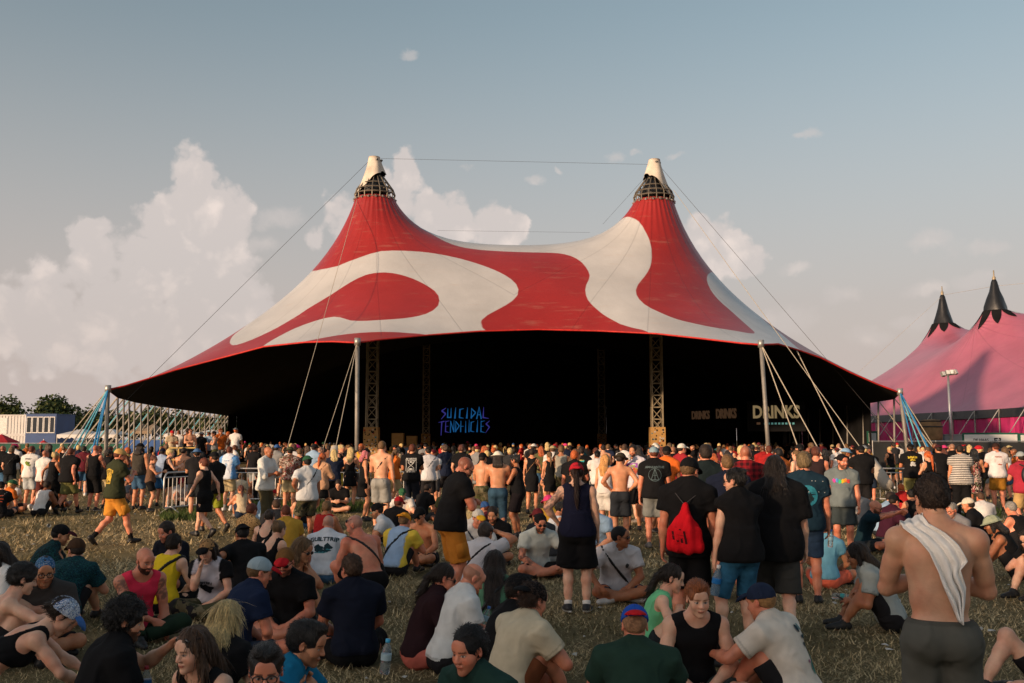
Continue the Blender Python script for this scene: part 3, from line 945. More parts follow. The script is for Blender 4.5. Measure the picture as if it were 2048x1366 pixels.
def outfit_parts(p, J, res):
    out = []
    s, gth = J['s'], p['g']; fem = p['sex'] == 'f'
    P, M, N, u1, u2, r1, f1, r2, f2 = (J[k] for k in ('P', 'M', 'N', 'u1', 'u2', 'r1', 'f1', 'r2', 'f2'))
    sit = P[2] < .6
    a1 = np.stack([r1, f1, u1])
    seed = int(abs(p.get('seed', 1)))
    top = p['top']; bot = p['bottom']
    one = lambda V: np.ones((len(V), 3))
    # ---- lower garment
    bk, bc = bot[0], bot[1]; bmat = bot[2] if len(bot) > 2 else ('denim' if bk in ('jeans', 'denim') else 'cloth')
    if bk in ('shorts', 'pants', 'jeans', 'denim', 'briefs'):
        frac = {'shorts': .86, 'pants': 1, 'jeans': 1, 'denim': .86, 'briefs': .35}[bk]
        frac = p.get('sfrac', frac)
        if sit and bk in ('shorts', 'denim'): frac = min(frac, .76)
        loose = p.get('sloose', {'shorts': .028, 'denim': .014, 'jeans': .012, 'pants': .016, 'briefs': .012}[bk])
        L = []
        for k in (0, 1):
            H, K, A = J['hip'][k], J['knee'][k], J['ank'][k]
            gg = .5 + .5 * gth
            r0, r1_ = .092 * s * gg + loose, (.088 - .028 * frac) * s * gg + loose * (1.5 if not sit else .7)
            L.append(cone(H + (K - H) * .03, H + (K - H) * frac, r0 - loose * .75, r1_, .05, True))
            if bk in ('pants', 'jeans'):
                L.append(ell(K, A3(.066, .066, .066) * s * gg + loose * .4, None, .04))
                L.append(cone(K, K + (A - K) * .97, .060 * s * gg + loose, .050 * s + loose * .8, .04, True))
        nleg = len(L); ti = max(loose * .4, .010)
        for k in (0, 1): L.append(ell(J['hip'][k], A3(1, 1, 1) * (.090 * s * (.5 + .5 * gth) + ti), None, .05))
        L += torso(p, J, ti)[:1] + [t for t in torso(p, J, ti) if t[0] == 'e' and t[3] is not None and abs(float(np.linalg.norm(t[1] - P))) < .14 * s][1:]
        wl = .085 if not sit else .06
        if not sit:
            V, F = solid(L, res, [plane(P + u1 * wl * s, u1)], folds(seed, .006, 16))
        else:                                   # raised thighs must not be cut by the waistline
            V1, F1 = solid(L[nleg:] + [cone(J['hip'][k], J['hip'][k] + (J['knee'][k] - J['hip'][k]) * .2, .092 * s + loose * .4, .092 * s + loose * .4, .05) for k in (0, 1)], res, [plane(P + u1 * wl * s, u1)], folds(seed, .004, 16))
            V2, F2 = solid(L[:nleg], res, (), folds(seed, .006, 16))
            V, F = np.concatenate([V1, V2]), np.concatenate([F1, F2 + len(V1)])
        C = one(V)
        hz = (V - P) @ u1
        if not sit: C[hz > (wl - .018) * s] *= .8
        out.append(('shorts' if bk in ('shorts', 'denim', 'briefs') else 'trousers' if bk == 'pants' else 'jeans', V, F, C, bmat, bc))
        if p.get('cargo'):
            for k in (0, 1):
                H, K = J['hip'][k], J['knee'][k]; dl = unit(K - H); sd = r1 * (1 - 2 * k)
                ax = np.stack([unit(np.cross(dl, sd)), sd, dl])
                c0 = H + dl * .27 * s + sd * (.082 * s * (.5 + .5 * gth) + loose * 1.05)
                V = np.array([c0 + ax[0] * i_ * .065 + ax[1] * j_ * .012 + ax[2] * k_ * .08 for i_ in (-1, 1) for j_ in (-1, 1) for k_ in (-1, 1)])
                F = np.array([(0, 1, 3, 2), (4, 6, 7, 5), (0, 4, 5, 1), (2, 3, 7, 6), (0, 2, 6, 4), (1, 5, 7, 3)])
                out.append(('pocket', V, F, one(V), bmat, bc))
    elif bk == 'skirt':
        V, F = solid([cone(P + u1 * .09, P - u1 * .30 * s, .14 * s * gth, .20 * s * gth, .04, True)] + torso(p, J, .014)[:1], res, [plane(P + u1 * .12 * s, u1)], folds(seed, .010, 20, (1, 1, .15)))
        out.append(('skirt', V, F, one(V), bmat, bc))
    # ---- upper garment
    tk = top[0]
    if tk != 'none':
        tc_ = top[1]; tmat = top[2] if len(top) > 2 else 'cloth'
        inf = {'tee': .020, 'tank': .010, 'dress': .010, 'bra': .006, 'longsleeve': .018, 'open': .03, 'crop': .010}[tk] * p.get('tloose', 1.0)
        L = torso(p, J, inf, .06)
        masks = []
        hem = p.get('hem', {'tee': -.085, 'tank': -.05, 'longsleeve': -.09, 'open': -.10, 'bra': .22, 'crop': .15, 'dress': -.36}[tk])
        if sit and tk in ('tee', 'tank', 'longsleeve', 'open'):
            hem = max(hem, -.025); L.append(ell(P + u1 * .05, A3(.168 * gth, .120 * gth + p.get('belly', 0) * .5, .14) * s + inf, a1, .05))
        if tk in ('tee', 'tank', 'longsleeve', 'open') and not sit:
            L.append(cone(M, P + u1 * (hem - .01) * s, .12 * s * gth + inf, .145 * s * gth + inf, .06, True))
            L.append(ell(P + u1 * -.01 * s, A3((.186 if tk != 'tank' else .170) * gth, .142 * gth + p.get('belly', 0) * .8, .24) * s + inf, a1, .05))
        if tk == 'dress' and not sit:
            L.append(cone(P + u1 * .06, P + u1 * hem * s, .135 * s * gth, .185 * s * gth, .06, True))
        if tk in ('tee', 'longsleeve', 'open'):
            fr = .60 if not fem else .45
            fr = p.get('sleeve', fr)
            for k in (0, 1):
                S, E, W = J['sh'][k], J['elb'][k], J['wri'][k]
                ga = .55 + .45 * gth
                ar = .060 * s * ga * (.88 if fem else 1)
                if tk == 'tee':
                    L.append(cone(S - (E - S) * .05, S + (E - S) * fr, ar + inf * .8, ar + inf * 1.1, .05, True))
                else:
                    L += [cone(S, E, ar + inf * .7, ar + inf * .3, .04), cone(E, E + (W - E) * p.get('cuff', .9), ar + inf * .2, .036 * s + inf, .04, True)]
        # neckline
        nr = {'tee': .068, 'longsleeve': .07, 'open': .09}.get(tk, .105)
        L.append(ell(N + u2 * .060 * s + f2 * .02, A3(nr, nr * 1.05, .068 if tk in ('tee', 'longsleeve', 'open') else .12) * s, np.stack([r2, f2, u2]), .01, True))
        if tk in ('tank', 'dress', 'bra', 'crop'):
            wid = p.get('strap', .115)
            for k in (0, 1):
                sg = 1 - 2 * k
                L.append(ell(J['sh'][k] + r2 * sg * .035 * s - u2 * .04 * s, A3(.062 + (.0 if tk == 'tank' else .022), .2, .125) * s, np.stack([r2, f2, u2]), .015, True))
            if tk in ('bra', 'crop') or p.get('lowback'):
                L.append(ell(N - f2 * .14 * s - u2 * .06 * s, A3(.105, .12, .17) * s, np.stack([r2, f2, u2]), .012, True))
        if tk == 'open': 
            L.append(cone(N + f2 * .13, P + f1 * .17, .045, .05, .01, False, True))
        masks.append(plane(P + u1 * hem * s, -u1))
        V, F = solid(L, res, masks, folds(seed + 7, .0085 if tk in ('tee', 'longsleeve', 'open') else .003, 13))
        C = one(V)
        if tk in ('tee', 'tank'):                    # stitched hems and collar
            C[np.abs((V - P) @ u1 - (hem + .022) * s) < .005] *= .62
            if tk == 'tee':
                for k in (0, 1):
                    S, E = J['sh'][k], J['elb'][k]; t_ = ((V - S) @ (E - S)) / float((E - S) @ (E - S)); dd = np.linalg.norm(V - S - t_[:, None] * (E - S), axis=1)
                    C[(np.abs(t_ - (fr - .07)) < .018) & (dd < .12)] *= .68
                nd_ = np.linalg.norm((V - (N + u2 * .060 * s + f2 * .02)) / (s * .075), axis=1)
                C[nd_ < 1.22] *= .72
        if len(top) > 3 and top[3] is not None:      # second colour: function of torso coordinates
            t = (V - P); C = top[3](t @ r1, t @ f1, t @ u1, C, np.array(tc_))
        nm = {'tee': 't_shirt', 'tank': 'tank_top', 'dress': 'dress', 'bra': 'bra_top', 'longsleeve': 'shirt', 'open': 'jacket', 'crop': 'crop_top'}[tk]
        out.append((nm, V, F, C, tmat, tc_))
    # ---- strap of a cross-body bag
    if p.get('strapbag'):
        c = p['strapbag']; sg = 1 if p.get('strapside', 1) > 0 else -1
        pts = []
        ring = []
        inf = .043 if tk in ('tee', 'longsleeve') else (.014 if tk == 'none' else .030)
        d0 = unit(r2 * sg * .62 + u2 * .78); d1 = np.cross(d0, f2)
        cen = N - u2 * .22 * s
        V, F = solid([e for e in torso(p, J, inf, .06)], res, [plane(cen + d1 * .016, d1), plane(cen - d1 * .016, -d1)])
        if len(F): out.append(('bag_strap', V, F, one(V), 'leather', c))
    # ---- footwear
    if p.get('shoes') is not None:
        for k in (0, 1):
            A = J['ank'][k]
            flat = [plane(A3(0, 0, .004), A3(0, 0, -1.0))]
            V, F = solid(foot(J, k, .009), min(res, .014), flat)
            C = one(V)
            lowz = V[:, 2].min()
            sole = V[:, 2] < lowz + .022
            if p.get('sole') is not None: C[sole] = np.array(p['sole']) / np.maximum(np.array(p['shoes']), 1e-3)
            out.append(('shoe', V, F, C, 'leather', p['shoes']))
            if p.get('socks') is not None:
                dl = unit(J['knee'][k] - A)
                V, F = solid([cone(A - dl * .01, A + dl * p.get('sockh', .09), .044, .049, .01, True)], min(res, .014))
                out.append(('sock', V, F, one(V), 'cloth', p['socks']))
    return out


DEF = dict(sex='m', h=1.78, g=1.0, legs='stand', lean=(0, 4), head=(0, 8), arms=('down', 'down'), skin=srgb(206, 158, 128), hair=('short', srgb(52, 38, 28)),
           top=('tee', srgb(28, 28, 30)), bottom=('shorts', srgb(40, 40, 44)), shoes=srgb(30, 30, 30), socks=None)


def build_person(p, d):
    """list of parts (name, mesh, material, colour); the body is one mesh"""
    p = {**DEF, **p}
    J = skel(p)
    res = float(np.clip(.0016 * d + .0015, .0095, .040))
    hres = float(np.clip(.00075 * d + .0006, .0046, .022))
    body = torso(p, J)
    for k in (0, 1):
        body += arm(p, J, k) + leg(p, J, k) + foot(J, k)
    body.append(cone(J['N'] - J['u2'] * .03, hl(J)(0, -.018, -.05), .058 * J['s'] * (.86 if p['sex'] == 'f' else 1), .054 * J['s'] * (.88 if p['sex'] == 'f' else 1), .04))
    fine = d < 14
    if not fine:
        for k in (0, 1): body += [cone(q[1], q[2], max(q[3], res * .7), max(q[4], res * .6), .01) if q[0] == 'c' else q for q in hand(p, J, k)]
    V, F = solid(body, res)
    C = np.ones((len(V), 3))
    # knees and elbows a little redder
    for k in (0, 1):
        for q, rr in ((J['knee'][k], .07), (J['elb'][k], .06)):
            w = np.exp(-(((V - q) / rr) ** 2).sum(1)); C *= 1 - np.outer(w, [.02, .14, .16])
    ink = p.get('tattoo')
    if ink:
        for k, lo_, hi_ in ink:
            S, E, W = J['sh'][k], J['elb'][k], J['wri'][k]
            for a, b in ((S, E), (E, W)):
                t = ((V - a) @ (b - a)) / ((b - a) @ (b - a)); dd = np.linalg.norm(V - a - np.clip(t, 0, 1)[:, None] * (b - a), axis=1)
                tt = t if a is S else t + 1
                pat = np.sin(V[:, 0] * 95 + 3 * np.sin(V[:, 2] * 60)) * np.sin(V[:, 2] * 80 + 2 * np.sin(V[:, 1] * 70)) + .4 * np.sin(V[:, 1] * 130)
                m = (dd < .075) & (tt > lo_) & (tt < hi_) & (t > -.15) & (t < 1.1) & (pat > -.1)
                C[m] *= (.42, .48, .55)
    if p.get('burn'):
        w = np.clip(((V - J['N']) @ J['u2'] + .16) / .12, 0, 1) * p['burn']; C *= 1 - np.outer(w, [.0, .30, .32])
    Vs, Fs, Cs = [V], [F], [C]; n = len(V)
    V, F = solid(head_prims(p, J), hres)
    Vs.append(V); Fs.append(F + n); Cs.append(head_col(p, J, V)); n += len(V)
    if fine:
        for k in (0, 1):
            cu = p.get('curl', (28, 28))
            V, F = solid(hand(p, J, k, cu[k]), float(np.clip(.0006 * d + .001, .0045, .008)))
            Vs.append(V); Fs.append(F + n); Cs.append(np.ones((len(V), 3)) * (1, .94, .93)); n += len(V)
    V, F, C = np.concatenate(Vs), np.concatenate(Fs), np.concatenate(Cs)
    parts = [('body', V, F, C, 'skin', p['skin'])]
    parts += outfit_parts(p, J, max(res * .95, .0095))
    parts += hair_parts(p, J, max(hres * 1.05, .005), d)
    parts += hat_parts(p, J, max(hres, .006))
    parts += glasses_parts(p, J) if d < 26 else []
    out = []
    for nm, V, F, C, mat, c in parts:
        if len(F) == 0: continue
        C4 = np.concatenate([C, np.ones((len(C), 1))], 1)
        me = mesh_np(nm, V, F, True, C4)
        me.materials.append(MAT[mat])
        out.append((nm, me, c))
    return out, J


def place_person(parts, loc, yaw, label, group=None, colors=None, name='person'):
    root = empty(name, loc, -R(yaw))
    tag(root, label, 'person', group)
    made = {}
    for i, (nm, me, c) in enumerate(parts):
        o = bpy.data.objects.new(nm, me)
        cc = (colors or {}).get(nm, c)
        o.color = (*cc, 1)
        if nm in ('brim',) and 'cap' in made: par = made['cap']
        elif nm == 'brim' and 'crown' in made: par = made['crown']
        elif nm == 'pocket': par = made.get('shorts', root)
        else: par = root
        link(o, par)
        made.setdefault(nm, o)
    return root, made

# ------------------------------------------------------------------ big tops
def catmull(pts, n=8, closed=True):
    out = []; m = len(pts)
    P = [np.array(p, float) for p in pts]
    for i in range(m if closed else m - 1):
        p0, p1, p2, p3 = P[(i - 1) % m] if closed or i > 0 else P[0], P[i], P[(i + 1) % m], P[(i + 2) % m] if closed or i < m - 2 else P[-1]
        for k in range(n):
            t = k / n
            out.append(.5 * ((2 * p1) + (-p0 + p2) * t + (2 * p0 - 5 * p1 + 4 * p2 - p3) * t * t + (-p0 + 3 * p1 - 3 * p2 + p3) * t ** 3))
    return np.array(out)


def inside(poly, X, Y):
    c = np.zeros(len(X), bool)
    x1, y1 = poly[-1]
    for x2, y2 in poly:
        m = ((y2 > Y) != (y1 > Y)) & (X < (x1 - x2) * (Y - y2) / (y1 - y2 + 1e-12) + x2)
        c ^= m
        x1, y1 = x2, y2
    return c


def sdist(poly, X, Y):
    """signed distance to a closed polygon, negative inside"""
    d = np.full(len(X), 1e9)
    for (x1, y1), (x2, y2) in zip(poly, np.roll(poly, -1, 0)):
        ex, ey = x2 - x1, y2 - y1
        t = np.clip(((X - x1) * ex + (Y - y1) * ey) / (ex * ex + ey * ey + 1e-12), 0, 1)
        d = np.minimum(d, (X - x1 - t * ex) ** 2 + (Y - y1 - t * ey) ** 2)
    d = np.sqrt(d)
    return np.where(inside(poly, X, Y), -d, d)


def membrane(edge, rings, load, step, near=3.5, loads=None):
    """stretched cloth over masts: edge (n,3), rings (x, y, r, z)"""
    e2 = edge[:, :2]
    lo, hi = e2.min(0), e2.max(0)
    pts = [tuple(p) for p in e2]; fz = list(edge[:, 2]); ne = len(pts)
    for (x, y, r, z) in rings:
        for a in range(28):
            pts.append((x + r * math.cos(a * 2 * math.pi / 28), y + r * math.sin(a * 2 * math.pi / 28))); fz.append(z)
    nf = len(pts)
    cand = []
    for j, yy in enumerate(np.arange(lo[1], hi[1], step * .866)):
        xs = np.arange(lo[0] + (j % 2) * step / 2, hi[0], step); cand.append(np.stack([xs, np.full(len(xs), yy)], 1))
    cand = np.concatenate(cand)
    keep = sdist(e2, cand[:, 0], cand[:, 1]) < -step * .45
    for (x, y, r, z) in rings: keep &= np.hypot(cand[:, 0] - x, cand[:, 1] - y) > near
    cand = [cand[keep]]
    for (x, y, r, z) in rings:
        rr = r
        while rr * 1.16 < near + .2:
            rr *= 1.16
            n = int(np.clip(2 * math.pi * rr / max(rr * .16, .14), 28, 60)); a = np.arange(n) * 2 * math.pi / n + rr
            q = np.stack([x + rr * np.cos(a), y + rr * np.sin(a)], 1)
            cand.append(q[sdist(e2, q[:, 0], q[:, 1]) < -.2])
    pts += [tuple(p) for p in np.concatenate(cand)]
    res = delaunay_2d_cdt([Vector(p) for p in pts], [(i, (i + 1) % ne) for i in range(ne)], [], 0, 1e-5)
    V = np.array([(v.x, v.y) for v in res[0]]); T = np.array([f for f in res[2] if len(f) == 3])
    cen = V[T].mean(1)
    ok = inside(e2, cen[:, 0], cen[:, 1])
    for (x, y, r, z) in rings: ok &= np.hypot(cen[:, 0] - x, cen[:, 1] - y) > r * .96
    T = T[ok]
    a, b, c = V[T[:, 0]], V[T[:, 1]], V[T[:, 2]]
    flip = np.cross(b - a, c - a) < 0
    T[flip] = T[flip][:, ::-1]
    # original index map
    fixed = np.zeros(len(V), bool); z = np.full(len(V), np.nan)
    for i, src in enumerate(res[3]):
        for s_ in src:
            if s_ < nf: fixed[i] = True; z[i] = fz[s_]
    z[~fixed] = 6.0
    # cotangent Laplacian, conjugate gradients
    I, Jx, Wt = [], [], []
    area = np.zeros(len(V))
    for k in range(3):
        i, j, o = T[:, k], T[:, (k + 1) % 3], T[:, (k + 2) % 3]
        u, w = V[i] - V[o], V[j] - V[o]
        cr = np.abs(u[:, 0] * w[:, 1] - u[:, 1] * w[:, 0]) + 1e-9
        ct = np.clip((u * w).sum(1) / cr, .02, 20) * .5
        I += [i, j]; Jx += [j, i]; Wt += [ct, ct]
        np.add.at(area, i, cr / 6)
    I = np.concatenate(I); Jx = np.concatenate(Jx); Wt = np.concatenate(Wt)
    n = len(V)
    deg = np.bincount(I, Wt, n)
    def lap(x): return deg * x - np.bincount(I, Wt * x[Jx], n)
    free = ~fixed & (deg > 0)
    ld = load if loads is None else loads(V)
    b = area * ld - lap(np.where(fixed, z, 0))
    x = np.zeros(n); r = np.where(free, b, 0); p = r.copy(); rs = r @ r
    for _ in range(500):
        Ap = np.where(free, lap(np.where(free, p, 0)), 0)
        al = rs / (p @ Ap + 1e-12); x += al * p; r -= al * Ap
        rn = r @ r
        if rn < 1e-7: break
        p = r + rn / rs * p; rs = rn
    z = np.where(free, x, z)
    return np.concatenate([V, z[:, None]], 1), T


# ---- materials of the tents
def canopy_mat(name, ca, cb, seam_c=(.1, 7.4, 52.0)):
    m, N, L, b = new_mat(name)
    at_ = N.new('ShaderNodeAttribute'); at_.attribute_name = 'pat'
    mr = N.new('ShaderNodeMapRange'); L.new(at_.outputs['Fac'], mr.inputs[0]); mr.inputs[1].default_value = -.02; mr.inputs[2].default_value = .02
    tc = N.new('ShaderNodeTexCoord')
    def noise(scale, detail, mapping=None, rough=.6):
        nz = N.new('ShaderNodeTexNoise'); nz.inputs['Scale'].default_value = scale; nz.inputs['Detail'].default_value = detail; nz.inputs['Roughness'].default_value = rough
        v = tc.outputs['Object']
        if mapping:
            mp = N.new('ShaderNodeMapping'); mp.inputs['Scale'].default_value = mapping[0]; mp.inputs['Rotation'].default_value = mapping[1]
            L.new(v, mp.inputs['Vector']); v = mp.outputs[0]
        L.new(v, nz.inputs['Vector']); return nz.outputs[0]
    mx = N.new('ShaderNodeMixRGB'); L.new(mr.outputs[0], mx.inputs[0]); mx.inputs[1].default_value = (*cb, 1); mx.inputs[2].default_value = (*ca, 1)
    # large weathering
    r1 = N.new('ShaderNodeMapRange'); L.new(noise(.35, 6), r1.inputs[0]); r1.inputs[1].default_value = .3; r1.inputs[2].default_value = .7; r1.inputs[3].default_value = .84; r1.inputs[4].default_value = 1.1
    s1 = N.new('ShaderNodeVectorMath'); s1.operation = 'SCALE'; L.new(mx.outputs[0], s1.inputs[0]); L.new(r1.outputs[0], s1.inputs['Scale'])
    # scuffs, pale scratches running across the cloth
    sc = N.new('ShaderNodeMapRange'); L.new(noise(1.6, 9, ((.35, 1.0, 3.2), (0, .1, .35)), .72), sc.inputs[0]); sc.inputs[1].default_value = .56; sc.inputs[2].default_value = .72; sc.inputs[3].default_value = 0; sc.inputs[4].default_value = .24
    m2 = N.new('ShaderNodeMixRGB'); L.new(sc.outputs[0], m2.inputs[0]); L.new(s1.outputs[0], m2.inputs[1]); m2.inputs[2].default_value = (.50, .34, .24, 1)
    # welded seams run from each mast to the edge; pleats where the cloth is gathered on the ring
    sp = N.new('ShaderNodeSeparateXYZ'); L.new(tc.outputs['Object'], sp.inputs[0])
    def mth(op, a, b2=None):
        n = N.new('ShaderNodeMath'); n.operation = op
        for i_, v_ in enumerate((a, b2)):
            if v_ is None: continue
            if isinstance(v_, bpy.types.NodeSocket): L.new(v_, n.inputs[i_])
            else: n.inputs[i_].default_value = v_
        return n.outputs[0]
    ax_ = mth('SUBTRACT', mth('ABSOLUTE', mth('SUBTRACT', sp.outputs[0], seam_c[0])), seam_c[1]); ay_ = mth('SUBTRACT', sp.outputs[1], seam_c[2])
    th = mth('ARCTAN2', ay_, ax_); rr_ = mth('SQRT', mth('ADD', mth('MULTIPLY', ax_, ax_), mth('MULTIPLY', ay_, ay_)))
    ln_ = mth('MULTIPLY', mth('ABSOLUTE', mth('SINE', mth('MULTIPLY', th, 9.0))), mth('MULTIPLY', rr_, 1 / 9.0))
    sm_ = N.new('ShaderNodeMapRange'); L.new(ln_, sm_.inputs[0]); sm_.inputs[1].default_value = .012; sm_.inputs[2].default_value = .045; sm_.inputs[3].default_value = .84; sm_.inputs[4].default_value = 1.0
    s2 = N.new('ShaderNodeVectorMath'); s2.operation = 'SCALE'; L.new(m2.outputs[0], s2.inputs[0]); L.new(sm_.outputs[0], s2.inputs['Scale'])
    L.new(s2.outputs[0], b.inputs['Base Color'])
    pl_ = mth('MULTIPLY', mth('SINE', mth('MULTIPLY', th, 34.0)), mth('POWER', mth('DIVIDE', 1.2, mth('MAXIMUM', rr_, 1.0)), 2.2))
    b.inputs['Roughness'].default_value = .36; b.inputs['Specular IOR Level'].default_value = .5
    bp = N.new('ShaderNodeBump'); bp.inputs['Strength'].default_value = .35; bp.inputs['Distance'].default_value = .06
    L.new(mth('ADD', mth('ADD', noise(1.1, 5, ((1, 1, .4), (0, 0, 0))), mth('MULTIPLY', pl_, .6)), mth('MULTIPLY', sm_.outputs[0], 1.2)), bp.inputs['Height']); L.new(bp.outputs[0], b.inputs['Normal'])
    return m


RED = (0.32, 0.020, 0.016); CREAM = (0.51, 0.505, 0.50)
canopy_mat('canopy_cloth', RED, CREAM)
canopy_mat('pink_cloth', (0.44, 0.125, 0.185), (0.44, 0.125, 0.185), (33, 6.3, 84.0))
simple('black_cloth', (0.011, 0.011, 0.012), .9, noise=.3, scale=.7, bump=.2, bscale=3, spec=.1)
simple('black_gloss', (0.012, 0.012, 0.013), .38, noise=.3, scale=3, bump=.5, bscale=3, spec=.5)
simple('cover_white', (0.60, 0.53, 0.44), .8, noise=.2, scale=2, bump=.5, bscale=4)
simple('trim_red', (0.5, 0.02, 0.015), .6)
simple('steel', (0.42, 0.40, 0.37), .45, .7, .25, 3, .05)
simple('steel_dull', (0.25, 0.235, 0.21), .6, .4, .25, 3, .05)
simple('truss_paint', (0.36, 0.30, 0.20), .5, .3, .25, 5)
simple('cage_steel', (0.17, 0.145, 0.11), .5, .4, .3, 5)
simple('rope', (0.42, 0.37, 0.29), .9, noise=.2, scale=20)
simple('rope_dark', (0.05, 0.045, 0.045), .8, noise=.2, scale=20)
simple('strap_blue', (0.03, 0.20, 0.42), .7, noise=.2, scale=10)
simple('strap_pale', (0.12, 0.42, 0.52), .7, noise=.2, scale=10)
simple('strap_grey', (0.36, 0.35, 0.33), .8, noise=.2, scale=10)
simple('magenta_cloth', (0.40, 0.022, 0.12), .55, noise=.25, scale=.8, bump=.3, bscale=1.5)
simple('foam_pad', (0.46, 0.41, 0.34), .8, noise=.15, scale=4)


def plywood_mat():
    m, N, L, b = new_mat('plywood')
    tc = N.new('ShaderNodeTexCoord')
    mp = N.new('ShaderNodeMapping'); mp.inputs['Scale'].default_value = (1.5, 1.5, 12); L.new(tc.outputs['Object'], mp.inputs['Vector'])
    nz = N.new('ShaderNodeTexNoise'); nz.inputs['Scale'].default_value = 2.0; nz.inputs['Detail'].default_value = 5; L.new(mp.outputs[0], nz.inputs['Vector'])
    mx = N.new('ShaderNodeMixRGB'); L.new(nz.outputs[0], mx.inputs[0]); mx.inputs[1].default_value = (.38, .20, .055, 1); mx.inputs[2].default_value = (.56, .33, .11, 1)
    L.new(mx.outputs[0], b.inputs['Base Color']); b.inputs['Roughness'].default_value = .7


plywood_mat()

# ---- the red and cream big top
def edge_curve():
    """edge of the roof: (pixel, pixel, depth) on the visible side, metres behind"""
    P = []
    A = lambda px, py, Y: P.append(tuple(at(px, py, Y)))
    A(216, 778, 42.0)
    for px, py, Y in ((250, 770.5, 42.5), (300, 755, 43.1), (353, 738, 43.5), (435, 716.5, 43.4), (528, 692, 42.6), (610, 683, 41.4), (665, 681.5, 40.6)): A(px, py, Y)
    A(715, 684, 40.0)
    for px, py, Y in ((758, 678, 40.9), (858, 668.6, 42.4), (960, 661, 43.4), (1075, 657.5, 43.8), (1200, 660.4, 43.4), (1311, 665.7, 42.4), (1393, 674.5, 41.4), (1481, 684.7, 40.4)): A(px, py, Y)
    A(1522, 688, 40.0)
    for px, py, Y in ((1557, 686.5, 41.0), (1598, 699, 42.2), (1642, 714, 43.0), (1700, 743, 43.6), (1755, 767, 43.9)): A(px, py, Y)
    A(1800, 784, 44.0)
    for x, y, z in ((18.6, 48.5, 4.0), (19.3, 54, 4.0), (19.8, 62, 4.0), (20.3, 70, 4.1), (22, 80, 4.2), (24.5, 90, 4.4), (22, 98, 4.6), (17, 103, 5.4), (10, 106, 5.8), (0, 106.5, 6.2), (-9, 106, 5.8), (-17, 102, 5.2),
                    (-22.5, 95, 4.5), (-24.2, 86, 4.05), (-22.9, 77, 4.02), (-21.9, 68, 4.0), (-21.1, 60, 4.0), (-20.0, 53, 4.0), (-18.6, 47.0, 4.0)):
        P.append((x, y, z))
    return np.array(P)


MASTS = [(-7.3, 52.0, 1.02, at(745, 397, 52).z), (7.55, 52.0, 1.02, at(1312, 402, 52).z), (-7.4, 86.0, 1.02, 14.6), (7.9, 88.0, 1.02, 14.6)]
_e = edge_curve()
_fine = []
for i in range(len(_e)):
    a, b = _e[i], _e[(i + 1) % len(_e)]
    n = max(1, int(np.linalg.norm(a - b) / .5))
    for k in range(n): _fine.append(a + (b - a) * k / n)
EDGE = np.array(_fine)


TENT_V, TENT_T = membrane(EDGE, MASTS, 0.0, .42, loads=lambda V: .125 * np.exp(-((V[:, 0] - .2) / 4.5) ** 2 - ((V[:, 1] - 52) / 5) ** 2) + .012 * np.exp(-((V[:, 0] + 13) / 6) ** 2 - ((V[:, 1] - 52) / 10) ** 2))

# pattern of the cloth in plan (metres), cream shapes on red
WA_up = [(-10.32, 50.78), (-9.74, 49.62), (-8.79, 48.82), (-7.76, 48.71), (-7.03, 48.76), (-6.39, 48.85), (-5.45, 48.89), (-3.99, 48.98), (-2.68, 48.71), (-1.42, 48.08), (-0.48, 47.4), (0.09, 46.77), (0.3, 46.18), (0.22, 45.7), (-0.11, 45.24), (-0.65, 44.76), (-1.17, 44.29), (-1.4, 43.9), (-1.43, 43.6), (-1.4, 42.8)]
WA_r2 = [(-10.4, 41.2), (-10.7, 42.64), (-10.27, 43.4), (-9.61, 43.93), (-8.87, 44.14), (-8.4, 44.2), (-7.9, 44.13), (-7.47, 43.79), (-7.11, 43.43), (-6.66, 43.26), (-6.38, 43.23), (-5.44, 43.31), (-4.56, 43.56), (-3.83, 44.0), (-3.42, 44.52), (-3.31, 45.03), (-3.47, 45.64), (-3.96, 46.2), (-4.72, 46.79), (-5.54, 47.21), (-6.26, 47.4), (-6.9, 47.42), (-7.37, 47.3), (-7.94, 46.98), (-8.73, 46.39), (-9.45, 45.93), (-9.8, 45.55), (-10.3, 45.12), (-10.83, 44.72), (-11.56, 44.44), (-12.04, 44.42), (-12.49, 44.6), (-12.84, 45.21), (-13.14, 46.19), (-13.38, 47.73), (-13.2, 49.4), (-13.4, 54), (-11.5, 55)]
WB_lo = [(-4.96, 51.92), (-4.39, 51.6), (-3.71, 50.89), (-2.91, 50.27), (-1.99, 50.0), (-0.8, 49.88), (0.39, 49.79), (1.87, 49.64), (2.59, 49.38), (3.16, 48.86), (3.53, 48.18), (3.73, 47.43), (3.67, 46.96), (3.47, 46.42), (3.43, 45.86), (3.55, 45.29), (3.97, 44.58), (4.19, 44.28), (4.61, 43.82), (5.24, 43.17), (5.8, 42.67), (6.5, 41.2), (9, 38), (11.6, 39.5)]
WB_r3 = [(12.51, 43.0), (12.82, 46.57), (12.55, 47.66), (12.38, 49.13), (12.6, 52), (11.4, 52.6), (10.42, 50.78), (10.14, 50.14), (9.79, 49.29), (9.64, 48.67), (9.66, 47.97), (9.88, 47.21), (10.27, 46.52), (10.56, 45.67), (10.76, 44.6), (10.77, 43.88), (10.45, 43.39), (9.65, 43.2), (8.82, 43.19), (7.98, 43.47), (7.27, 43.84), (6.65, 44.43), (6.13, 44.96), (5.84, 45.55), (5.79, 46.13), (6.0, 46.71), (6.41, 47.37), (6.77, 48.09), (6.96, 48.86), (6.98, 49.48), (6.8, 50.03), (6.57, 50.49), (6.25, 50.93), (5.89, 51.6), (5.3, 52.6), (3, 56), (-3, 56)]


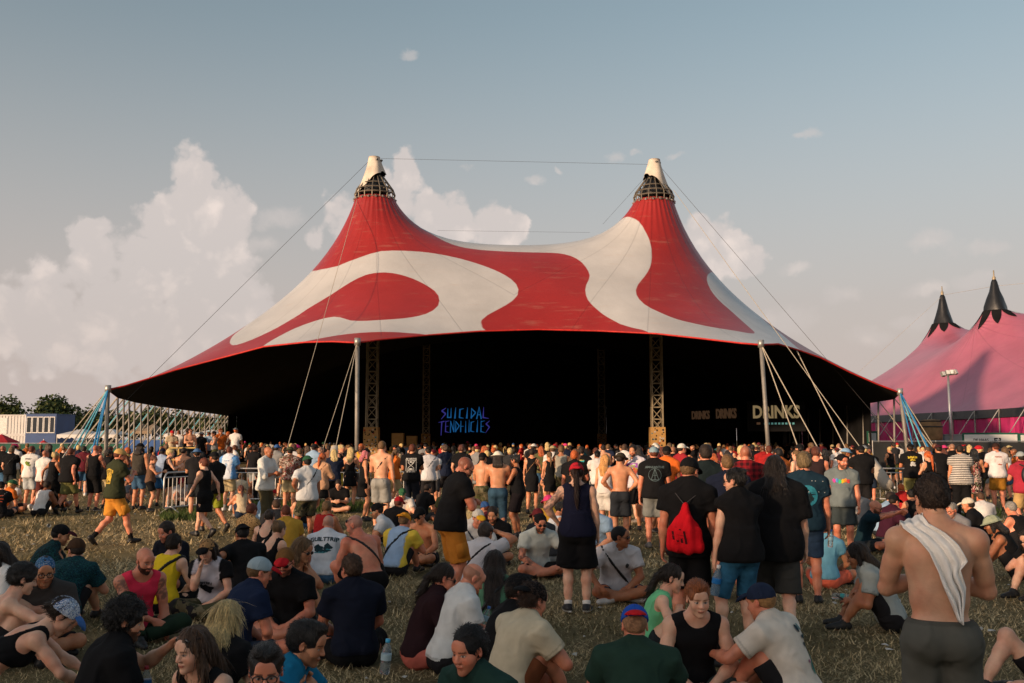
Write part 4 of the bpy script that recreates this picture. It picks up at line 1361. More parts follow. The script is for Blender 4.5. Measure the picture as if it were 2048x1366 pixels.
def big_top():
    root = empty('big_top_tent', (0, 60, 0))
    off = Vector((0, -60, 0))
    tag(root, 'huge red and cream swirl patterned big top tent with two pointed peaks', 'tent')
    def put(o): o.location = off; return o
    A = catmull(WA_up + WA_r2, 3); B = catmull(WB_lo + WB_r3, 3)
    x, y = TENT_V[:, 0], TENT_V[:, 1]
    d = np.minimum(sdist(A, x, y), sdist(B, x, y))
    yb = 139 - y
    d = np.minimum(d, np.minimum(sdist(A, -x, yb), sdist(B, -x, yb)))
    me = mesh_np('canopy', TENT_V, TENT_T)
    a_ = me.attributes.new('pat', 'FLOAT', 'POINT'); a_.data.foreach_set('value', d.astype(np.float32))
    me.materials.append(MAT['canopy_cloth'])
    cn = put(link(bpy.data.objects.new('canopy', me), root))
    V2 = TENT_V.copy(); V2[:, 2] -= .07
    me = mesh_np('lining', V2, TENT_T); me.materials.append(MAT['black_cloth'])
    put(link(bpy.data.objects.new('lining', me), root))
    # red hem rolled along the edge
    pts = [tuple(p + np.array([0, 0, -.03])) for p in EDGE] + [tuple(EDGE[0] + np.array([0, 0, -.03]))]
    MB().path(pts, .038, 6).build('hem', MAT['trim_red'], cn, True)
    corners = [EDGE[0]]
    pole_pts = {'front_l': at(715, 684, 40), 'front_r': at(1522, 688, 40), 'c_l': at(216, 778, 42), 'c_r': at(1800, 784, 44)}
    # tall front poles, slightly raked
    feet = {'front_l': (X_at(718, 40), 39.75), 'front_r': (X_at(1534, 40), 39.75), 'c_l': (X_at(220, 42) + .02, 41.8), 'c_r': (X_at(1812, 44), 43.8)}
    for k, top in pole_pts.items():
        f = feet[k]
        put(MB().tube((f[0], f[1], 0), top + Vector((0, 0, .12)), .085, .085, 10).build('pole', MAT['steel_dull'], root, True))
        put(MB().tube(top + Vector((0, -.0, -.14)), top + Vector((0, 0, .16)), .13, .13, 10).build('pole_head', MAT['steel'], root, True))
    # side rows of thin poles with their guys
    left = [(-18.6, 47.0), (-20.0, 53), (-21.1, 60), (-21.9, 68), (-22.9, 77), (-24.2, 86)]
    right = [(18.6, 48.5), (19.3, 54), (19.8, 62), (20.3, 70), (22, 80), (24.5, 90)]
    for row, sg, nn in ((left, -1, 22), (right, 1, 14)):
        row = np.array(row); seg = np.concatenate([[0], np.cumsum(np.hypot(*np.diff(row, axis=0).T))])
        for i, s in enumerate(np.linspace(0, seg[-1], nn)):
            px_, py_ = np.interp(s, seg, row[:, 0]), np.interp(s, seg, row[:, 1])
            put(MB().tube((px_ - sg * .15, py_ - .1, 0), (px_, py_, 4.05), .05, .05, 8).build('pole', MAT['steel_dull'], root, True))
            m = ('rope', 'strap_grey', 'strap_pale', 'rope')[i % 4] if sg < 0 else 'rope'
            w = .045 if m.startswith('strap') else .025
            put(MB().tube((px_, py_, 4.0), (px_ + sg * 2.8, py_ - .4, .05), w, w, 6).build('guy_rope', MAT[m], root))
            if sg < 0 and i % 2 == 0:
                put(MB().tube((px_, py_, 3.95), (px_ + sg * 1.9, py_ - 2.4, .05), .025, .025, 6).build('guy_rope', MAT['rope'], root))
    # masts with plywood boxes and caps
    for i, (mx, my, mr, mz) in enumerate(MASTS):
        h = .27
        b = MB()
        for sx in (-h, h):
            for sy in (-h, h): b.bar((mx + sx, my + sy, 0), (mx + sx, my + sy, mz + 1.2), .07)
        n = int(mz / .62)
        for k in range(n):
            z0, z1 = 1.8 + k * .62, 1.8 + (k + 1) * .62
            if z1 > mz + 1: break
            for (ax_, ay_), (bx_, by_) in (((-h, -h), (h, -h)), ((h, -h), (h, h)), ((h, h), (-h, h)), ((-h, h), (-h, -h))):
                b.bar((mx + ax_, my + ay_, z0), (mx + bx_, my + by_, z1), .035)
                if k % 2: b.bar((mx + bx_, my + by_, z0), (mx + ax_, my + ay_, z1), .035)
                b.bar((mx + ax_, my + ay_, z0), (mx + bx_, my + by_, z0), .045)
        mast = put(b.build('mast', MAT['truss_paint'], root))
        w = .38; hb = 2.62 if i < 2 else 2.5
        bx = put(MB().box((mx - w, my - w, 0), (mx + w, my + w, hb)).build('mast_box', MAT['plywood'], root))
        rg = random.Random(i + 3)
        for c_, nm in (((.02, .02, .02), 30), ((.55, .5, .45), 14), ((.4, .05, .03), 6), ((.05, .2, .25), 5)):
            s_ = MB()
            for _ in range(nm):
                sx, sz, sw, sh = rg.uniform(-w + .06, w - .06), rg.uniform(1.1, hb - .08), rg.uniform(.02, .05), rg.uniform(.02, .05)
                s_.box((mx + sx - sw, my - w - .004, sz - sh), (mx + sx + sw, my - w + .01, sz + sh))
            o = put(s_.build('stickers', MAT['ink'], root, color=c_)); o.parent = bx; o.matrix_parent_inverse = Matrix(); o.location = (0, 0, 0)
            tag(o, kind='stuff')
        if i == 0:
            for dx, dy, ww, hh in ((.75, 5.5, .33, 2.35), (1.35, 7.5, .3, 2.2)):
                put(MB().box((mx + dx - ww, my + dy - ww, 0), (mx + dx + ww, my + dy + ww, hh)).build('mast_box', MAT['plywood'], root))
        # cage above the cloth ring
        cg = MB()
        z0 = mz - .1
        for zz, rr in ((z0, mr + .02), (z0 + .28, mr + .05), (z0 + .55, mr * .95), (z0 + .85, mr * .72)):
            cg.path([(mx + rr * math.cos(a), my + rr * math.sin(a), zz) for a in np.linspace(0, 2 * math.pi, 25)], .035, 6)
        for k in range(16):
            a = k * math.pi / 8
            q = lambda r_, z_: (mx + r_ * math.cos(a), my + r_ * math.sin(a), z_)
            cg.path([q(mr + .02, z0), q(mr + .05, z0 + .28), q(mr * .95, z0 + .55), q(mr * .45, z0 + 1.25)], .03, 6)
            cg.tube(q(mr * .95, z0 + .55), q(.3, z0 + .55), .025)
        put(cg.build('peak_cage', MAT['cage_steel'], root))
        for k in range(18):
            a = k * 2 * math.pi / 18
            put(MB().tube((mx + (mr + .0) * math.cos(a), my + (mr + .0) * math.sin(a), z0 + .04), (mx + (mr + .13) * math.cos(a), my + (mr + .13) * math.sin(a), z0 - .04), .05, .05, 8).build('eyelet', MAT['steel'], root))
        # hood of white cloth, hanging lower on one side
        sd = -1 if i % 2 == 0 else 1
        nA, nZ = 30, 9
        def hood(inset, name, m):
            V, F = [], []
            rg2 = np.random.RandomState(i + 5); wob = rg2.rand(nA) * .12
            ztop = mz + 2.25
            for a in range(nA):
                th = 2 * math.pi * a / nA
                cx = math.cos(th) * sd           # 1 on the hanging side
                low = mz + .82 - .95 * max(0, cx) ** 1.5 + .42 * max(0, -cx) + .25 * max(0, -math.sin(th)) * (1 - max(0, cx)) + wob[a]
                for k in range(nZ + 1):
                    t = k / nZ
                    z_ = ztop + (low - ztop) * t
                    r_ = .30 + (1.12 - .30) * ((ztop - z_) / 2.4) ** 1.25 + .05 * math.sin(5 * th + 2 * t) * t - inset
                    V.append((mx + sd * .06 * (1 - t) + r_ * math.cos(th), my + r_ * math.sin(th), z_))
            for a in range(nA):
                for k in range(nZ):
                    p0 = a * (nZ + 1) + k; p1 = ((a + 1) % nA) * (nZ + 1) + k
                    F.append((p0, p1, p1 + 1, p0 + 1))
            V.append((mx + sd * .06, my, ztop + .04)); c0 = len(V) - 1
            for a in range(nA): F.append((a * (nZ + 1), ((a + 1) % nA) * (nZ + 1), c0, c0))
            me = bpy.data.meshes.new(name); me.from_pydata(V, [], [f if f[2] != f[3] else f[:3] for f in F]); me.materials.append(MAT[m])
            me.polygons.foreach_set('use_smooth', np.ones(len(me.polygons), dtype=bool))
            return put(link(bpy.data.objects.new(name, me), root))
        hd_ = hood(0, 'peak_hood', 'cover_white')
        hood(.035, 'hood_lining', 'black_gloss')
        put(MB().lathe([(mr * .72, z0 + .30), (mr * .70, z0 + .6), (mr * .5, z0 + 1.0), (.25, z0 + 1.6)], (mx, my, 0), 20).build('mast_sleeve', MAT['black_gloss'], root, True))
        for k in range(3):
            a = -1.2 + k * 1.0
            put(MB().lathe([(.02, -.06), (.07, -.03), (.07, .03), (.02, .06)], (mx + .34 * math.cos(a), my + .34 * math.sin(a), mz + 2.05), 8).build('pulley', MAT['black_gloss'], root))
    # wires and ropes
    def rope(a, b, r, m, nm='guy_rope'):
        put(MB().tube(a, b, r, r, 6).build(nm, MAT[m], root))
    pl, pr = at(738, 322, 52), at(1322, 335, 52)
    rope(at(762, 317, 52), at(1304, 329, 52), .007, 'rope_dark')
    rope(pl, (X_at(86, 40), 40, .1), .009, 'rope_dark')
    rope(at(714, 400, 51.2), (X_at(552, 33), 33, .1), .011, 'rope')
    rope(pr, (X_at(1862, 42), 42, .1), .009, 'rope_dark')
    anch = Vector((X_at(1800, 27.5), 27.5, .1))
    rope(at(1347, 380, 51.2), anch, .012, 'rope')
    rope(at(1290, 355, 52), at(1206, 448, 60), .007, 'rope_dark')
    rope(at(875, 461, 62), at(1180, 465, 62), .006, 'rope_dark')
    for px, d_ in ((622, 36.5), (655, 33)): rope(pole_pts['front_l'], (X_at(px, d_), d_, .1), .013, 'rope')
    for px, d_ in ((1622, 36.5), (1678, 36)): rope(pole_pts['front_r'], (X_at(px, d_), d_, .1), .02, 'rope')
    rope(at(1594, 702, 42), (X_at(1728, 36), 36, .1), .02, 'rope')
    # rope guards: foam sleeves round the last metres of two ropes
    def guard(a, b, t0, t1):
        a, b = Vector(a), Vector(b)
        p0, p1 = a.lerp(b, t0), a.lerp(b, t1)
        m = MB()
        dirv_ = (p1 - p0).normalized()
        m.path([p0, p0.lerp(p1, .06), p0.lerp(p1, .94), p1], [.07, .17, .17, .07], 12)
        put(m.build('rope_guard', MAT['foam_pad'], root, True))
    guard(at(1347, 380, 51.2), anch, .915, .965)
    guard(pole_pts['front_l'], (X_at(655, 33), 33, .1), .72, .92)
    # straps of the corners
    cl, cr = pole_pts['c_l'], pole_pts['c_r']
    for px, d_, m, w in ((112, 39, 'strap_pale', .035), (128, 38, 'strap_pale', .03), (96, 40, 'strap_grey', .03), (174, 37.5, 'strap_blue', .04), (184, 37, 'strap_blue', .035), (70, 44, 'rope', .02)):
        rope(cl, (X_at(px, d_), d_, .1), w, m, 'strap')
    for px, d_, m, w in ((1888, 40, 'strap_blue', .04), (1862, 41, 'strap_pale', .03), (1880, 42, 'rope', .02), (1905, 44, 'rope', .02), (1838, 39, 'strap_blue', .03)):
        rope(cr, (X_at(px, d_), d_, .1), w, m, 'strap')
    # black walls: right flank and back
    wl = [(19.2, 53.4, 4.03), (19.8, 62, 4.03), (20.3, 70, 4.1), (22, 80, 4.2), (24.5, 90, 4.4), (22, 98, 4.6), (17, 103, 5.4), (10, 106, 5.8), (0, 106.5, 6.2), (-9, 106, 5.8), (-17, 102, 5.2), (-22.5, 95, 4.5), (-24.0, 87, 4.06), (-23.6, 83, 4.04)]
    m = MB()
    for (x0, y0, h0), (x1, y1, h1) in zip(wl[:-1], wl[1:]):
        n = max(2, int(math.hypot(x1 - x0, y1 - y0) / .5))
        for k in range(n):
            t0, t1 = k / n, (k + 1) / n
            w0, w1 = .09 * math.sin(k * 2.1), .09 * math.sin((k + 1) * 2.1)
            m.quad((x0 + (x1 - x0) * t0 + w0, y0 + (y1 - y0) * t0 + w0, 0), (x0 + (x1 - x0) * t1 + w1, y0 + (y1 - y0) * t1 + w1, 0), (x0 + (x1 - x0) * t1, y0 + (y1 - y0) * t1, h0 + (h1 - h0) * t1), (x0 + (x1 - x0) * t0, y0 + (y1 - y0) * t0, h0 + (h1 - h0) * t0))
    put(m.build('side_wall', MAT['black_cloth'], root, True))
    return root


big_top()


# ---- the pink big top beyond
def pink_top():
    root = empty('big_top_tent', (45, 85, 0)); off = Vector((-45, -85, 0))
    tag(root, 'pink big top tent with black peak hoods behind the floodlight mast', 'tent')
    def put(o): o.location = off; return o
    e = np.array([(28.6, 101, 4.0), (30.6, 89, 4.0), (31.9, 78, 4.0), (32.7, 68, 4.0), (33.6, 58, 4.1), (37, 53.5, 4.2), (44, 50, 4.3), (58, 50, 4.4), (72, 62, 4.4), (78, 85, 4.4), (72, 112, 4.4), (56, 122, 4.4), (40, 116, 4.2)])
    fine = []
    for i in range(len(e)):
        a, b = e[i], e[(i + 1) % len(e)]
        n = max(1, int(np.linalg.norm(a - b) / 1.0))
        for k in range(n): fine.append(a + (b - a) * k / n)
    fine = np.array(fine)
    P1 = at(1887, 648, 104); P2 = at(1991, 622, 84)
    rings = [(P1.x, 104, 1.1, P1.z), (P2.x, 84, .95, P2.z), (58, 70, 1.0, 14), (62, 95, 1.0, 14)]
    V, T = membrane(fine, rings, 0.0, .8, 3.0, loads=lambda V: .03 + 0 * V[:, 0])
    for nm, dz, mt in (('canopy', 0, 'pink_cloth'), ('lining', -.08, 'black_cloth')):
        W = V.copy(); W[:, 2] += dz
        me = mesh_np(nm, W, T); a_ = me.attributes.new('pat', 'FLOAT', 'POINT'); a_.data.foreach_set('value', np.ones(len(V), np.float32))
        me.materials.append(MAT[mt]); put(link(bpy.data.objects.new(nm, me), root))
    # walls of magenta cloth in bays, each with its pole and stay; black valance above
    n = len(fine)
    idx = [i for i in range(n) if fine[i][1] < 104 and fine[i][0] < 46]
    vis = [fine[i] for i in range(n) if (fine[i][0] < 46 and fine[i][1] < 108)]
    vis = sorted(vis, key=lambda q: -q[1])
    step = 3
    for k in range(0, len(vis) - step, step):
        a, b = vis[k], vis[k + step]
        m = MB(); nn = 8
        for j in range(nn):
            t0, t1 = j / nn, (j + 1) / nn
            p0, p1 = a + (b - a) * t0, a + (b - a) * t1
            w0, w1 = .12 * math.sin(j * 2.4 + k), .12 * math.sin((j + 1) * 2.4 + k)
            if j == 0: w0 = 0
            if j == nn - 1: w1 = 0
            m.quad((p0[0] + w0, p0[1], 0), (p1[0] + w1, p1[1], 0), (p1[0], p1[1], p1[2] - .02), (p0[0], p0[1], p0[2] - .02))
        put(m.build('wall_panel', MAT['magenta_cloth'], root, True))
        put(MB().tube((a[0] - .12, a[1] - .05, 0), (a[0] - .08, a[1], a[2] + .05), .05, .05, 8).build('pole', MAT['steel_dull'], root, True))
        put(MB().tube((a[0] - .1, a[1], a[2]), (a[0] - 3.2, a[1] - .8, .05), .03, .03, 6).build('guy_rope', MAT['strap_grey'], root))
        if 62 < a[1] < 92:
            put(MB().quad((a[0] - .13, a[1], a[2] - .55), (b[0] - .13, b[1], b[2] - .55), (b[0] - .05, b[1], b[2] + .03), (a[0] - .05, a[1], a[2] + .03)).build('valance', MAT['black_gloss'], root))
    # hoods and collars
    for i, (x, y, r, z) in enumerate(rings):
        m = MB(); rows = []
        nA = 24
        prof = [(.16, 3.1), (.26, 2.9), (.42, 2.0), (.64, 1.1), (.95, .35), (1.08, .02)] if i != 1 else [(.16, 2.7), (.25, 2.5), (.40, 1.7), (.64, 1.05), (.88, .35), (.96, .02)]
        for rr, zz in prof:
            rows.append(len(m.v))
            for a in range(nA):
                th = 2 * math.pi * a / nA; q = rr * (1 + .09 * math.sin(4 * th + zz * 2 + i) * (zz < 2.4))
                m.v.append((x + q * math.cos(th), y + q * math.sin(th), z + zz))
        for a_, b_ in zip(rows[:-1], rows[1:]):
            for a in range(nA): m.f.append((a_ + (a + 1) % nA, a_ + a, b_ + a, b_ + (a + 1) % nA))
        put(m.build('peak_hood', MAT['black_gloss'], root, True))
        put(MB().lathe([(.05, 4.0), (.06, 3.5), (.14, 3.4), (.16, 3.0), (.1, 2.7)] if i != 1 else [(.05, 3.5), (.06, 3.0), (.14, 2.9), (.16, 2.6), (.1, 2.3)], (x, y, z), 10).build('finial', MAT['truss_paint'], root, True))
        # pointed black collar lying on the cloth
        bv = BVHTree.FromPolygons([Vector(v) for v in V], [tuple(int(q) for q in t) for t in T])
        c = MB(); nt = 8
        for k in range(nt):
            a0, a1 = 2 * math.pi * k / nt, 2 * math.pi * (k + 1) / nt
            NA, NR = 5, 6
            for u in range(NA):
                for w in range(NR):
                    def P(uu, ww):
                        half = (a1 - a0) / 2 * (1 - ww / NR) + .0
                        mid_ = (a0 + a1) / 2
                        th = mid_ + half * (2 * uu / NA - 1); rr = r * 1.0 + 1.15 * ww / NR
                        px_, py_ = x + rr * math.cos(th), y + rr * math.sin(th)
                        h = bv.ray_cast(Vector((px_, py_, 40)), Vector((0, 0, -1)))
                        zz = h[0].z if h[0] is not None else z
                        nn_ = h[1] if h[0] is not None else Vector((0, 0, 1))
                        if nn_.z < 0: nn_ = -nn_
                        return Vector((px_, py_, zz)) + nn_ * .05
                    c.quad(P(u, w), P(u + 1, w), P(u + 1, w + 1), P(u, w + 1))
        put(c.build('collar', MAT['black_cloth'], root))
    t1, t2 = at(1887, 590, 104), at(1991, 572, 84)
    def rope(a, b, r): put(MB().tube(a, b, r, r, 6).build('guy_rope', MAT['rope'], root))
    rope(t1, t2, .012); rope(t2, Vector((70, 78, 17)), .012); rope(t1, Vector((24, 96, .1)), .012)


pink_top()

# ------------------------------------------------------------------ ground
def ground_mat():
    m, N, L, b = new_mat('trodden_grass')
    tc = N.new('ShaderNodeTexCoord')
    def nz(scale, det, mp=None, rough=.6):
        n = N.new('ShaderNodeTexNoise'); n.inputs['Scale'].default_value = scale; n.inputs['Detail'].default_value = det; n.inputs['Roughness'].default_value = rough
        v = tc.outputs['Object']
        if mp:
            q = N.new('ShaderNodeMapping'); q.inputs['Scale'].default_value = mp; L.new(v, q.inputs['Vector']); v = q.outputs[0]
        L.new(v, n.inputs['Vector']); return n.outputs[0]
    def ramp(v, stops):
        r = N.new('ShaderNodeValToRGB'); e = r.color_ramp.elements
        e[0].position, e[0].color = stops[0][0], (*stops[0][1], 1); e[1].position, e[1].color = stops[-1][0], (*stops[-1][1], 1)
        for p, c in stops[1:-1]: k = e.new(p); k.color = (*c, 1)
        L.new(v, r.inputs[0]); return r.outputs[0]
    straw = ramp(nz(38, 6, (1, 1.6, 1), .7), [(.25, (.050, .040, .022)), (.45, (.17, .13, .066)), (.6, (.30, .235, .12)), (.8, (.46, .36, .20))])
    green = ramp(nz(30, 6, (1, 1.4, 1), .7), [(.25, (.032, .029, .015)), (.5, (.105, .090, .042)), (.8, (.19, .175, .08))])
    mx = N.new('ShaderNodeMixRGB')
    pm = N.new('ShaderNodeMapRange'); L.new(nz(.45, 6), pm.inputs[0]); pm.inputs[1].default_value = .46; pm.inputs[2].default_value = .82
    L.new(pm.outputs[0], mx.inputs[0]); L.new(straw, mx.inputs[1]); L.new(green, mx.inputs[2])
    dirt = N.new('ShaderNodeMapRange'); L.new(nz(.8, 5), dirt.inputs[0]); dirt.inputs[1].default_value = .56; dirt.inputs[2].default_value = .72; dirt.inputs[4].default_value = .6
    m2 = N.new('ShaderNodeMixRGB'); L.new(dirt.outputs[0], m2.inputs[0]); L.new(mx.outputs[0], m2.inputs[1]); m2.inputs[2].default_value = (.13, .085, .045, 1)
    L.new(m2.outputs[0], b.inputs['Base Color']); b.inputs['Roughness'].default_value = .95; b.inputs['Specular IOR Level'].default_value = .1
    bp = N.new('ShaderNodeBump'); bp.inputs['Strength'].default_value = 1.0; bp.inputs['Distance'].default_value = .035
    L.new(nz(26, 6, (1, 1.3, 1), .75), bp.inputs['Height']); L.new(bp.outputs[0], b.inputs['Normal'])


ground_mat()
g = MB()
# fine near sheet with gentle lumps, coarse out to the horizon in one mesh
def gz(x, y): return 0.012 * math.sin(x * 1.3 + math.sin(y * .9)) + .012 * math.sin(y * 1.7 + 1.3 * math.sin(x * .7))
xs = [-2500, -600, -200, -80] + list(np.arange(-40, 40.1, 1.0)) + [80, 200, 600, 2500]
ys = [-400, -120, -40] + list(np.arange(-10, 60.1, 1.0)) + [80, 120, 200, 500, 1200, 4000]
for y in ys:
    for x in xs: g.v.append((x, y, gz(x, y) - .012 if -40 < x < 40 and -10 < y < 60 else -.02))
nxs = len(xs)
for j in range(len(ys) - 1):
    for i in range(nxs - 1): g.f.append((j * nxs + i, j * nxs + i + 1, (j + 1) * nxs + i + 1, (j + 1) * nxs + i))
tag(g.build('ground', MAT['trodden_grass'], smooth=True), kind='structure')


def straw():
    """loose trodden blades lying on the ground: denser and smaller with distance"""
    rg = np.random.RandomState(11)
    V, F, C = [], [], []
    for (y0, y1, n, ln, w) in ((5.5, 9.5, 95000, .060, .0036), (9.5, 15, 110000, .07, .005), (15, 26, 110000, .10, .009), (26, 40, 40000, .14, .015)):
        y = np.sqrt(rg.rand(n) * (y1 ** 2 - y0 ** 2) + y0 ** 2)
        x = (rg.rand(n) * 2 - 1) * y * .56
        # clumps
        cl = np.sin(x * 2.3 + 1.7 * np.sin(y * 1.9)) * np.sin(y * 2.7 + 1.3 * np.sin(x * 2.1)) + .5 * np.sin(x * 5.1 + y * 3.3)
        k = rg.rand(n) < .55 + .4 * cl
        x, y = x[k], y[k]; n = len(x); cl = cl[k]
        a = rg.rand(n) * 6.283; l = ln * (.5 + rg.rand(n)); el = np.abs(rg.normal(size=n)) * .42
        z = np.full(n, .0)
        dx, dy, dz = np.cos(a) * np.cos(el) * l, np.sin(a) * np.cos(el) * l, np.sin(el) * l + .006
        sx, sy = -np.sin(a) * w, np.cos(a) * w
        base = np.stack([x, y, z], 1)
        q = np.stack([base + np.stack([sx, sy, z], 1), base - np.stack([sx, sy, z], 1), base + np.stack([dx, dy, dz], 1)], 1)
        c0 = sum(len(v) for v in V)
        V.append(q.reshape(-1, 3)); F.append(np.arange(3 * n).reshape(-1, 3) + c0)
        grn = (np.sin(x * .9 + 1.2 * np.sin(y * .6)) * np.sin(y * .75 + 1.1 * np.sin(x * .5 + 2)) + rg.normal(size=n) * .55) > .25
        br = (.55 + .9 * rg.rand(n))[:, None]
        c = np.where(grn[:, None], np.array([.17, .14, .068]), np.array([.52, .40, .22])) * br
        C.append(np.repeat(np.concatenate([c, np.ones((n, 1))], 1), 3, 0))
    me = mesh_np('straw', np.concatenate(V), np.concatenate(F), False, np.concatenate(C))
    m, N, L, b = new_mat('straw')
    at_ = N.new('ShaderNodeAttribute'); at_.attribute_name = 'Col'; L.new(at_.outputs['Color'], b.inputs['Base Color']); b.inputs['Roughness'].default_value = .8; b.inputs['Specular IOR Level'].default_value = .15
    me.materials.append(m)
    tag(link(bpy.data.objects.new('straw', me)), 'loose dry straw and trodden grass blades on the ground', 'straw', kind='stuff')


straw()

# ------------------------------------------------------------------ things round the field
simple('white_metal', (0.62, 0.60, 0.58), .6, noise=.12, scale=.8, bump=.1, bscale=3)
simple('blue_metal', (0.02, 0.065, 0.20), .5, noise=.15, scale=.8)
simple('white_frame', (0.7, 0.68, 0.65), .5)
simple('window_glass', (0.02, 0.025, 0.03), .08, noise=.1, spec=.8)
simple('white_pvc', (0.66, 0.63, 0.60), .55, noise=.1, scale=.6, bump=.2, bscale=1.5)
simple('red_fabric', (0.45, 0.018, 0.025), .8, noise=.15, scale=2)
simple('green_mesh', (0.012, 0.09, 0.06), .8, noise=.2, scale=1)
simple('blue_tarp', (0.03, 0.10, 0.30), .7, noise=.2, scale=1)
simple('bark', (0.06, 0.045, 0.03), .95, noise=.35, scale=4, bump=.6, bscale=12)
simple('galvanised', (0.45, 0.45, 0.45), .4, .7, .15, 6)
simple('stage_wood', (0.10, 0.075, 0.05), .8, noise=.3, scale=3)
simple('yellow_paint', (0.55, 0.36, 0.10), .6, noise=.2, scale=4)
simple('barrel_wood', (0.22, 0.13, 0.06), .8, noise=.35, scale=3, bump=.3, bscale=9)
simple('panel_white', (0.62, 0.62, 0.60), .6, noise=.06)
simple('dark_panel', (0.02, 0.022, 0.024), .7, noise=.3, scale=2)
simple('grey_panel', (0.22, 0.24, 0.25), .6, noise=.15, scale=1)
simple('tan_roof', (0.28, 0.20, 0.13), .8, noise=.2)


def emit_mat(name, c, s):
    m, N, L, b = new_mat(name)
    b.inputs['Base Color'].default_value = (*c, 1); b.inputs['Emission Color'].default_value = (*c, 1); b.inputs['Emission Strength'].default_value = s
    b.inputs['Roughness'].default_value = .6


emit_mat('lit_letters', (0.52, 0.38, 0.19), .27)
emit_mat('lit_letters_dim', (0.40, 0.22, 0.12), .07)
emit_mat('led_blue', (0.012, 0.115, 0.32), .5)
emit_mat('led_violet', (0.05, 0.045, 0.30), .45)
emit_mat('led_teal', (0.15, 0.45, 0.45), .18)


def leaf_mat():
    m, N, L, b = new_mat('leaf')
    at_ = N.new('ShaderNodeAttribute'); at_.attribute_name = 'Col'
    L.new(at_.outputs['Color'], b.inputs['Base Color']); b.inputs['Roughness'].default_value = .6; b.inputs['Specular IOR Level'].default_value = .2


leaf_mat()


def crown_mesh(seed, rx, rz, n, size):
    rg = np.random.RandomState(seed)
    # lobes: an uneven outline with gaps between clumps
    k = 34
    d = rg.normal(size=(k, 3)); d /= np.linalg.norm(d, axis=1)[:, None]
    c = d * np.array([rx, rx, rz]) * (.35 + .55 * rg.rand(k, 1)); c[:, 2] = np.abs(c[:, 2] + .1 * rz) * (1) - .25 * rz
    r = (.30 + .26 * rg.rand(k)) * rx
    w = r ** 2; pick = rg.choice(k, n, p=w / w.sum())
    q = rg.normal(size=(n, 3)); q /= np.linalg.norm(q, axis=1)[:, None]
    pos = c[pick] + q * r[pick][:, None] * (.6 + .45 * rg.rand(n, 1))
    nrm = q + rg.normal(size=(n, 3)) * .6 + np.array([0, 0, .3]); nrm /= np.linalg.norm(nrm, axis=1)[:, None]
    t = np.cross(nrm, rg.normal(size=(n, 3))); t /= np.linalg.norm(t, axis=1)[:, None] + 1e-9
    b = np.cross(nrm, t); s = size * (.5 + rg.rand(n, 1))
    V = np.stack([pos - t * s, pos + b * s * .6, pos + t * s, pos - b * s * .6], 1).reshape(-1, 3)
    F = np.arange(4 * n).reshape(-1, 4)
    br = .7 + .6 * rg.rand(n, 1); base = np.where(rg.rand(n, 1) < .3, np.array([[.075, .085, .022]]), np.array([[.038, .058, .018]]))
    C = np.repeat(np.concatenate([base * br, np.ones((n, 1))], 1), 4, 0)
    me = mesh_np('crown', V, F, False, C); me.materials.append(MAT['leaf'])
    return me


def tree(px, ytop, Y, rpx, label, seed, n=4200):
    ppm = FPX / Y; top = (880 - ytop) / ppm + CAM_H; rx = rpx / ppm
    root = empty('broadleaf_tree', (X_at(px, Y), Y, 0)); tag(root, label, 'tree', 'trees beyond the festival field')
    rz = top * .42
    m = MB()
    m.path([(0, 0, -.1), (.1, 0, top * .3), (0, .1, top * .55), (.1, 0, top * .8)], [.32, .26, .18, .06], 8)
    for k in range(6):
        a = k * 1.05 + seed
        m.path([(0, 0, top * (.3 + .05 * k)), (math.cos(a) * rx * .4, math.sin(a) * rx * .4, top * (.45 + .05 * k)), (math.cos(a) * rx * .7, math.sin(a) * rx * .7, top * (.55 + .05 * k))], [.14, .09, .04], 6)
    m.build('trunk', MAT['bark'], root, True)
    o = link(bpy.data.objects.new('crown', crown_mesh(seed, rx, rz, n, .30)), root); o.location = (0, 0, top - rz * .98)


tree(4, 790, 165, 50, 'dark green tree at the left edge above the white containers', 1)
tree(110, 785, 160, 52, 'round dark green tree behind the blue cabin with windows', 2, 5200)
tree(205, 812, 175, 50, 'lower dark tree just left of the tent corner pole', 3)
for i, (px, yt, r, lb) in enumerate(((268, 820, 36, 'dark tree seen between the first thin tent poles'), (310, 812, 40, 'taller dark tree behind the row of tent poles'), (360, 822, 34, 'small dark tree behind the middle of the pole row'), (405, 825, 32, 'bushy tree behind the far tent poles'), (450, 828, 30, 'last dark tree at the far end of the pole row'))):
    tree(px, yt, 185, r, lb, 10 + i, 2600)


# ---- stacked cabins
def cabin_white():
    root = empty('container_stack', (-68.7, 129, 0)); tag(root, 'white corrugated containers stacked two high at the left edge', 'container')
    for k in range(2):
        m = MB(); z0, z1 = k * 2.62, k * 2.62 + 2.58
        n = 60
        for j in range(n):
            x0, x1 = -6.0 + j * .2, -6.0 + (j + 1) * .2
            y = 0 if j % 2 else .05
            m.quad((x0, y, z0), (x1, y, z0), (x1, y, z1), (x0, y, z1))
            y2 = .05 if j % 2 else 0
            m.quad((x1, y, z0), (x1, y2, z0), (x1, y2, z1), (x1, y, z1))
        m.box((-6, .06, z0), (6, 2.4, z1))
        m.box((-6.02, -.03, z1 - .12), (6.02, .1, z1 + .02)); m.box((-6.02, -.03, z0), (6.02, .1, z0 + .12))
        for x in (-6, -2.2, 2.0, 5.9): m.box((x - .08, -.035, z0 + .12), (x + .08, .1, z1 - .12))
        m.build('container_box', MAT['white_metal'], root)
    m = MB().box((2.6, -.05, 2.75), (3.5, .0, 4.8)).build('door', MAT['white_frame'], root)


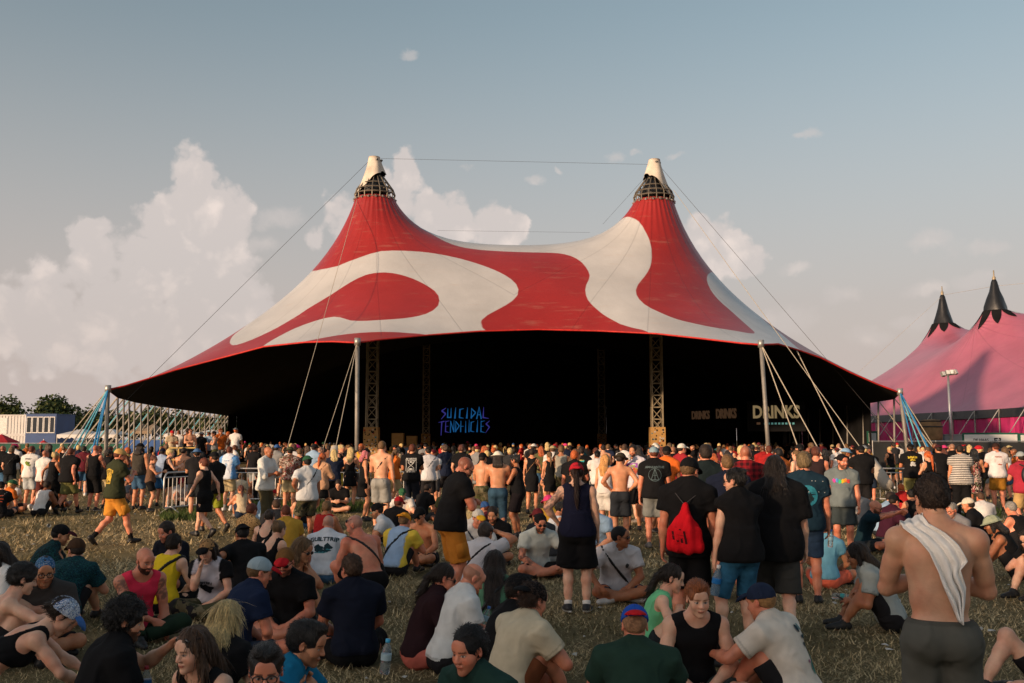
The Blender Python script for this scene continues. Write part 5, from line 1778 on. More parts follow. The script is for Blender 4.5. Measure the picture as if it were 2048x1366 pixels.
def cabin_blue():
    root = empty('site_cabin', (-60.65, 128.6, 0)); tag(root, 'two storey blue site cabin with a row of white framed windows', 'cabin')
    m = MB()
    for k in range(2): m.box((-1.95, 0, k * 2.62), (1.95, 5.5, k * 2.62 + 2.6))
    m.build('wall', MAT['blue_metal'], root)
    MB().box((-2.0, -.06, 5.2), (2.0, 5.55, 5.32)).build('roof', MAT['blue_metal'], root)
    for k in range(5):
        x0 = -1.85 + k * .745
        w = MB()
        w.box((x0, -.07, 2.85), (x0 + .08, .0, 4.95)).box((x0 + .6, -.07, 2.85), (x0 + .68, 0, 4.95)).box((x0 + .08, -.07, 2.85), (x0 + .6, 0, 2.95)).box((x0 + .08, -.07, 4.85), (x0 + .6, 0, 4.95))
        f = w.build('window', MAT['white_frame'], root)
        MB().box((x0 + .08, -.03, 2.95), (x0 + .6, -.005, 4.85)).build('pane', MAT['window_glass'], f)


cabin_white(); cabin_blue()


def marquee(px0, px1, ytop, ybot, Y, label, matn='white_pvc', name='marquee'):
    x0, x1 = X_at(px0, Y), X_at(px1, Y); zt = at(0, ytop, Y).z; zb = max(at(0, ybot, Y).z, .8)
    root = empty(name, ((x0 + x1) / 2, Y, 0)); tag(root, label, 'marquee')
    w = (x1 - x0) / 2; dp = 5.0
    n = max(2, int(round(w * 2 / 3)))
    m = MB()
    for k in range(n):
        a, b = -w + 2 * w * k / n, -w + 2 * w * (k + 1) / n; c = (a + b) / 2
        for (p, q) in (((a, 0), (b, 0)), ((b, 0), (b, dp)), ((b, dp), (a, dp)), ((a, dp), (a, 0))):
            m.quad((p[0], p[1], zb), (q[0], q[1], zb), (c, dp / 2, zt))
    m.build('roof', MAT[matn], root)
    v = MB()
    for k in range(n * 6):
        a, b = -w + 2 * w * k / (n * 6), -w + 2 * w * (k + 1) / (n * 6)
        v.quad((a, -.02, zb - .28), ((a + b) / 2, -.02, zb - .4), (b, -.02, zb - .28), (b, -.02, zb), (a, -.02, zb))
    v.build('valance', MAT[matn], root)
    for k in range(n + 1):
        for y in (0, dp):
            x = -w + 2 * w * k / n
            MB().tube((x, y + .05, 0), (x, y + .05, zb), .05).build('pole', MAT['steel'], root)


marquee(118, 236, 857, 869, 98, 'white pitched marquee roof behind the blue guy straps')
marquee(262, 306, 846, 862, 120, 'tan peaked tent roof behind the thin tent poles', 'tan_roof')
marquee(330, 440, 858, 868, 112, 'pale low marquee seen behind the far tent poles', 'white_pvc')


def parasol(px, ytop, Y, rpx, label):
    r = rpx * Y / FPX; zt = at(0, ytop, Y).z
    root = empty('parasol', (X_at(px, Y), Y, 0)); tag(root, label, 'parasol', 'red parasols by the green fence')
    m = MB(); n = 8
    for k in range(n):
        a0, a1 = 2 * math.pi * k / n, 2 * math.pi * (k + 1) / n
        p0, p1 = Vector((r * math.cos(a0), r * math.sin(a0), zt - .55)), Vector((r * math.cos(a1), r * math.sin(a1), zt - .55))
        m.quad(p0, p1, (0, 0, zt)); m.quad(p0 - Vector((0, 0, .18)), p1 - Vector((0, 0, .18)), p1, p0)
    m.build('canopy', MAT['red_fabric'], root); MB().tube((0, 0, 0), (0, 0, zt + .06), .03).build('pole', MAT['white_frame'], root)


parasol(8, 868, 72, 34, 'red parasol at the left edge in front of the containers')
parasol(92, 880, 66, 27, 'lower red parasol in front of the blue cabin')


def fence_banner(px0, px1, Y, z0, z1, label, matn, post_step=2.4, name='fence'):
    x0, x1 = X_at(px0, Y), X_at(px1, Y)
    root = empty(name, ((x0 + x1) / 2, Y, 0)); tag(root, label, 'fence')
    w = (x1 - x0) / 2; n = max(1, int(2 * w / post_step))
    for k in range(n):
        a, b = -w + 2 * w * k / n, -w + 2 * w * (k + 1) / n
        m = MB()
        for j in range(6):
            t0, t1 = a + (b - a) * j / 6, a + (b - a) * (j + 1) / 6
            m.quad((t0, .03 * math.sin(j * 2), z0), (t1, .03 * math.sin(j * 2 + 2), z0), (t1, 0, z1), (t0, 0, z1))
        m.build('panel', MAT[matn], root, True)
        MB().tube((a, .05, 0), (a, .05, z1 + .08), .03).build('post', MAT['galvanised'], root)
    MB().tube((-w, .05, z1 + .04), (w, .05, z1 + .04), .025).build('rail', MAT['galvanised'], root)


fence_banner(-80, 250, 62, .1, 1.72, 'green mesh festival fence behind the crowd at left', 'green_mesh')
fence_banner(238, 330, 64, .1, 1.95, 'blue tarpaulin fence behind the tent poles', 'blue_tarp')
fence_banner(1742, 2120, 50, .1, 1.86, 'dark fence with a pale top rail behind the crowd at right', 'dark_panel')


# ---- lettering
def text_mesh(s, size, extrude=.02, bold=0.0, space=1.0):
    cu = bpy.data.curves.new('lettering', 'FONT'); cu.body = s; cu.size = size; cu.extrude = extrude; cu.offset = bold; cu.space_character = space
    cu.align_x = 'CENTER'; cu.align_y = 'CENTER'; cu.resolution_u = 3
    o = bpy.data.objects.new('lettering', cu); col.objects.link(o)
    dg = bpy.context.evaluated_depsgraph_get()
    me = bpy.data.meshes.new_from_object(o.evaluated_get(dg))
    bpy.data.objects.remove(o); bpy.data.curves.remove(cu)
    return me


def letter_obj(s, size, mat, parent, loc, rot, **kw):
    me = text_mesh(s, size, **kw); me.materials.clear(); me.materials.append(MAT[mat])
    o = link(bpy.data.objects.new('lettering', me), parent); o.location = loc; o.rotation_euler = rot
    return o


def bar_sign(px, py, Y, wpx, hpx, turn, m, label, sub=False):
    c = at(px, py, Y); k = Y / FPX
    root = empty('bar_sign', tuple(c), R(turn)); tag(root, label, 'sign', 'drinks signs inside the tent')
    H = hpx * k; W = wpx * k / max(.25, math.cos(R(turn)))
    MB().box((-W * .62, .05, -H * 1.5), (W * .62, .14, H * .9)).build('board', MAT['black_cloth'], root)
    o = letter_obj('DRINKS', H * 1.38, m, root, (0, 0, 0), (R(90), 0, 0), bold=.045 * H, extrude=.03)
    xs_ = [v.co.x for v in o.data.vertices]; o.scale = (W / (max(xs_) - min(xs_)), 1, 1)
    if sub:
        MB().box((-W * .42, -.02, -H * .95), (-W * .34, .02, -H * .78)).build('lettering', MAT['lit_letters_dim'], root)
        letter_obj('COCKTAILS  WIJN', H * .26, 'led_teal', root, (W * .08, 0, -H * .88), (R(90), 0, 0), extrude=.01) if False else None
        for q in range(9): MB().box((-W * .26 + q * .075 * W, -.02, -H * .95), (-W * .26 + q * .075 * W + .045 * W, .02, -H * (.95 - .15))).build('lettering', MAT['led_teal'], root)


bar_sign(1552, 825, 58, 88, 25, -14, 'lit_letters', 'large glowing DRINKS sign beside the right front tent pole', True)
bar_sign(1452, 828, 74, 30, 19, -58, 'lit_letters_dim', 'middle sized dim DRINKS sign inside the tent')
bar_sign(1401, 831, 88, 27, 16, -58, 'lit_letters_dim', 'smallest dimmest DRINKS sign deep inside the tent')


def stage_screen():
    Y = 96.0; k = Y / FPX; c = at(928, 840, Y)
    root = empty('stage_backdrop', tuple(c)); tag(root, 'black stage backdrop with a jagged blue and violet two line band logo', 'backdrop')
    MB().box((-9, .1, -c.z + .5), (9, .2, 3.0)).build('cloth', MAT['black_cloth'], root)
    G = {  # strokes (x0,y0,w0,x1,y1,w1) in a unit cell
        'S': [(.95, 1.0, .06, .15, .72, .22), (.15, .72, .22, .9, .45, .2), (.9, .45, .2, .05, -.08, .06)],
        'U': [(.2, .95, .06, .15, .05, .2), (.1, .1, .16, .75, .1, .16), (.8, 1.0, .06, .75, .05, .2)],
        'I': [(.55, 1.05, .05, .4, .0, .26)],
        'C': [(.95, .95, .05, .2, .85, .16), (.25, .9, .2, .15, .05, .2), (.1, .1, .2, .9, .02, .06)],
        'D': [(.2, 1.0, .05, .15, .0, .22), (.15, .95, .16, .95, .55, .18), (.95, .55, .18, .12, .05, .16)],
        'A': [(.5, 1.12, .05, .05, -.05, .2), (.5, 1.12, .05, .9, -.05, .2), (.2, .35, .12, .75, .35, .12)],
        'L': [(.25, 1.1, .05, .15, .05, .22), (.1, .1, .2, 1.2, .0, .05)],
        'T': [(-.3, .85, .06, 1.0, .95, .2), (.45, .95, .2, .3, -.3, .12)],
        'E': [(.2, 1.0, .1, .15, .0, .2), (.15, .92, .16, 1.0, 1.0, .05), (.15, .5, .14, .8, .52, .06), (.12, .06, .18, 1.0, -.05, .05)],
        'N': [(.15, 1.0, .06, .12, -.05, .2), (.15, .95, .16, .85, .05, .16), (.9, 1.1, .05, .85, .0, .2)]}
    Wd = 105 * k
    for row, (word, x0, w, y0, h, drop) in enumerate((('SUICIDAL', -.44, .90, .06, .42, ()), ('TENDENCIES', -.46, .96, -.48, .45, (4, 5)))):
        n = len(word); cw = w / n
        for i, ch in enumerate(word):
            m = MB(); bx, by = (x0 + i * cw) * Wd, y0 * 50 * k; sx, sy = cw * Wd * .92, h * 50 * k
            for si, (a, b, w0, c_, d_, w1) in enumerate(G[ch]):
                if row == 1 and i in drop and si % 2: continue      # the band's gear stands in front here
                p, q = Vector((bx + a * sx, by + b * sy)), Vector((bx + c_ * sx, by + d_ * sy))
                t = (q - p).normalized(); nn = Vector((-t.y, t.x)); W0, W1 = w0 * sx * .6, w1 * sx * .6
                m.quad(*[(v.x, -.01 * si, v.y) for v in (p - nn * W0, p + nn * W0, q + nn * W1, q - nn * W1)])
            m.build('letter', MAT['led_violet' if (i == 0 or i == n - 1 or (row == 1 and i < 2)) else 'led_blue'], root)


stage_screen()


# ---- right hand side
def floodlight():
    root = empty('floodlight_mast', (X_at(1899, 58), 58, 0)); tag(root, 'slim floodlight mast with a cluster of lamps before the pink tent', 'light mast')
    MB().tube((0, 0, 0), (-.05, 0, 5.9), .10, .06, 10).build('mast', MAT['galvanised'], root, True)
    MB().bar((-.45, 0, 5.75), (.4, 0, 5.9), .06).build('cross_bar', MAT['galvanised'], root)
    for x, z, a in ((-.36, 5.78, 20), (-.08, 5.86, -5), (.16, 5.88, -30), (.36, 5.9, 35)):
        mt = Matrix.Translation((x, -.05, z)) @ Matrix.Rotation(R(a), 4, 'Z') @ Matrix.Rotation(R(-25), 4, 'X')
        lp = MB().box((-.12, -.08, -.14), (.12, .08, .14), mt).build('lamp', MAT['steel'], root)
        MB().box((-.10, -.1, -.12), (.10, -.082, .12), mt).build('lamp_glass', MAT['panel_white'], lp)


floodlight()


def sponsor_panel(px0, px1, py0, py1, Y, txt, label, logo):
    a, b = at(px0, py1, Y), at(px1, py0, Y)
    root = empty('banner_panel', ((a.x + b.x) / 2, Y, 0)); tag(root, label, 'banner')
    w = (b.x - a.x) / 2
    MB().box((-w - .09, .0, a.z - .08), (w + .09, .06, b.z + .1)).build('frame', MAT['green_mesh'], root)
    MB().box((-w, -.02, a.z), (w, .0, b.z)).build('board', MAT['panel_white'], root)
    for s in (-w, w): MB().tube((s, .04, 0), (s, .04, a.z), .04).build('post', MAT['galvanised'], root)
    zc = (a.z + b.z) / 2 - .06
    if txt:
        letter_obj(txt, .21, 'dark_panel', root, (-w * .38, -.03, zc), (R(90), 0, 0), bold=.004, extrude=.004)
        m = MB(); q = w * .12
        for (x0, z0, x1, z1) in ((0, 0, .07, .2), (.07, .14, .2, .2), (.07, .05, .16, .1), (.26, .14, .38, .2), (.31, 0, .38, .14), (.24, .05, .31, .1)): m.box((q + x0, -.03, zc - .12 + z0 * 1.2), (q + x1, -.022, zc - .12 + z1 * 1.2))
        m.build('logo', MAT['dark_panel'], root)


sponsor_panel(1929, 2034, 869, 887, 56, 'DE HAAS', 'white DE HAAS banner with a black logo beyond the crowd', True)
sponsor_panel(2042, 2130, 870, 887, 56, '', 'blank white banner cut off by the right edge', False)
sponsor_panel(1738, 1752, 866, 884, 54, '', 'small pale sign board between the right hand tent poles', False)


def barrel_tower():
    root = empty('barrel_kiosk', (X_at(1858, 60), 60, 0)); tag(root, 'brown wooden barrel shaped kiosk under the blue tent strap', 'kiosk')
    MB().lathe([(.58, 1.75), (.66, 2.1), (.68, 2.5), (.64, 2.9), (.55, 3.15), (.1, 3.2)], n=20).build('barrel', MAT['barrel_wood'], root, True)
    for z, r in ((1.9, .65), (2.75, .68), (3.08, .60)): MB().lathe([(r, z - .04), (r + .015, z), (r, z + .04)], n=20).build('hoop', MAT['dark_panel'], root, True)
    MB().box((-.7, -.5, 0), (.7, .6, 1.72)).build('base', MAT['barrel_wood'], root)


barrel_tower()
b_ = empty('utility_box', (X_at(1905, 61), 61, 0)); tag(b_, 'grey utility cabinet left of the DE HAAS banner', 'cabinet')
MB().box((-.6, 0, 0), (.6, .8, 2.25)).build('cabinet', MAT['grey_panel'], b_); MB().box((-.64, -.04, 2.25), (.64, .84, 2.31)).build('lid', MAT['grey_panel'], b_)


# ---- crowd barriers
def barrier(px, Y, turn, label, lean=0):
    root = empty('crowd_barrier', (X_at(px, Y), Y, 0), R(turn)); tag(root, label, 'barrier', 'steel crowd barriers')
    w = 1.1
    m = MB()
    m.path([(-w, 0, .18), (-w, 0, .95), (-w + .06, 0, 1.06), (-w + .14, 0, 1.10), (w - .14, 0, 1.10), (w - .06, 0, 1.06), (w, 0, .95), (w, 0, .18), (-w, 0, .18)], .024, 8)
    fr = m.build('frame', MAT['galvanised'], root, True)
    MB().tube((-w, 0, .97), (w, 0, .97), .016).build('rail', MAT['galvanised'], root)
    bm = None
    for k in range(12):
        x = -w + 2 * w * (k + 1) / 13
        if bm is None: o = MB().tube((0, 0, .18), (0, 0, .97), .011, .011, 6).build('bar', MAT['galvanised'], root); bm = o.data
        else: o = link(bpy.data.objects.new('bar', bm), root)
        o.location = (x, 0, 0)
    for x in (-w * .75, w * .75): MB().path([(x, -.32, .02), (x, -.02, .2), (x, .02, .2), (x, .32, .02)], .02, 6).build('foot', MAT['galvanised'], root, True)


for px, Y, t, lb in ((505, 30.5, 2, 'crowd barrier standing right of the blue and white football shirt'), (652, 30.8, -2, 'crowd barrier behind the man in the green backwards cap'), (793, 31.2, 3, 'crowd barrier behind the shirtless man in grey shorts'),
                     (1770, 30.5, -6, 'crowd barrier right of the man in the rainbow print t-shirt'), (1905, 26.5, 64, 'crowd barrier set sideways near the woman in stripes'), (388, 27.5, 70, 'crowd barrier set sideways behind the couple in black')):
    barrier(px, Y, t, lb)


# ---- viewing platform at the tent corner
def platform():
    Y = 44.5; x0, x1 = X_at(338, Y), X_at(478, Y)
    root = empty('viewing_platform', ((x0 + x1) / 2, Y, 0)); tag(root, 'raised wooden viewing platform with yellow rails at the left tent corner', 'platform')
    w = (x1 - x0) / 2
    n = 14
    for k in range(n): MB().box((-w + 2 * w * k / n, -.9, .58), (-w + 2 * w * (k + 1) / n - .01, 1.6, .64)).build('plank', MAT['stage_wood'], root)
    MB().box((-w, -.88, .02), (w, 1.55, .575)).build('skirt', MAT['dark_panel'], root)
    for z in (1.1, 1.62): MB().bar((-w, -.86, z), (-w + 1.6, -.86, z), .05).build('rail', MAT['yellow_paint'], root)
    for x in (-w, -w + .8, -w + 1.6): MB().bar((x, -.86, .6), (x, -.86, 1.66), .05).build('rail_post', MAT['yellow_paint'], root)
    for k in range(3): MB().box((w * .1, -.9 - .3 * (3 - k), 0), (w * .1 + 1.2, -.9 - .3 * (2 - k), .19 * (k + 1))).build('step', MAT['stage_wood'], root)


platform()


# ---- unseen marquee-shaped block added behind the camera to shade the near field
def shade_caster():
    ux, uy = math.sin(SUN_AZ), math.cos(SUN_AZ)
    p0 = Vector((-8.0 - 50 * ux, 15.2 - 50 * uy, 0)); side = Vector((uy, -ux, 0)); back = Vector((-ux, -uy, 0))
    root = empty('marquee', tuple(p0 + side * 38)); tag(root, 'unseen marquee shaped block added behind the viewer to shade the near field', 'marquee')
    root.rotation_euler = (0, 0, math.atan2(side.y, side.x))
    L_ = 38; hz, he = 12.9, 9.5
    m = MB()
    m.quad((-L_, 0, 0), (L_, 0, 0), (L_, 0, he), (-L_, 0, he)); m.quad((L_, 0, 0), (L_, -16, 0), (L_, -16, he), (L_, -8, hz), (L_, 0, he)); m.quad((-L_, -16, 0), (-L_, 0, 0), (-L_, 0, he), (-L_, -8, hz), (-L_, -16, he)); m.quad((L_, -16, 0), (-L_, -16, 0), (-L_, -16, he), (L_, -16, he))
    m.build('wall', MAT['grey_panel'], root)
    r = MB(); r.quad((-L_ - .2, .3, he - .1), (L_ + .2, .3, he - .1), (L_ + .2, -8, hz + .02), (-L_ - .2, -8, hz + .02)); r.quad((L_ + .2, -16.3, he - .1), (-L_ - .2, -16.3, he - .1), (-L_ - .2, -8, hz + .02), (L_ + .2, -8, hz + .02))
    r.build('roof', MAT['grey_panel'], root)


shade_caster()


# ---- longer green grass by the barriers
def tufts():
    rg = np.random.RandomState(5); V, F, C = [], [], []
    for px0, px1, y0, y1, n in ((470, 860, 27.5, 31.0, 9000), (1730, 1830, 27.5, 30.4, 3000), (1880, 1990, 24.5, 27.5, 1500), (330, 420, 24.5, 27.5, 2000)):
        y = y0 + (y1 - y0) * rg.rand(n); x = ((px0 + (px1 - px0) * rg.rand(n)) - 1024) / FPX * y
        keep = np.sin(x * 2.1 + y) * np.sin(y * 2.3 + x * .7) + rg.rand(n) * .9 > .1
        x, y = x[keep], y[keep]; n = len(x)
        h = .06 + .16 * rg.rand(n); a = rg.rand(n) * 6.28; w = .012
        q = np.stack([np.stack([x - w * np.sin(a), y + w * np.cos(a), 0 * x], 1), np.stack([x + w * np.sin(a), y - w * np.cos(a), 0 * x], 1), np.stack([x + .5 * h * np.cos(a), y + .5 * h * np.sin(a), h], 1)], 1)
        c0 = sum(len(v) for v in V); V.append(q.reshape(-1, 3)); F.append(np.arange(3 * n).reshape(-1, 3) + c0)
        c = np.array([.055, .085, .02]) * (.6 + .8 * rg.rand(n, 1)); C.append(np.repeat(np.concatenate([c, np.ones((n, 1))], 1), 3, 0))
    me = mesh_np('grass', np.concatenate(V), np.concatenate(F), False, np.concatenate(C)); me.materials.append(MAT['leaf'])
    tag(link(bpy.data.objects.new('grass', me)), 'longer green grass left standing by the barriers', 'grass', kind='stuff')


tufts()

# ------------------------------------------------------------------ the people one by one
K_ = srgb
BLK = K_(22, 22, 24); BLK2 = K_(33, 32, 34); WHT = K_(226, 222, 216); NAVY = K_(24, 30, 48); OCH = K_(196, 132, 50); KHA = K_(178, 160, 122); OLV = K_(82, 84, 52); GRY = K_(130, 134, 134); LGR = K_(178, 180, 178)
DRK = K_(40, 44, 48); DGR = K_(34, 52, 46); TEAL = K_(30, 62, 74); MAR = K_(72, 28, 38); BEI = K_(196, 180, 152); DEN = K_(62, 96, 128); DDEN = K_(36, 48, 66); BRN = K_(70, 50, 36); REDC = K_(190, 32, 40)
SK1 = K_(212, 158, 124); SK2 = K_(198, 140, 104); SK3 = K_(172, 114, 80); SKP = K_(222, 176, 148); SKR = K_(212, 140, 110); SKD = K_(128, 82, 56)
HB = K_(40, 30, 24); HK = K_(22, 20, 20); HL = K_(108, 82, 54); HY = K_(206, 180, 124); HR = K_(150, 84, 44); HA = K_(96, 50, 34); HG = K_(128, 124, 118); HP = K_(196, 110, 118)
SUNG = ('sun', (.012, .012, .014)); CLR = ('clear', (.015, .013, .012)); UPG = ('up', (.012, .012, .014))
CAST = []


def who(label, px, yt, yaw, d=None, **kw):
    CAST.append((label, px, yt, yaw, d, kw))


def raglan(c2):
    def f(x, y, z, C, base):
        m = (np.abs(x) > .15); C[m] = np.array(c2) / base; return C
    return f


def twotone(c2, zlim):
    def f(x, y, z, C, base):
        m = z > zlim; C[m] = np.array(c2) / base; return C
    return f


SIT = dict(legs='cross', lean=(8, 26), arms=('lap', 'lap'), head=(0, 10))
KNE = dict(legs='knees', lean=(14, 34), arms=('knee', 'knee'), head=(0, 8))
# --- seated, nearest rows
who('person in black racerback top and white blue printed cap leaning over a cup', 142, 1204, 62, sex='f', h=1.7, legs='kneel', lean=(38, 62), head=(4, 24), arms=((.10, .62, .30), (-.05, .66, .34)), curl=(55, 40), top=('bra', BLK), strap=.1, bottom=('pants', BLK2), hair=('bun', HB), hat=('cap', K_(214, 218, 224), K_(70, 110, 170), 'bandana'), skin=SKP, shoes=BLK)
who('shirtless person with dark hair, arm stretched over a raised knee, left edge', 64, 1127, 62, **{**KNE, 'arms': ((.25, .62, .46), (-.2, .60, .44)), 'lean': (12, 32)}, top=('none',), bottom=('shorts', BLK2), hair=('thick', HK), skin=SKP)
who('person in open collar white shirt cut off by the left edge', 12, 1086, -120, **SIT, top=('longsleeve', WHT), bottom=('shorts', DRK), hair=('mid', HB), hlen=.10, skin=SK2)
who('person in black printed shirt and black cap facing right on the grass', 134, 1050, 72, **KNE, top=('tee', BLK, 'speckled'), bottom=('shorts', DRK), hair=('crop', HK), hat=('cap', BLK, MAR), skin=SK2, beard=.4)
who('person in dark teal cosmic print t-shirt and brown cap seen from behind', 166, 1077, 8, **{**KNE, 'head': (-50, 8)}, top=('tee', K_(18, 44, 52), 'speckled'), bottom=('shorts', BLK2), hair=('crop', HB), hat=('cap', BRN), glasses=('sun', (.5, .35, .02)), g=1.1)
who('person with blue patterned bandana on the head and clear glasses', 106, 1113, 150, **SIT, top=('tee', K_(70, 66, 64)), bottom=('shorts', BLK2), hair=('crop', HB), hat=('bandana', K_(50, 90, 120), None, 'bandana'), glasses=CLR, beard=.3, skin=SK2)
who('person with curly black hair and beard in black t-shirt with raised hands', 270, 1200, 52, **{**SIT, 'arms': ('front', (.06, .50, .60)), 'lean': (10, 24), 'head': (22, 8)}, curl=(60, 60), top=('tee', BLK), bottom=('shorts', DRK), hair=('curly', HK), beard=.85, g=1.06, skin=SK1)
who('bald person with dark beard in hot pink tank top and green trousers', 302, 1096, 140, **{**KNE, 'legs': 'half', 'lean': (10, 24), 'arms': ('shin', 'down'), 'head': (-10, 12)}, top=('tank', K_(232, 56, 84)), bottom=('pants', K_(38, 54, 40)), hair=('bald', HK), beard=.95, skin=SKR, tattoo=[(0, .0, .7), (1, .0, .7)], g=1.08)
who('smiling person in dark navy top with short dark hair behind the yellow top', 342, 1043, -152, **SIT, top=('tee', K_(24, 26, 36)), bottom=('shorts', DRK), hair=('short', HB), beard=.45, skin=SKR)
who('person in bright yellow tank top with black strap seen from behind', 358, 1068, 16, **{**SIT, 'sex': 'f'}, top=('tank', K_(232, 196, 40)), bottom=('pants', BLK), hair=('short', HB), strapbag=BLK, g=1.25, skin=SKP, h=1.68)
who('person in leopard print cap and black sleeved white t-shirt, hand at chin', 424, 1079, 188, **{**SIT, 'sex': 'f', 'arms': ('chin', 'lap')}, top=('tee', K_(196, 190, 196), 'cloth', raglan(BLK)), bottom=('pants', BLK2, 'camo'), hair=('mid', HB), hlen=.2, hat=('cap', K_(170, 130, 86), BLK, 'leopard'), skin=SKP, h=1.68, g=1.12, hem=.06)
who('person in black t-shirt and backwards black cap leaning on an arm', 492, 1049, -32, **{**KNE, 'arms': ('knee', (-.55, .15, .42))}, top=('tee', BLK), bottom=('shorts', BLK2), hair=('crop', HK), hat=('capback', BLK), skin=SK3)
who('person in leopard print shirt with short auburn hair seen from behind', 510, 1007, 28, **{**SIT, 'sex': 'f'}, top=('tee', K_(206, 160, 104), 'leopard'), bottom=('shorts', DRK), hair=('short', HA), skin=SK2, h=1.66)
who('person in thin strapped black top with pinned up dark hair, back turned', 545, 1019, 8, **{**SIT, 'sex': 'f'}, top=('bra', BLK), hem=.12, bottom=('shorts', BLK2), hair=('bun', HB), skin=SKP, h=1.68)
who('person in low backed black top with fair hair held by a claw clip', 564, 1041, 32, **{**SIT, 'sex': 'f'}, top=('tank', BLK), lowback=1, bottom=('shorts', BLK2), hair=('bun', HL), skin=SKP, h=1.68)
who('bare chested person with long wavy fair hair and sunglasses, knees up', 612, 1076, 112, **KNE, top=('none',), bottom=('shorts', BLK2), hair=('long', HL), hlen=.30, glasses=SUNG, skin=SK2)
who('person in navy t-shirt and pale mesh cap with red brim', 528, 1116, 52, **{**SIT, 'head': (12, 12)}, top=('tee', K_(24, 36, 62)), bottom=('denim', DDEN), hair=('crop', HL), hat=('cap', K_(150, 168, 176), REDC), skin=SKR)
who('bearded person in black t-shirt and brown cap with red brim', 578, 1097, 196, **{**SIT, 'head': (-12, 10)}, top=('tee', BLK), bottom=('shorts', DRK), hair=('crop', HB), hat=('cap', K_(120, 84, 48), REDC, 'cloth'), glasses=SUNG, beard=.75, skin=SKR, g=1.12)
who('person in dark navy t-shirt seated back turned with short brown hair', 708, 1108, -22, **{**SIT, 'head': (-14, 6), 'lean': (4, 16)}, top=('tee', K_(22, 26, 40)), bottom=('pants', BLK), hair=('short', K_(70, 50, 36)), g=1.06, skin=SKR)
who('person with long wavy blond hair seen from behind in black top', 466, 1202, 18, **{**SIT, 'sex': 'f'}, top=('tee', BLK), bottom=('shorts', BLK2), hair=('long', HY), hlen=.58, skin=SKP, h=1.7)
who('person with long brown hair and sunglasses pushed up, face at bottom left', 402, 1254, -152, **{**SIT, 'sex': 'f', 'head': (6, 2)}, top=('tank', BLK), bottom=('shorts', BLK2), hair=('long', K_(84, 60, 42)), hlen=.32, glasses=UPG, skin=SKP, h=1.7)
who('person in thick rimmed round glasses with slick dark hair at bottom edge', 545, 1288, 162, **{**SIT, 'head': (6, 4)}, top=('tee', K_(86, 58, 62)), bottom=('shorts', DRK), hair=('quiff', HK), glasses=CLR, skin=SKR)
who('person in bright blue t-shirt in profile with slick dark hair', 624, 1242, 96, **KNE, top=('tee', K_(24, 112, 150)), bottom=('shorts', BLK2), hair=('quiff', HK), beard=.35, skin=SK2)
who('person in white GUILT TRIP t-shirt with shaved grey head seen from behind', 662, 1031, 4, **SIT, top=('tee', K_(204, 208, 214)), bottom=('denim', DEN), hair=('shaved', HG), skin=SKR, g=1.05)
who('bare backed person with black shoulder strap crouching, glasses on shaved head', 714, 1031, -38, legs='squat', lean=(22, 38), head=(-30, 10), arms=('front', 'front'), top=('none',), bottom=('shorts', BLK), hair=('shaved', HG), glasses=UPG, strapbag=BLK, strapside=-1, skin=SKR, burn=.7, g=1.12, beard=.4)
who('person in white t-shirt with mint sunglasses and backwards black cap', 757, 1007, -98, **KNE, top=('tee', K_(196, 200, 204)), bottom=('shorts', DRK), hair=('crop', HB), hat=('capback', BLK), glasses=('sun', (.2, .5, .4)), strapbag=BLK, beard=.5, skin=SK2)
who('person in yellow and light blue football shirt with orange backwards cap', 812, 1026, 22, **KNE, top=('tee', K_(150, 176, 206), 'cloth', raglan(K_(222, 190, 70))), bottom=('shorts', BLK2), hair=('crop', HL), hat=('capback', K_(226, 146, 40)), strapbag=BLK, skin=SKR)
who('person in dark sunglasses and black cap without shirt behind orange shorts', 842, 1015, -155, **SIT, top=('none',), bottom=('shorts', BLK2), hair=('crop', HB), hat=('cap', BLK), glasses=SUNG, skin=SK2)
who('person in white t-shirt and white cap with yellow brim', 957, 1019, 158, **SIT, top=('tee', WHT), bottom=('shorts', BLK2), hair=('crop', HB), hat=('cap', K_(206, 200, 190), K_(226, 170, 40)), strapbag=NAVY, skin=SKR)
who('bearded person in black t-shirt sitting behind the white and yellow cap', 986, 1013, -170, **SIT, top=('tee', BLK), bottom=('shorts', DRK), hair=('short', HB), beard=.8, skin=SK2)
who('person in white t-shirt with thin black strap, hand raised to dark hair', 972, 1046, 24, **{**KNE, 'arms': ('head', 'knee')}, top=('tee', K_(206, 204, 208)), bottom=('shorts', BLK), hair=('thick', HB), strapbag=BLK, skin=SK2)
who('laughing bearded person in light grey t-shirt, sunglasses and patterned scarf', 1080, 1028, 164, **{**SIT, 'arms': ('lap', 'knee')}, top=('tee', K_(186, 192, 186)), bottom=('shorts', BLK), hair=('crop', HB), hat=('capback', BLK), glasses=SUNG, beard=.85, skin=SKR, tattoo=[(0, .5, 1.7)], g=1.1)
who('person in white vest with dark pinned hair behind the grey t-shirt', 1120, 1004, 66, **{**SIT, 'sex': 'f'}, top=('tank', K_(210, 214, 220)), bottom=('shorts', BLK2), hair=('bun', HK), skin=SK2, h=1.68)
who('balding person in plain white t-shirt looking down at both hands', 946, 1132, 66, **{**SIT, 'arms': ('front', 'front'), 'head': (4, 30), 'lean': (10, 24)}, curl=(60, 60), top=('tee', K_(206, 208, 206)), bottom=('shorts', BLK2), hair=('balding', K_(96, 82, 66)), skin=SKR)
who('person in dark maroon shirt and sunglasses with brown ponytail', 890, 1127, 78, **{**SIT, 'sex': 'f'}, top=('longsleeve', K_(42, 24, 28)), bottom=('shorts', K_(180, 96, 84)), hair=('pony', HB), hlen=.3, glasses=SUNG, skin=SKR, h=1.7)
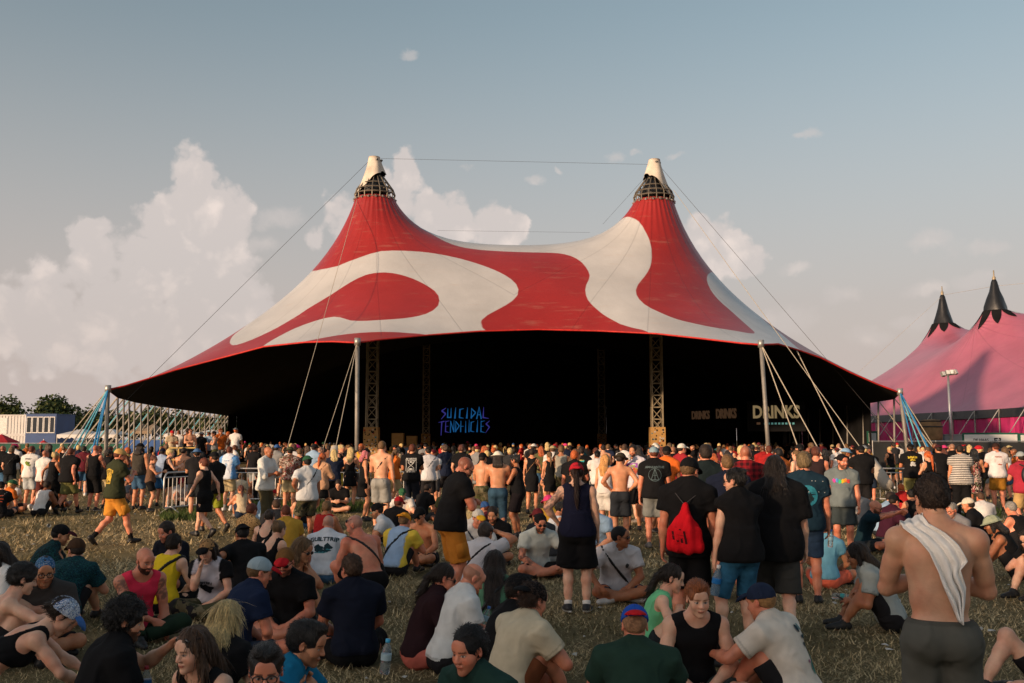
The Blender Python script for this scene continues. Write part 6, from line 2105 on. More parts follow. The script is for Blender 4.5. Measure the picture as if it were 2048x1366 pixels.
who('person in sage green tank top with long dark ponytail seen from behind', 990, 1101, 4, **{**SIT, 'sex': 'f'}, top=('tank', K_(84, 128, 100)), bottom=('shorts', BLK2), hair=('long', HB), hlen=.46, strapbag=BLK, skin=SKR, h=1.68)
who('bearded person in black t-shirt, black cap and mirrored teal sunglasses', 1040, 1148, 78, **{**SIT, 'head': (10, 6)}, top=('tee', BLK), bottom=('shorts', BLK2), hair=('short', HB), hat=('cap', BLK), glasses=('sun', (.05, .35, .38)), beard=.8, skin=SKR)
who('person in beige t-shirt with curly brown hair under black backwards cap', 1066, 1166, 52, **{**KNE, 'arms': ('knee', 'knee'), 'lean': (12, 30)}, top=('tee', K_(194, 182, 156)), bottom=('shorts', K_(110, 64, 40)), hair=('curly', K_(66, 46, 34)), hat=('capback', BLK), skin=SKR, g=1.05)
who('person with short dark hair in dark green t-shirt at the bottom edge', 940, 1251, -138, **{**SIT, 'head': (-4, 4)}, top=('tee', K_(34, 60, 54)), bottom=('shorts', BLK2), hair=('short', HK), skin=SKR, beard=.15)
who('person in white t-shirt with black sling strap, cross legged, looking right', 1238, 1053, 172, **{**SIT, 'arms': ('knee', 'lap'), 'head': (-58, 2)}, top=('tee', K_(206, 202, 204)), bottom=('denim', DDEN), hair=('crop', HK), glasses=SUNG, strapbag=BLK, skin=SK3, g=1.12, shoes=K_(200, 200, 200))
who('person in mint green vest half hidden behind the black shorts', 1338, 1128, 100, **{**SIT, 'sex': 'f', 'legs': 'half', 'arms': ('knee', 'prop')}, top=('tank', K_(112, 196, 142)), bottom=('shorts', DRK), hair=('pony', HB), skin=SKP, h=1.66, sfrac=.5)
who('person in dark green t-shirt and blue cap with white top, back turned', 1264, 1212, 4, **{**KNE, 'arms': ('knee', 'knee')}, top=('tee', K_(38, 60, 50)), bottom=('shorts', BLK2), hair=('crop', K_(150, 110, 80)), hat=('capback', K_(36, 82, 176), REDC), skin=SKR, g=1.12)
who('ginger person in black tank top sitting cross legged facing the camera', 1388, 1160, 178, **{**SIT, 'head': (-4, 6), 'lean': (10, 22)}, top=('tank', BLK), bottom=('shorts', K_(52, 62, 62)), hair=('quiff', HR), skin=SKP)
who('person in off white flower print t-shirt and navy cap looking left', 1512, 1168, -48, **{**KNE, 'arms': ((.42, .56, .36), (-.2, .60, .38)), 'lean': (14, 30)}, top=('tee', K_(214, 204, 190)), bottom=('shorts', BLK2), hair=('crop', K_(150, 112, 70)), hat=('cap', K_(34, 44, 66)), skin=SKR, g=1.08)
who('person in grey t-shirt with shoulder length brown hair, knees up, phone raised', 1704, 1086, -78, **{**KNE, 'arms': ('shin', 'phone')}, top=('tee', K_(150, 158, 156)), bottom=('shorts', BLK2), hair=('mid', HB), hlen=.12, skin=SK3)
who('bald bearded person in dark teal shirt pointing an arm to the right', 1742, 1001, 118, **{**SIT, 'arms': ((-.05, .62, .70), (.02, .72, .74))}, top=('tee', K_(22, 46, 56)), bottom=('shorts', DRK), hair=('bald', HB), beard=.9, glasses=CLR, skin=SKR, tattoo=[(1, 1.0, 1.8)])
who('person in dark purple t-shirt and black cap sitting behind the bald pointer', 1780, 990, 64, **SIT, top=('tee', K_(58, 24, 40)), bottom=('shorts', DRK), hair=('crop', HB), hat=('cap', BLK), skin=SKR)
who('grey haired bearded person in grey t-shirt and glasses looking left', 1893, 1006, -118, **SIT, top=('tee', K_(120, 120, 124)), bottom=('shorts', DRK), hair=('crop', HG), beard=.7, glasses=CLR, skin=SKR)
who('person in black t-shirt and pale beige cap sitting on the grass', 1926, 996, -52, **SIT, top=('tee', BLK), bottom=('shorts', DRK), hair=('short', HB), hat=('cap', K_(206, 196, 176)), skin=SK2)
who('person in black tank top and pale green bucket hat looking left', 1972, 1031, -62, **KNE, top=('tank', BLK), bottom=('shorts', BLK2), hair=('mid', HK), hlen=.1, hat=('bucket', K_(150, 158, 134)), glasses=CLR, beard=.4, skin=SK3)
who('grey haired person in black tank top near the right edge', 2010, 1004, -28, **KNE, top=('tank', BLK), bottom=('shorts', BLK2), hair=('crop', HG), skin=SKR)
who('person in sunglasses and black t-shirt sitting at the right edge', 2042, 1059, -112, **{**KNE, 'sex': 'f'}, top=('tee', BLK), bottom=('shorts', BLK2), hair=('long', HB), glasses=SUNG, skin=SKP, h=1.7, sfrac=.5)
who('reclining person in black yellow trimmed shorts, legs stretched, bottom right corner', 2120, 1160, -95, d=7.9, sex='f', h=1.72, legs='half', lean=(-24, -18), arms=('prop', 'prop'), top=('tee', BLK), bottom=('shorts', BLK2), sfrac=.6, hair=('pony', HB), skin=SKP)
who('person in light blue t-shirt sitting behind the dark teal globe t-shirt', 1646, 1040, 30, **{**SIT, 'sex': 'f'}, top=('tee', K_(110, 170, 196)), bottom=('shorts', K_(232, 112, 86)), hair=('bun', HB), skin=SK2, h=1.7)
who('person in black top with orange print sitting at the left edge', 12, 958, -20, d=25.5, **SIT, top=('tee', BLK), bottom=('shorts', BLK2), hair=('crop', HB), hat=('cap', BLK), strapbag=GRY)
who('person in white t-shirt with long fair hair sitting at far left', 38, 945, 8, d=28, **{**SIT, 'sex': 'f'}, top=('tee', WHT), bottom=('shorts', BLK2), hair=('long', HY), hlen=.3, h=1.68)
who('person in maroon cap and pale t-shirt sitting with a phone', 370, 953, 172, d=29, **{**KNE, 'arms': ('phone', 'phone')}, top=('tee', K_(190, 186, 188)), bottom=('shorts', BLK2), hair=('crop', HB), hat=('cap', K_(140, 40, 48)))
who('person in washed grey top sitting below the grey tank top', 272, 958, 100, d=29, **KNE, top=('tee', K_(120, 124, 128)), bottom=('denim', DEN), hair=('short', HK))
who('person in black t-shirt sitting by the barrier looking at a phone', 680, 963, 178, d=27, **{**SIT, 'arms': ('phone', 'phone'), 'head': (0, 25)}, top=('tee', BLK), bottom=('shorts', BLK2), hair=('short', HB))
who('person in beige shirt sitting behind the left barrier', 488, 966, 20, d=32, **SIT, top=('tee', BEI), bottom=('shorts', DRK), hair=('short', HL), skin=SK2)
who('person in black tank sitting behind the left barrier', 520, 960, -20, d=32.5, **SIT, top=('tank', BLK), bottom=('shorts', DRK), hair=('short', HB), skin=SK2)
# --- standing and walking
who('walking person in olive green t-shirt with yellow back print and ochre shorts', 245, 897, 42, 19.0, legs='walk', arms=('phone', 'down'), head=(20, 20), top=('tee', K_(50, 54, 36)), bottom=('shorts', OCH), cargo=1, hair=('crop', HA), hat=('cap', K_(196, 160, 100)), beard=.6, skin=SKR, shoes=K_(28, 26, 26), socks=K_(26, 26, 26), sockh=.13, g=1.04)
who('walking person in sleeveless black dress with short auburn hair', 412, 915, -62, 20.4, sex='f', legs='walk', arms=('rear', 'swing'), top=('dress', BLK), bottom=('briefs', BLK), hair=('short', HA), shoes=BLK, skin=SKP)
who('walking person in black cap and t-shirt with lime green shorts', 432, 903, -52, 21.6, legs='stride', arms=('swing', 'rear'), top=('tee', BLK), bottom=('shorts', K_(128, 134, 40)), hair=('crop', HB), hat=('cap', BLK), beard=.7, skin=SK3)
who('person in blue and white football shirt and beige shorts', 463, 893, 12, 28, arms=('front', 'down'), top=('tee', K_(206, 214, 226), 'cloth', raglan(K_(96, 150, 206))), bottom=('shorts', KHA), hair=('crop', HA), strapbag=BLK, shoes=WHT, socks=WHT, g=1.08)
who('bald person in loose white linen shirt with both hands in front', 540, 893, 108, 21.5, arms=('front', 'front'), top=('longsleeve', K_(206, 208, 204)), cuff=.25, tloose=1.5, bottom=('pants', K_(76, 70, 50)), hair=('bald', HB), beard=.35, skin=SK3)
who('person in white t-shirt, green backwards cap and dark camouflage shorts', 617, 911, -36, 19.4, legs='ease', arms=('down', 'hip'), top=('tee', K_(206, 208, 208)), bottom=('shorts', K_(40, 42, 36), 'camo'), hair=('crop', HK), hat=('capback', K_(42, 82, 58)), glasses=CLR, strapbag=BLK, skin=SK3, g=1.12, shoes=BLK)
who('person with orange ponytail in tan top and black skirt', 648, 905, 24, 24, sex='f', legs='walk', arms=('front', 'rear'), top=('longsleeve', K_(190, 148, 116)), bottom=('skirt', BLK), hair=('pony', K_(186, 92, 40)), strapbag=BRN, skin=SK1)
who('person with pink hair in black dress and black cap', 735, 897, 76, 24.5, sex='f', legs='ease', arms=('down', 'down'), top=('dress', BLK), bottom=('briefs', BLK), hair=('mid', HP), hat=('beanie', BLK), skin=SK2)
who('shirtless person in grey shorts with thin black strap across the back', 766, 882, 14, 22, arms=('down', 'front'), top=('none',), bottom=('shorts', K_(140, 140, 136)), hair=('crop', HL), strapbag=BLK, skin=SK1, shoes=BLK)
who('person in black AS ABOVE hourglass t-shirt and dark jeans', 826, 888, 4, 26, arms=('front', 'front'), top=('tee', BLK), bottom=('jeans', K_(26, 30, 40)), hair=('short', HA), skin=SK2, g=1.06)
who('person in white t-shirt and black cap right of the hourglass t-shirt', 858, 893, -12, 27, arms=('front', 'down'), top=('tee', K_(200, 200, 204)), bottom=('shorts', BLK2), hair=('crop', HB), hat=('capback', BLK), strapbag=DRK)
who('tall bald person in black t-shirt and ochre cargo shorts looking down', 930, 913, 66, 12.2, legs='ease', lean=(4, 16), arms=('front', 'front'), curl=(55, 55), head=(6, 36), top=('tee', BLK), bottom=('shorts', K_(190, 120, 44)), cargo=1, sfrac=.96, sloose=.04, hair=('shaved', HB), glasses=CLR, beard=.4, skin=SKR, shoes=BLK, socks=K_(30, 30, 30), sockh=.16, g=1.1)
who('shirtless person in white bucket hat and blue jeans seen from behind', 996, 902, 0, 20.3, arms=('front', 'front'), top=('none',), bottom=('jeans', K_(50, 78, 98)), hair=('mid', HB), hlen=.1, hat=('bucket', K_(214, 208, 192)), skin=SK2, g=1.1, muscle=1)
who('shirtless person in camouflage trousers left of the white bucket hat', 966, 905, 24, 22, arms=('front', 'front'), top=('none',), bottom=('pants', OLV, 'camo'), hair=('crop', HB), hat=('cap', BLK), skin=SK2)
who('person in black vest and black shorts with dark bun in profile', 1030, 909, -72, 20.4, sex='f', arms=('down', 'front'), top=('tank', BLK), bottom=('shorts', K_(30, 26, 30)), hair=('bun', HK), skin=SK3, g=1.05, shoes=BLK)
who('person in black dress with brown shoulder bag strap deep in the crowd', 1064, 896, 12, 27, sex='f', arms=('front', 'down'), top=('dress', BLK), bottom=('briefs', BLK), hair=('short', HB), strapbag=K_(140, 96, 56), skin=SK2)
who('person in short black dress with fair hair tied back', 1098, 903, -14, 28, sex='f', arms=('hip', 'down'), top=('dress', BLK), bottom=('briefs', BLK), hair=('pony', HL), skin=SK2)
who('person in grey tank top and camouflage shorts with cropped hair', 1122, 892, 6, 28, arms=('front', 'down'), top=('tank', K_(150, 146, 134)), bottom=('shorts', OLV, 'camo'), hair=('crop', HL), skin=SK3)
who('person in black t-shirt with white and teal back lettering', 1162, 893, 4, 27, arms=('front', 'down'), top=('tee', BLK), bottom=('shorts', BLK2), hair=('short', HB), skin=SK2, g=1.06)
who('person in red backwards cap, dark blue vest and black shorts, tattooed arm', 1152, 925, 4, 11.7, sex='f', legs='stand', arms=('down', 'hip'), top=('tank', K_(22, 24, 44)), bottom=('shorts', BLK), sfrac=.88, sloose=.05, hair=('pony', K_(52, 34, 28)), hlen=.46, hat=('capback', K_(196, 40, 52)), tattoo=[(1, .1, .95)], skin=SKP, g=1.24, shoes=BLK2, sole=K_(200, 198, 192), socks=WHT, sockh=.05)
who('shirtless person in dark bucket hat and slate shorts with hands on hips', 1240, 905, 4, 19.0, arms=('hip', 'hip'), head=(26, 16), top=('none',), bottom=('shorts', K_(44, 48, 54)), hair=('crop', HB), hat=('bucket', K_(58, 52, 42)), skin=SK2, shoes=None)
who('person with long strawberry blond hair in white top and shorts', 1210, 908, 30, 21, sex='f', arms=('front', 'down'), top=('tank', K_(210, 204, 200)), bottom=('shorts', K_(206, 202, 196)), hair=('long', K_(206, 150, 88)), hlen=.34, skin=SK1)
who('bearded person in white t-shirt with colourful print holding a beer', 1264, 889, 198, 22, arms=('drink', 'down'), top=('tee', K_(206, 200, 208)), bottom=('shorts', BLK), hair=('short', HB), beard=.8, skin=SK2, g=1.08)
who('person in black AMARANTHE t-shirt, grey shorts and grey blue cap', 1306, 893, 4, 18.5, arms=('down', 'down'), top=('tee', BLK), bottom=('shorts', K_(124, 126, 122)), hair=('crop', HA), hat=('cap', K_(126, 150, 160)), skin=SKR, shoes=K_(96, 96, 96), g=1.1)
who('person in orange t-shirt and black cap beside the grey blue cap', 1332, 892, 22, 20.2, arms=('down', 'down'), top=('tee', K_(214, 104, 40)), bottom=('shorts', DRK), hair=('crop', HB), hat=('cap', BLK), beard=.5, skin=SK3)
who('person in white flat cap and red shirt looking right', 1362, 887, 66, 24, arms=('front', 'down'), top=('tee', K_(150, 38, 46)), bottom=('shorts', BLK2), hair=('crop', HB), hat=('cap', K_(214, 208, 196)), skin=SKR)
who('person in black t-shirt, shorts and cap carrying a red drawstring bag', 1376, 915, 14, 9.9, arms=('down', 'down'), head=(22, 20), top=('tee', BLK), bottom=('shorts', BLK), sfrac=.9, hair=('crop', HL), hat=('cap', BLK), skin=SKR, shoes=K_(32, 32, 34), sole=K_(190, 190, 186), hem=-.12, tloose=1.3)
who('person in sleeveless black top and blue jean shorts holding up a phone', 1466, 936, -18, 9.6, sex='f', legs='ease', arms=('phone', 'down'), head=(-38, 6), top=('tee', BLK), sleeve=.12, bottom=('denim', K_(44, 96, 128)), sfrac=.98, hair=('bun', HK), glasses=CLR, skin=SKP, g=1.14, shoes=BLK, h=1.7)
who('person with long straight dark hair in black shirt and charcoal shorts striding', 1546, 910, 12, 10.0, legs='stride', arms=('down', 'down'), head=(4, 4), top=('tee', BLK), tloose=1.9, hem=-.16, sleeve=.85, bottom=('shorts', K_(58, 58, 56)), sfrac=1.0, sloose=.04, hair=('long', K_(34, 26, 22)), hlen=.34, skin=SKP, shoes=K_(206, 204, 200), sole=K_(210, 208, 204), socks=BLK, g=1.14)
who('fair haired person in dark teal t-shirt with blue globe print', 1604, 904, 12, 12.3, arms=('down', 'down'), top=('tee', K_(26, 48, 62)), bottom=('denim', K_(38, 58, 84)), hair=('thick', K_(128, 108, 76)), skin=SKR, shoes=BLK, g=1.06)
who('broad person in dark bottle green t-shirt, tall, with short dark hair', 1409, 888, 4, 13.6, arms=('down', 'down'), top=('tee', K_(26, 36, 38)), bottom=('denim', K_(70, 120, 150)), hair=('short', HB), skin=SKR, g=1.1)
who('person with cropped fair hair in navy t-shirt with white lettering, tattooed arm', 1452, 909, 8, 12.7, arms=('down', 'down'), top=('tee', NAVY), bottom=('shorts', DRK), hair=('crop', HL), skin=SKR, tattoo=[(1, .3, 1.9)], g=1.05)
who('bald person in red and black plaid shirt with headset', 1488, 891, 10, 14.6, arms=('front', 'down'), top=('longsleeve', K_(130, 26, 34), 'plaid'), bottom=('shorts', DRK), hair=('shaved', HA), skin=SKR, g=1.1)
who('bearded person in grey rainbow print t-shirt standing facing the camera', 1680, 908, 196, 17.0, arms=('down', 'down'), head=(-34, 2), top=('tee', K_(104, 114, 116)), bottom=('shorts', K_(56, 64, 66)), cargo=1, hair=('balding', HB), hat=('capback', K_(24, 22, 24)), beard=.75, belly=.05, g=1.14, skin=SKR, shoes=BLK)
who('shirtless person with white towel over the shoulder standing at lower right', 1855, 947, 17, 5.35, arms=('front', 'front'), head=(-12, 18), lean=(1, 6), top=('none',), bottom=('pants', K_(88, 88, 82)), hair=('short', K_(46, 36, 30)), skin=K_(206, 158, 128), g=1.02, shoes=BLK)
who('person in black and white striped top at right', 1914, 889, 14, 24, sex='f', arms=('front', 'down'), top=('tee', K_(206, 200, 192), 'banded'), bottom=('pants', BLK), hair=('short', HB), g=1.32, skin=SK2)
who('person in dark flower patterned dress beside the striped top', 1942, 897, 20, 26, sex='f', arms=('front', 'down'), top=('dress', K_(34, 22, 26), 'floral'), bottom=('briefs', BLK), hair=('mid', HK), skin=SK2)
who('person in white back print t-shirt and ochre black shorts', 1986, 886, 6, 28, arms=('down', 'front'), top=('tee', K_(210, 204, 204)), bottom=('shorts', K_(150, 104, 36)), hair=('crop', HA), hat=('cap', K_(52, 34, 30)), skin=SKR, g=1.12, shoes=BLK)
who('person in black t-shirt with yellow back lettering and khaki shorts', 1816, 887, 6, 28, arms=('down', 'front'), top=('tee', BLK), bottom=('shorts', K_(134, 128, 78)), hair=('crop', HB), hat=('capback', BLK), skin=SK2, g=1.1, shoes=BLK)
who('person with long orange ponytail in black vest', 1850, 902, -22, 25.5, sex='f', arms=('down', 'front'), top=('tank', BLK), bottom=('shorts', BLK2), hair=('pony', K_(196, 92, 36)), hlen=.4, skin=SK1)
who('person in black hooded top and maroon cap behind the orange ponytail', 1872, 889, 4, 27, arms=('front', 'front'), top=('longsleeve', BLK), bottom=('shorts', BLK2), hair=('crop', HB), hat=('capback', K_(66, 28, 34)), skin=SK2)
who('person in raspberry t-shirt and khaki shorts with dark backpack at right edge', 2034, 903, -8, 21.5, arms=('front', 'front'), top=('tee', K_(160, 46, 62)), bottom=('shorts', K_(178, 146, 96)), hair=('short', HB), hat=('cap', K_(150, 158, 160)), beard=.7, skin=SKR, g=1.08)
who('broad person in plain black t-shirt and cap right of the blue bucket hat', 1718, 891, 8, 24.4, arms=('front', 'front'), top=('tee', BLK), bottom=('shorts', BLK2), hair=('crop', HB), hat=('cap', BLK), skin=SK2, g=1.14)
who('person in black t-shirt and light blue cap in profile', 1688, 896, 84, 25.4, arms=('front', 'front'), top=('tee', BLK), bottom=('shorts', DRK), hair=('crop', HL), hat=('bucket', K_(132, 170, 200)), skin=SK3)
who('person in dark brown sleeveless top with tattooed arms', 1628, 893, 20, 21, arms=('front', 'down'), top=('tank', K_(46, 34, 36)), bottom=('shorts', DRK), hair=('thick', HA), tattoo=[(1, .0, 1.6)], skin=SKR)
who('person in white t-shirt with green back print and pale grey shorts', 70, 892, 6, 29, arms=('front', 'down'), top=('tee', K_(214, 212, 208)), bottom=('shorts', K_(170, 176, 178)), hair=('crop', HA), skin=SK2, shoes=WHT, g=1.08)
who('bald person in white polo shirt and red hemmed shorts', 97, 900, 16, 28, legs='walk', arms=('front', 'down'), top=('tee', K_(212, 208, 204)), bottom=('shorts', K_(84, 40, 36)), hair=('shaved', HA), skin=SKR, shoes=WHT)
who('fair haired person in black harness top walking beside the white polo', 117, 903, 30, 27.4, sex='f', legs='walk', arms=('swing', 'rear'), top=('tank', BLK), bottom=('shorts', BLK), hair=('bun', HY), skin=SK3, shoes=BLK, socks=BLK, sockh=.2)
who('large person in plain black t-shirt and army green shorts', 148, 896, 12, 26.8, legs='walk', arms=('rear', 'front'), top=('tee', BLK), tloose=1.5, bottom=('shorts', K_(104, 104, 62)), hair=('crop', HA), g=1.26, skin=SKR, shoes=BLK, socks=BLK, sockh=.16)
who('bald tattooed person in sleeveless black top and long black shorts', 197, 890, 14, 28, arms=('front', 'down'), top=('tank', BLK), bottom=('shorts', BLK), sfrac=1.0, hair=('shaved', HA), skin=SKR, shoes=BLK, sole=WHT, g=1.08, tattoo=[(0, 0, 1), (1, 0, 1)])
who('person in black t-shirt behind the khaki cap', 222, 899, 40, 29, arms=('front', 'front'), top=('tee', BLK), bottom=('shorts', KHA), hair=('thick', HB), beard=.5, skin=SK3)
who('person in charcoal tank top and jean shorts with dark hat', 285, 886, 8, 28.5, arms=('down', 'front'), top=('tank', K_(64, 60, 54)), bottom=('denim', DEN), hair=('mid', HB), hat=('bucket', BLK), skin=SK2, g=1.14)
who('person in brown crop top looking at a phone', 312, 911, 70, 27.6, sex='f', arms=('phone', 'phone'), head=(0, 30), top=('tank', K_(104, 78, 62)), bottom=('shorts', BLK), sfrac=.6, hair=('bun', HA), skin=SK1)
who('person in pale blue shirt and bright blue shorts with navy cap', 330, 896, 10, 30, arms=('front', 'down'), top=('tee', K_(150, 168, 194)), bottom=('shorts', K_(50, 100, 150)), hair=('crop', HB), hat=('cap', NAVY), skin=SK2)
who('person with short blond hair in black vest and fishnet tights', 345, 897, 70, 28, sex='f', arms=('phone', 'front'), top=('tank', BLK), bottom=('shorts', BLK), sfrac=.55, hair=('short', HY), skin=SKP, shoes=BLK)
who('bare backed person with a single black strap left of the denim hat', 372, 895, 6, 29.5, arms=('front', 'front'), top=('none',), bottom=('shorts', BLK), hair=('crop', HB), strapbag=BLK, skin=SK2, g=1.06)
who('person in black shirt with blue denim bucket hat', 398, 897, -12, 25.5, arms=('front', 'front'), top=('tee', BLK2), bottom=('shorts', DRK), hair=('short', HB), hat=('bucket', K_(78, 110, 150)), skin=SK1)
who('person in black and white jersey facing away left of the pink cap', 590, 888, 10, 30.5, arms=('front', 'down'), top=('tee', K_(196, 194, 192)), bottom=('shorts', BLK2), hair=('thick', HA), skin=SK3)
who('person in floral brown shirt right of the white linen shirt', 583, 893, -10, 27.5, arms=('front', 'down'), top=('tee', K_(84, 60, 46), 'floral'), bottom=('shorts', KHA), hair=('short', HB), hat=('bucket', K_(70, 74, 50)), skin=SK2)
who('person in hot pink bucket hat looking toward the stage', 596, 889, 30, 33, arms=('front', 'down'), top=('tee', K_(90, 86, 78)), bottom=('shorts', BLK2), hair=('short', HB), hat=('bucket', K_(214, 50, 120)), skin=SK2)
who('blond person in black vest left of the front tent pole', 685, 889, 100, 31, sex='f', arms=('front', 'front'), top=('tank', BLK), bottom=('shorts', K_(204, 176, 60)), hair=('bun', HY), skin=SK1)
who('person with long blond hair and bare shoulders by the front pole', 704, 894, 6, 29, sex='f', arms=('front', 'front'), top=('bra', BLK), hem=.05, bottom=('skirt', BLK), hair=('long', HY), hlen=.3, skin=SK1)

PRINTS = {}
BUILT = {}
for _i, (label, px, yt, yaw, d, kw) in enumerate(CAST):
    p = {**DEF, **kw}
    p['seed'] = _i * 13 + 5
    p['head'] = (p['head'][0], p['head'][1])
    r = ray(px, yt)
    hat_h = .012 if p.get('hat') else (.015 if p['hair'][0] not in ('bald', 'shaved', 'balding', 'crop') else .004)
    if LEGS[p['legs']][0][2] > .6:
        ztop = CAM_H + r.z / r.y * d
        p['h'] = float(np.clip(ztop, 1.52, 2.0)) if 'h' not in kw else kw['h']
        J = skel(p)
        top = float(J['H'][2] + .123 * J['hs'] + hat_h)
        if 'h' not in kw: p['h'] = float(np.clip(p['h'] * ztop / top, 1.5, 2.05)); J = skel(p)
    else:
        J = skel(p)
        if d is None:
            top = float(J['H'][2] + .123 * J['hs'] * float(J['hu'][2]) + hat_h)
            d = (top - CAM_H) / (r.z / r.y)
    cy, sy = math.cos(R(yaw)), math.sin(R(yaw))
    hx, hy = float(J['H'][0]), float(J['H'][1])
    wx, wy = hx * cy + hy * sy, -hx * sy + hy * cy      # head offset in world axes
    loc = (X_at(px, d) - wx, d - wy, 0)
    parts, J = build_person(p, d)
    root, made = place_person(parts, loc, yaw, label)
    BUILT[label] = (root, made, J, p, loc, yaw, d)

# ------------------------------------------------------------------ prints on shirts
def find(key):
    for k, v in BUILT.items():
        if key in k: return v
    raise KeyError(key)


def cloth_print(key, me2d, color, back=True, dx=0.0, dy=0.0, scale=1.0, mat='ink', garment='t_shirt'):
    """lays a flat design on the cloth of a garment, following its folds"""
    root, made, J, p, loc, yaw, d = find(key)
    g = made[garment]
    V = np.array([v.co[:] for v in g.data.vertices]); F = [tuple(f.vertices) for f in g.data.polygons]
    bv = BVHTree.FromPolygons([Vector(v) for v in V], F)
    f = Vector(J['f2']) * (-1 if back else 1); r = Vector(J['r2']) * (1 if back else -1); u = Vector(J['u2'])
    c = Vector(J['N'] - J['u2'] * .21 * J['s'])
    bm = bmesh.new(); bm.from_mesh(me2d)
    bmesh.ops.triangulate(bm, faces=bm.faces[:])
    for _ in range(2):
        long_ = [e for e in bm.edges if e.calc_length() * scale > .035]
        if not long_: break
        bmesh.ops.subdivide_edges(bm, edges=long_, cuts=1)
    bad = []
    for v in bm.verts:
        q = c + r * (v.co.x * scale + dx) + u * (v.co.y * scale + dy) + f * .5
        h = bv.ray_cast(q, -f)
        if h[0] is None: bad.append(v); continue
        v.co = h[0] + f * .006
    bmesh.ops.delete(bm, geom=bad, context='VERTS')
    bmesh.ops.recalc_face_normals(bm, faces=bm.faces[:])
    me = bpy.data.meshes.new('print'); bm.to_mesh(me); bm.free()
    me.materials.append(MAT[mat])
    o = bpy.data.objects.new('print', me); o.color = (*color, 1)
    link(o, g)


def poly2d(polys):
    me = bpy.data.meshes.new('shape'); v, f = [], []
    for P in polys:
        i = len(v); v += [(x, y, 0) for x, y in P]; f.append(tuple(range(i, i + len(P))))
    me.from_pydata(v, [], f); return me


def blob(cx, cy, rx, ry, n=12, wob=.0, ph=0):
    return [(cx + rx * math.cos(a) * (1 + wob * math.sin(3 * a + ph)), cy + ry * math.sin(a) * (1 + wob * math.sin(4 * a + ph))) for a in np.linspace(0, 2 * math.pi, n, endpoint=False)]


def strokes(L, w):
    out = []
    for (x0, y0, x1, y1) in L:
        dx, dy = x1 - x0, y1 - y0; l = math.hypot(dx, dy) + 1e-9; nx, ny = -dy / l * w, dx / l * w
        out.append([(x0 - nx, y0 - ny), (x1 - nx, y1 - ny), (x1 + nx, y1 + ny), (x0 + nx, y0 + ny)])
    return out


def marks(n, size, seed, w=.13):
    """a line of lettering too small to read in the photograph: only its strokes"""
    rg = random.Random(seed); L = []
    for i in range(n):
        x = (i - n / 2 + .15) * size * .72
        v = [(x, -.5, x, .5), (x, .5, x + .5, .5), (x, 0, x + .5, 0), (x, -.5, x + .5, -.5), (x + .5, -.5, x + .5, .5), (x, -.5, x + .5, .5), (x, .5, x + .5, -.5)]
        for a in rg.sample(v, 3): L.append((x + (a[0] - x) * size, a[1] * size, x + (a[2] - x) * size, a[3] * size))
    return poly2d(strokes(L, w * size))


INKB = (.015, .04, .05); INKW = (.5, .5, .48)
T = lambda s, size, **k: text_mesh(s, size, extrude=0, **k)
cloth_print('GUILT TRIP', T('GUILTTRIP', .085, bold=.003), INKB, dy=.10)
cloth_print('GUILT TRIP', poly2d([blob(-.07, -.02, .065, .05, 12, .25, 1), blob(.06, 0, .06, .045, 12, .3, 2), blob(0, -.055, .11, .022, 14, .2)]), INKB, dy=-.01)
cloth_print('GUILT TRIP', poly2d([blob(-.03, -.075, .10, .012, 12, .2), blob(.07, -.035, .03, .012, 10, .2)]), (.05, .22, .26), dy=-.01)
cloth_print('AS ABOVE', T('AS ABOVE', .062, bold=.002), INKW, dy=.13)
hg = [(-.1, .09, .1, .09), (-.1, -.16, .1, -.16), (-.07, .085, -.075, .03), (.07, .085, .075, .03), (-.075, .03, .0, -.035), (.075, .03, 0, -.035), (0, -.035, -.075, -.1), (0, -.035, .075, -.1), (-.075, -.1, -.07, -.155), (.075, -.1, .07, -.155), (-.13, .11, -.13, -.18), (.13, .11, .13, -.18), (.12, .1, .02, .0)]
cloth_print('AS ABOVE', poly2d(strokes(hg, .006) + [blob(0, -.13, .05, .02), blob(0, .05, .045, .018)]), INKW)
cloth_print('AS ABOVE', T('SO BELOW', .045, bold=.001), INKW, dy=-.20)
cloth_print('AMARANTHE', T('AMARANTHE', .058, bold=.001), (.10, .14, .15), dy=.13)
cloth_print('AMARANTHE', poly2d(strokes([(0, .10, -.07, -.10), (0, .10, .07, -.10), (-.07, -.10, .07, -.10), (0, .10, 0, -.10), (-.03, -.02, .03, -.02)], .005) + strokes([(.115 * math.cos(a), -.01 + .115 * math.sin(a), .115 * math.cos(a + .3), -.01 + .115 * math.sin(a + .3)) for a in np.arange(0, 6.28, .3)], .004)), (.09, .13, .14))
cloth_print('olive green', poly2d([[(-.135, .10), (.0, .14), (.135, .10), (.125, .045), (.09, .05), (.09, -.15), (-.09, -.15), (-.09, .05), (-.125, .045)]]), (.50, .33, .05), dy=-.01)
for k, (n_, y) in enumerate(((6, .075), (4, .015), (4, -.045), (4, -.105))):
    cloth_print('olive green', marks(n_, .05, k + 40, .10), (.05, .045, .02), dy=y - .01, dx=.0)
cloth_print('navy t-shirt with white lettering', T('FE', .15, bold=.008), (.6, .6, .58), dy=.08, dx=.08)
cloth_print('navy t-shirt with white lettering', T('S', .13, bold=.008), (.6, .6, .58), dy=-.06, dx=.05)
cloth_print('globe print', poly2d([blob(0, 0, .115, .125, 22)]), (.03, .21, .28), dx=.02, dy=-.02)
cloth_print('globe print', poly2d([blob(-.03, .05, .04, .035, 12, .3), blob(.03, -.03, .032, .055, 12, .3, 2)]), (.012, .025, .03), dx=.02, dy=-.02, scale=1.02)
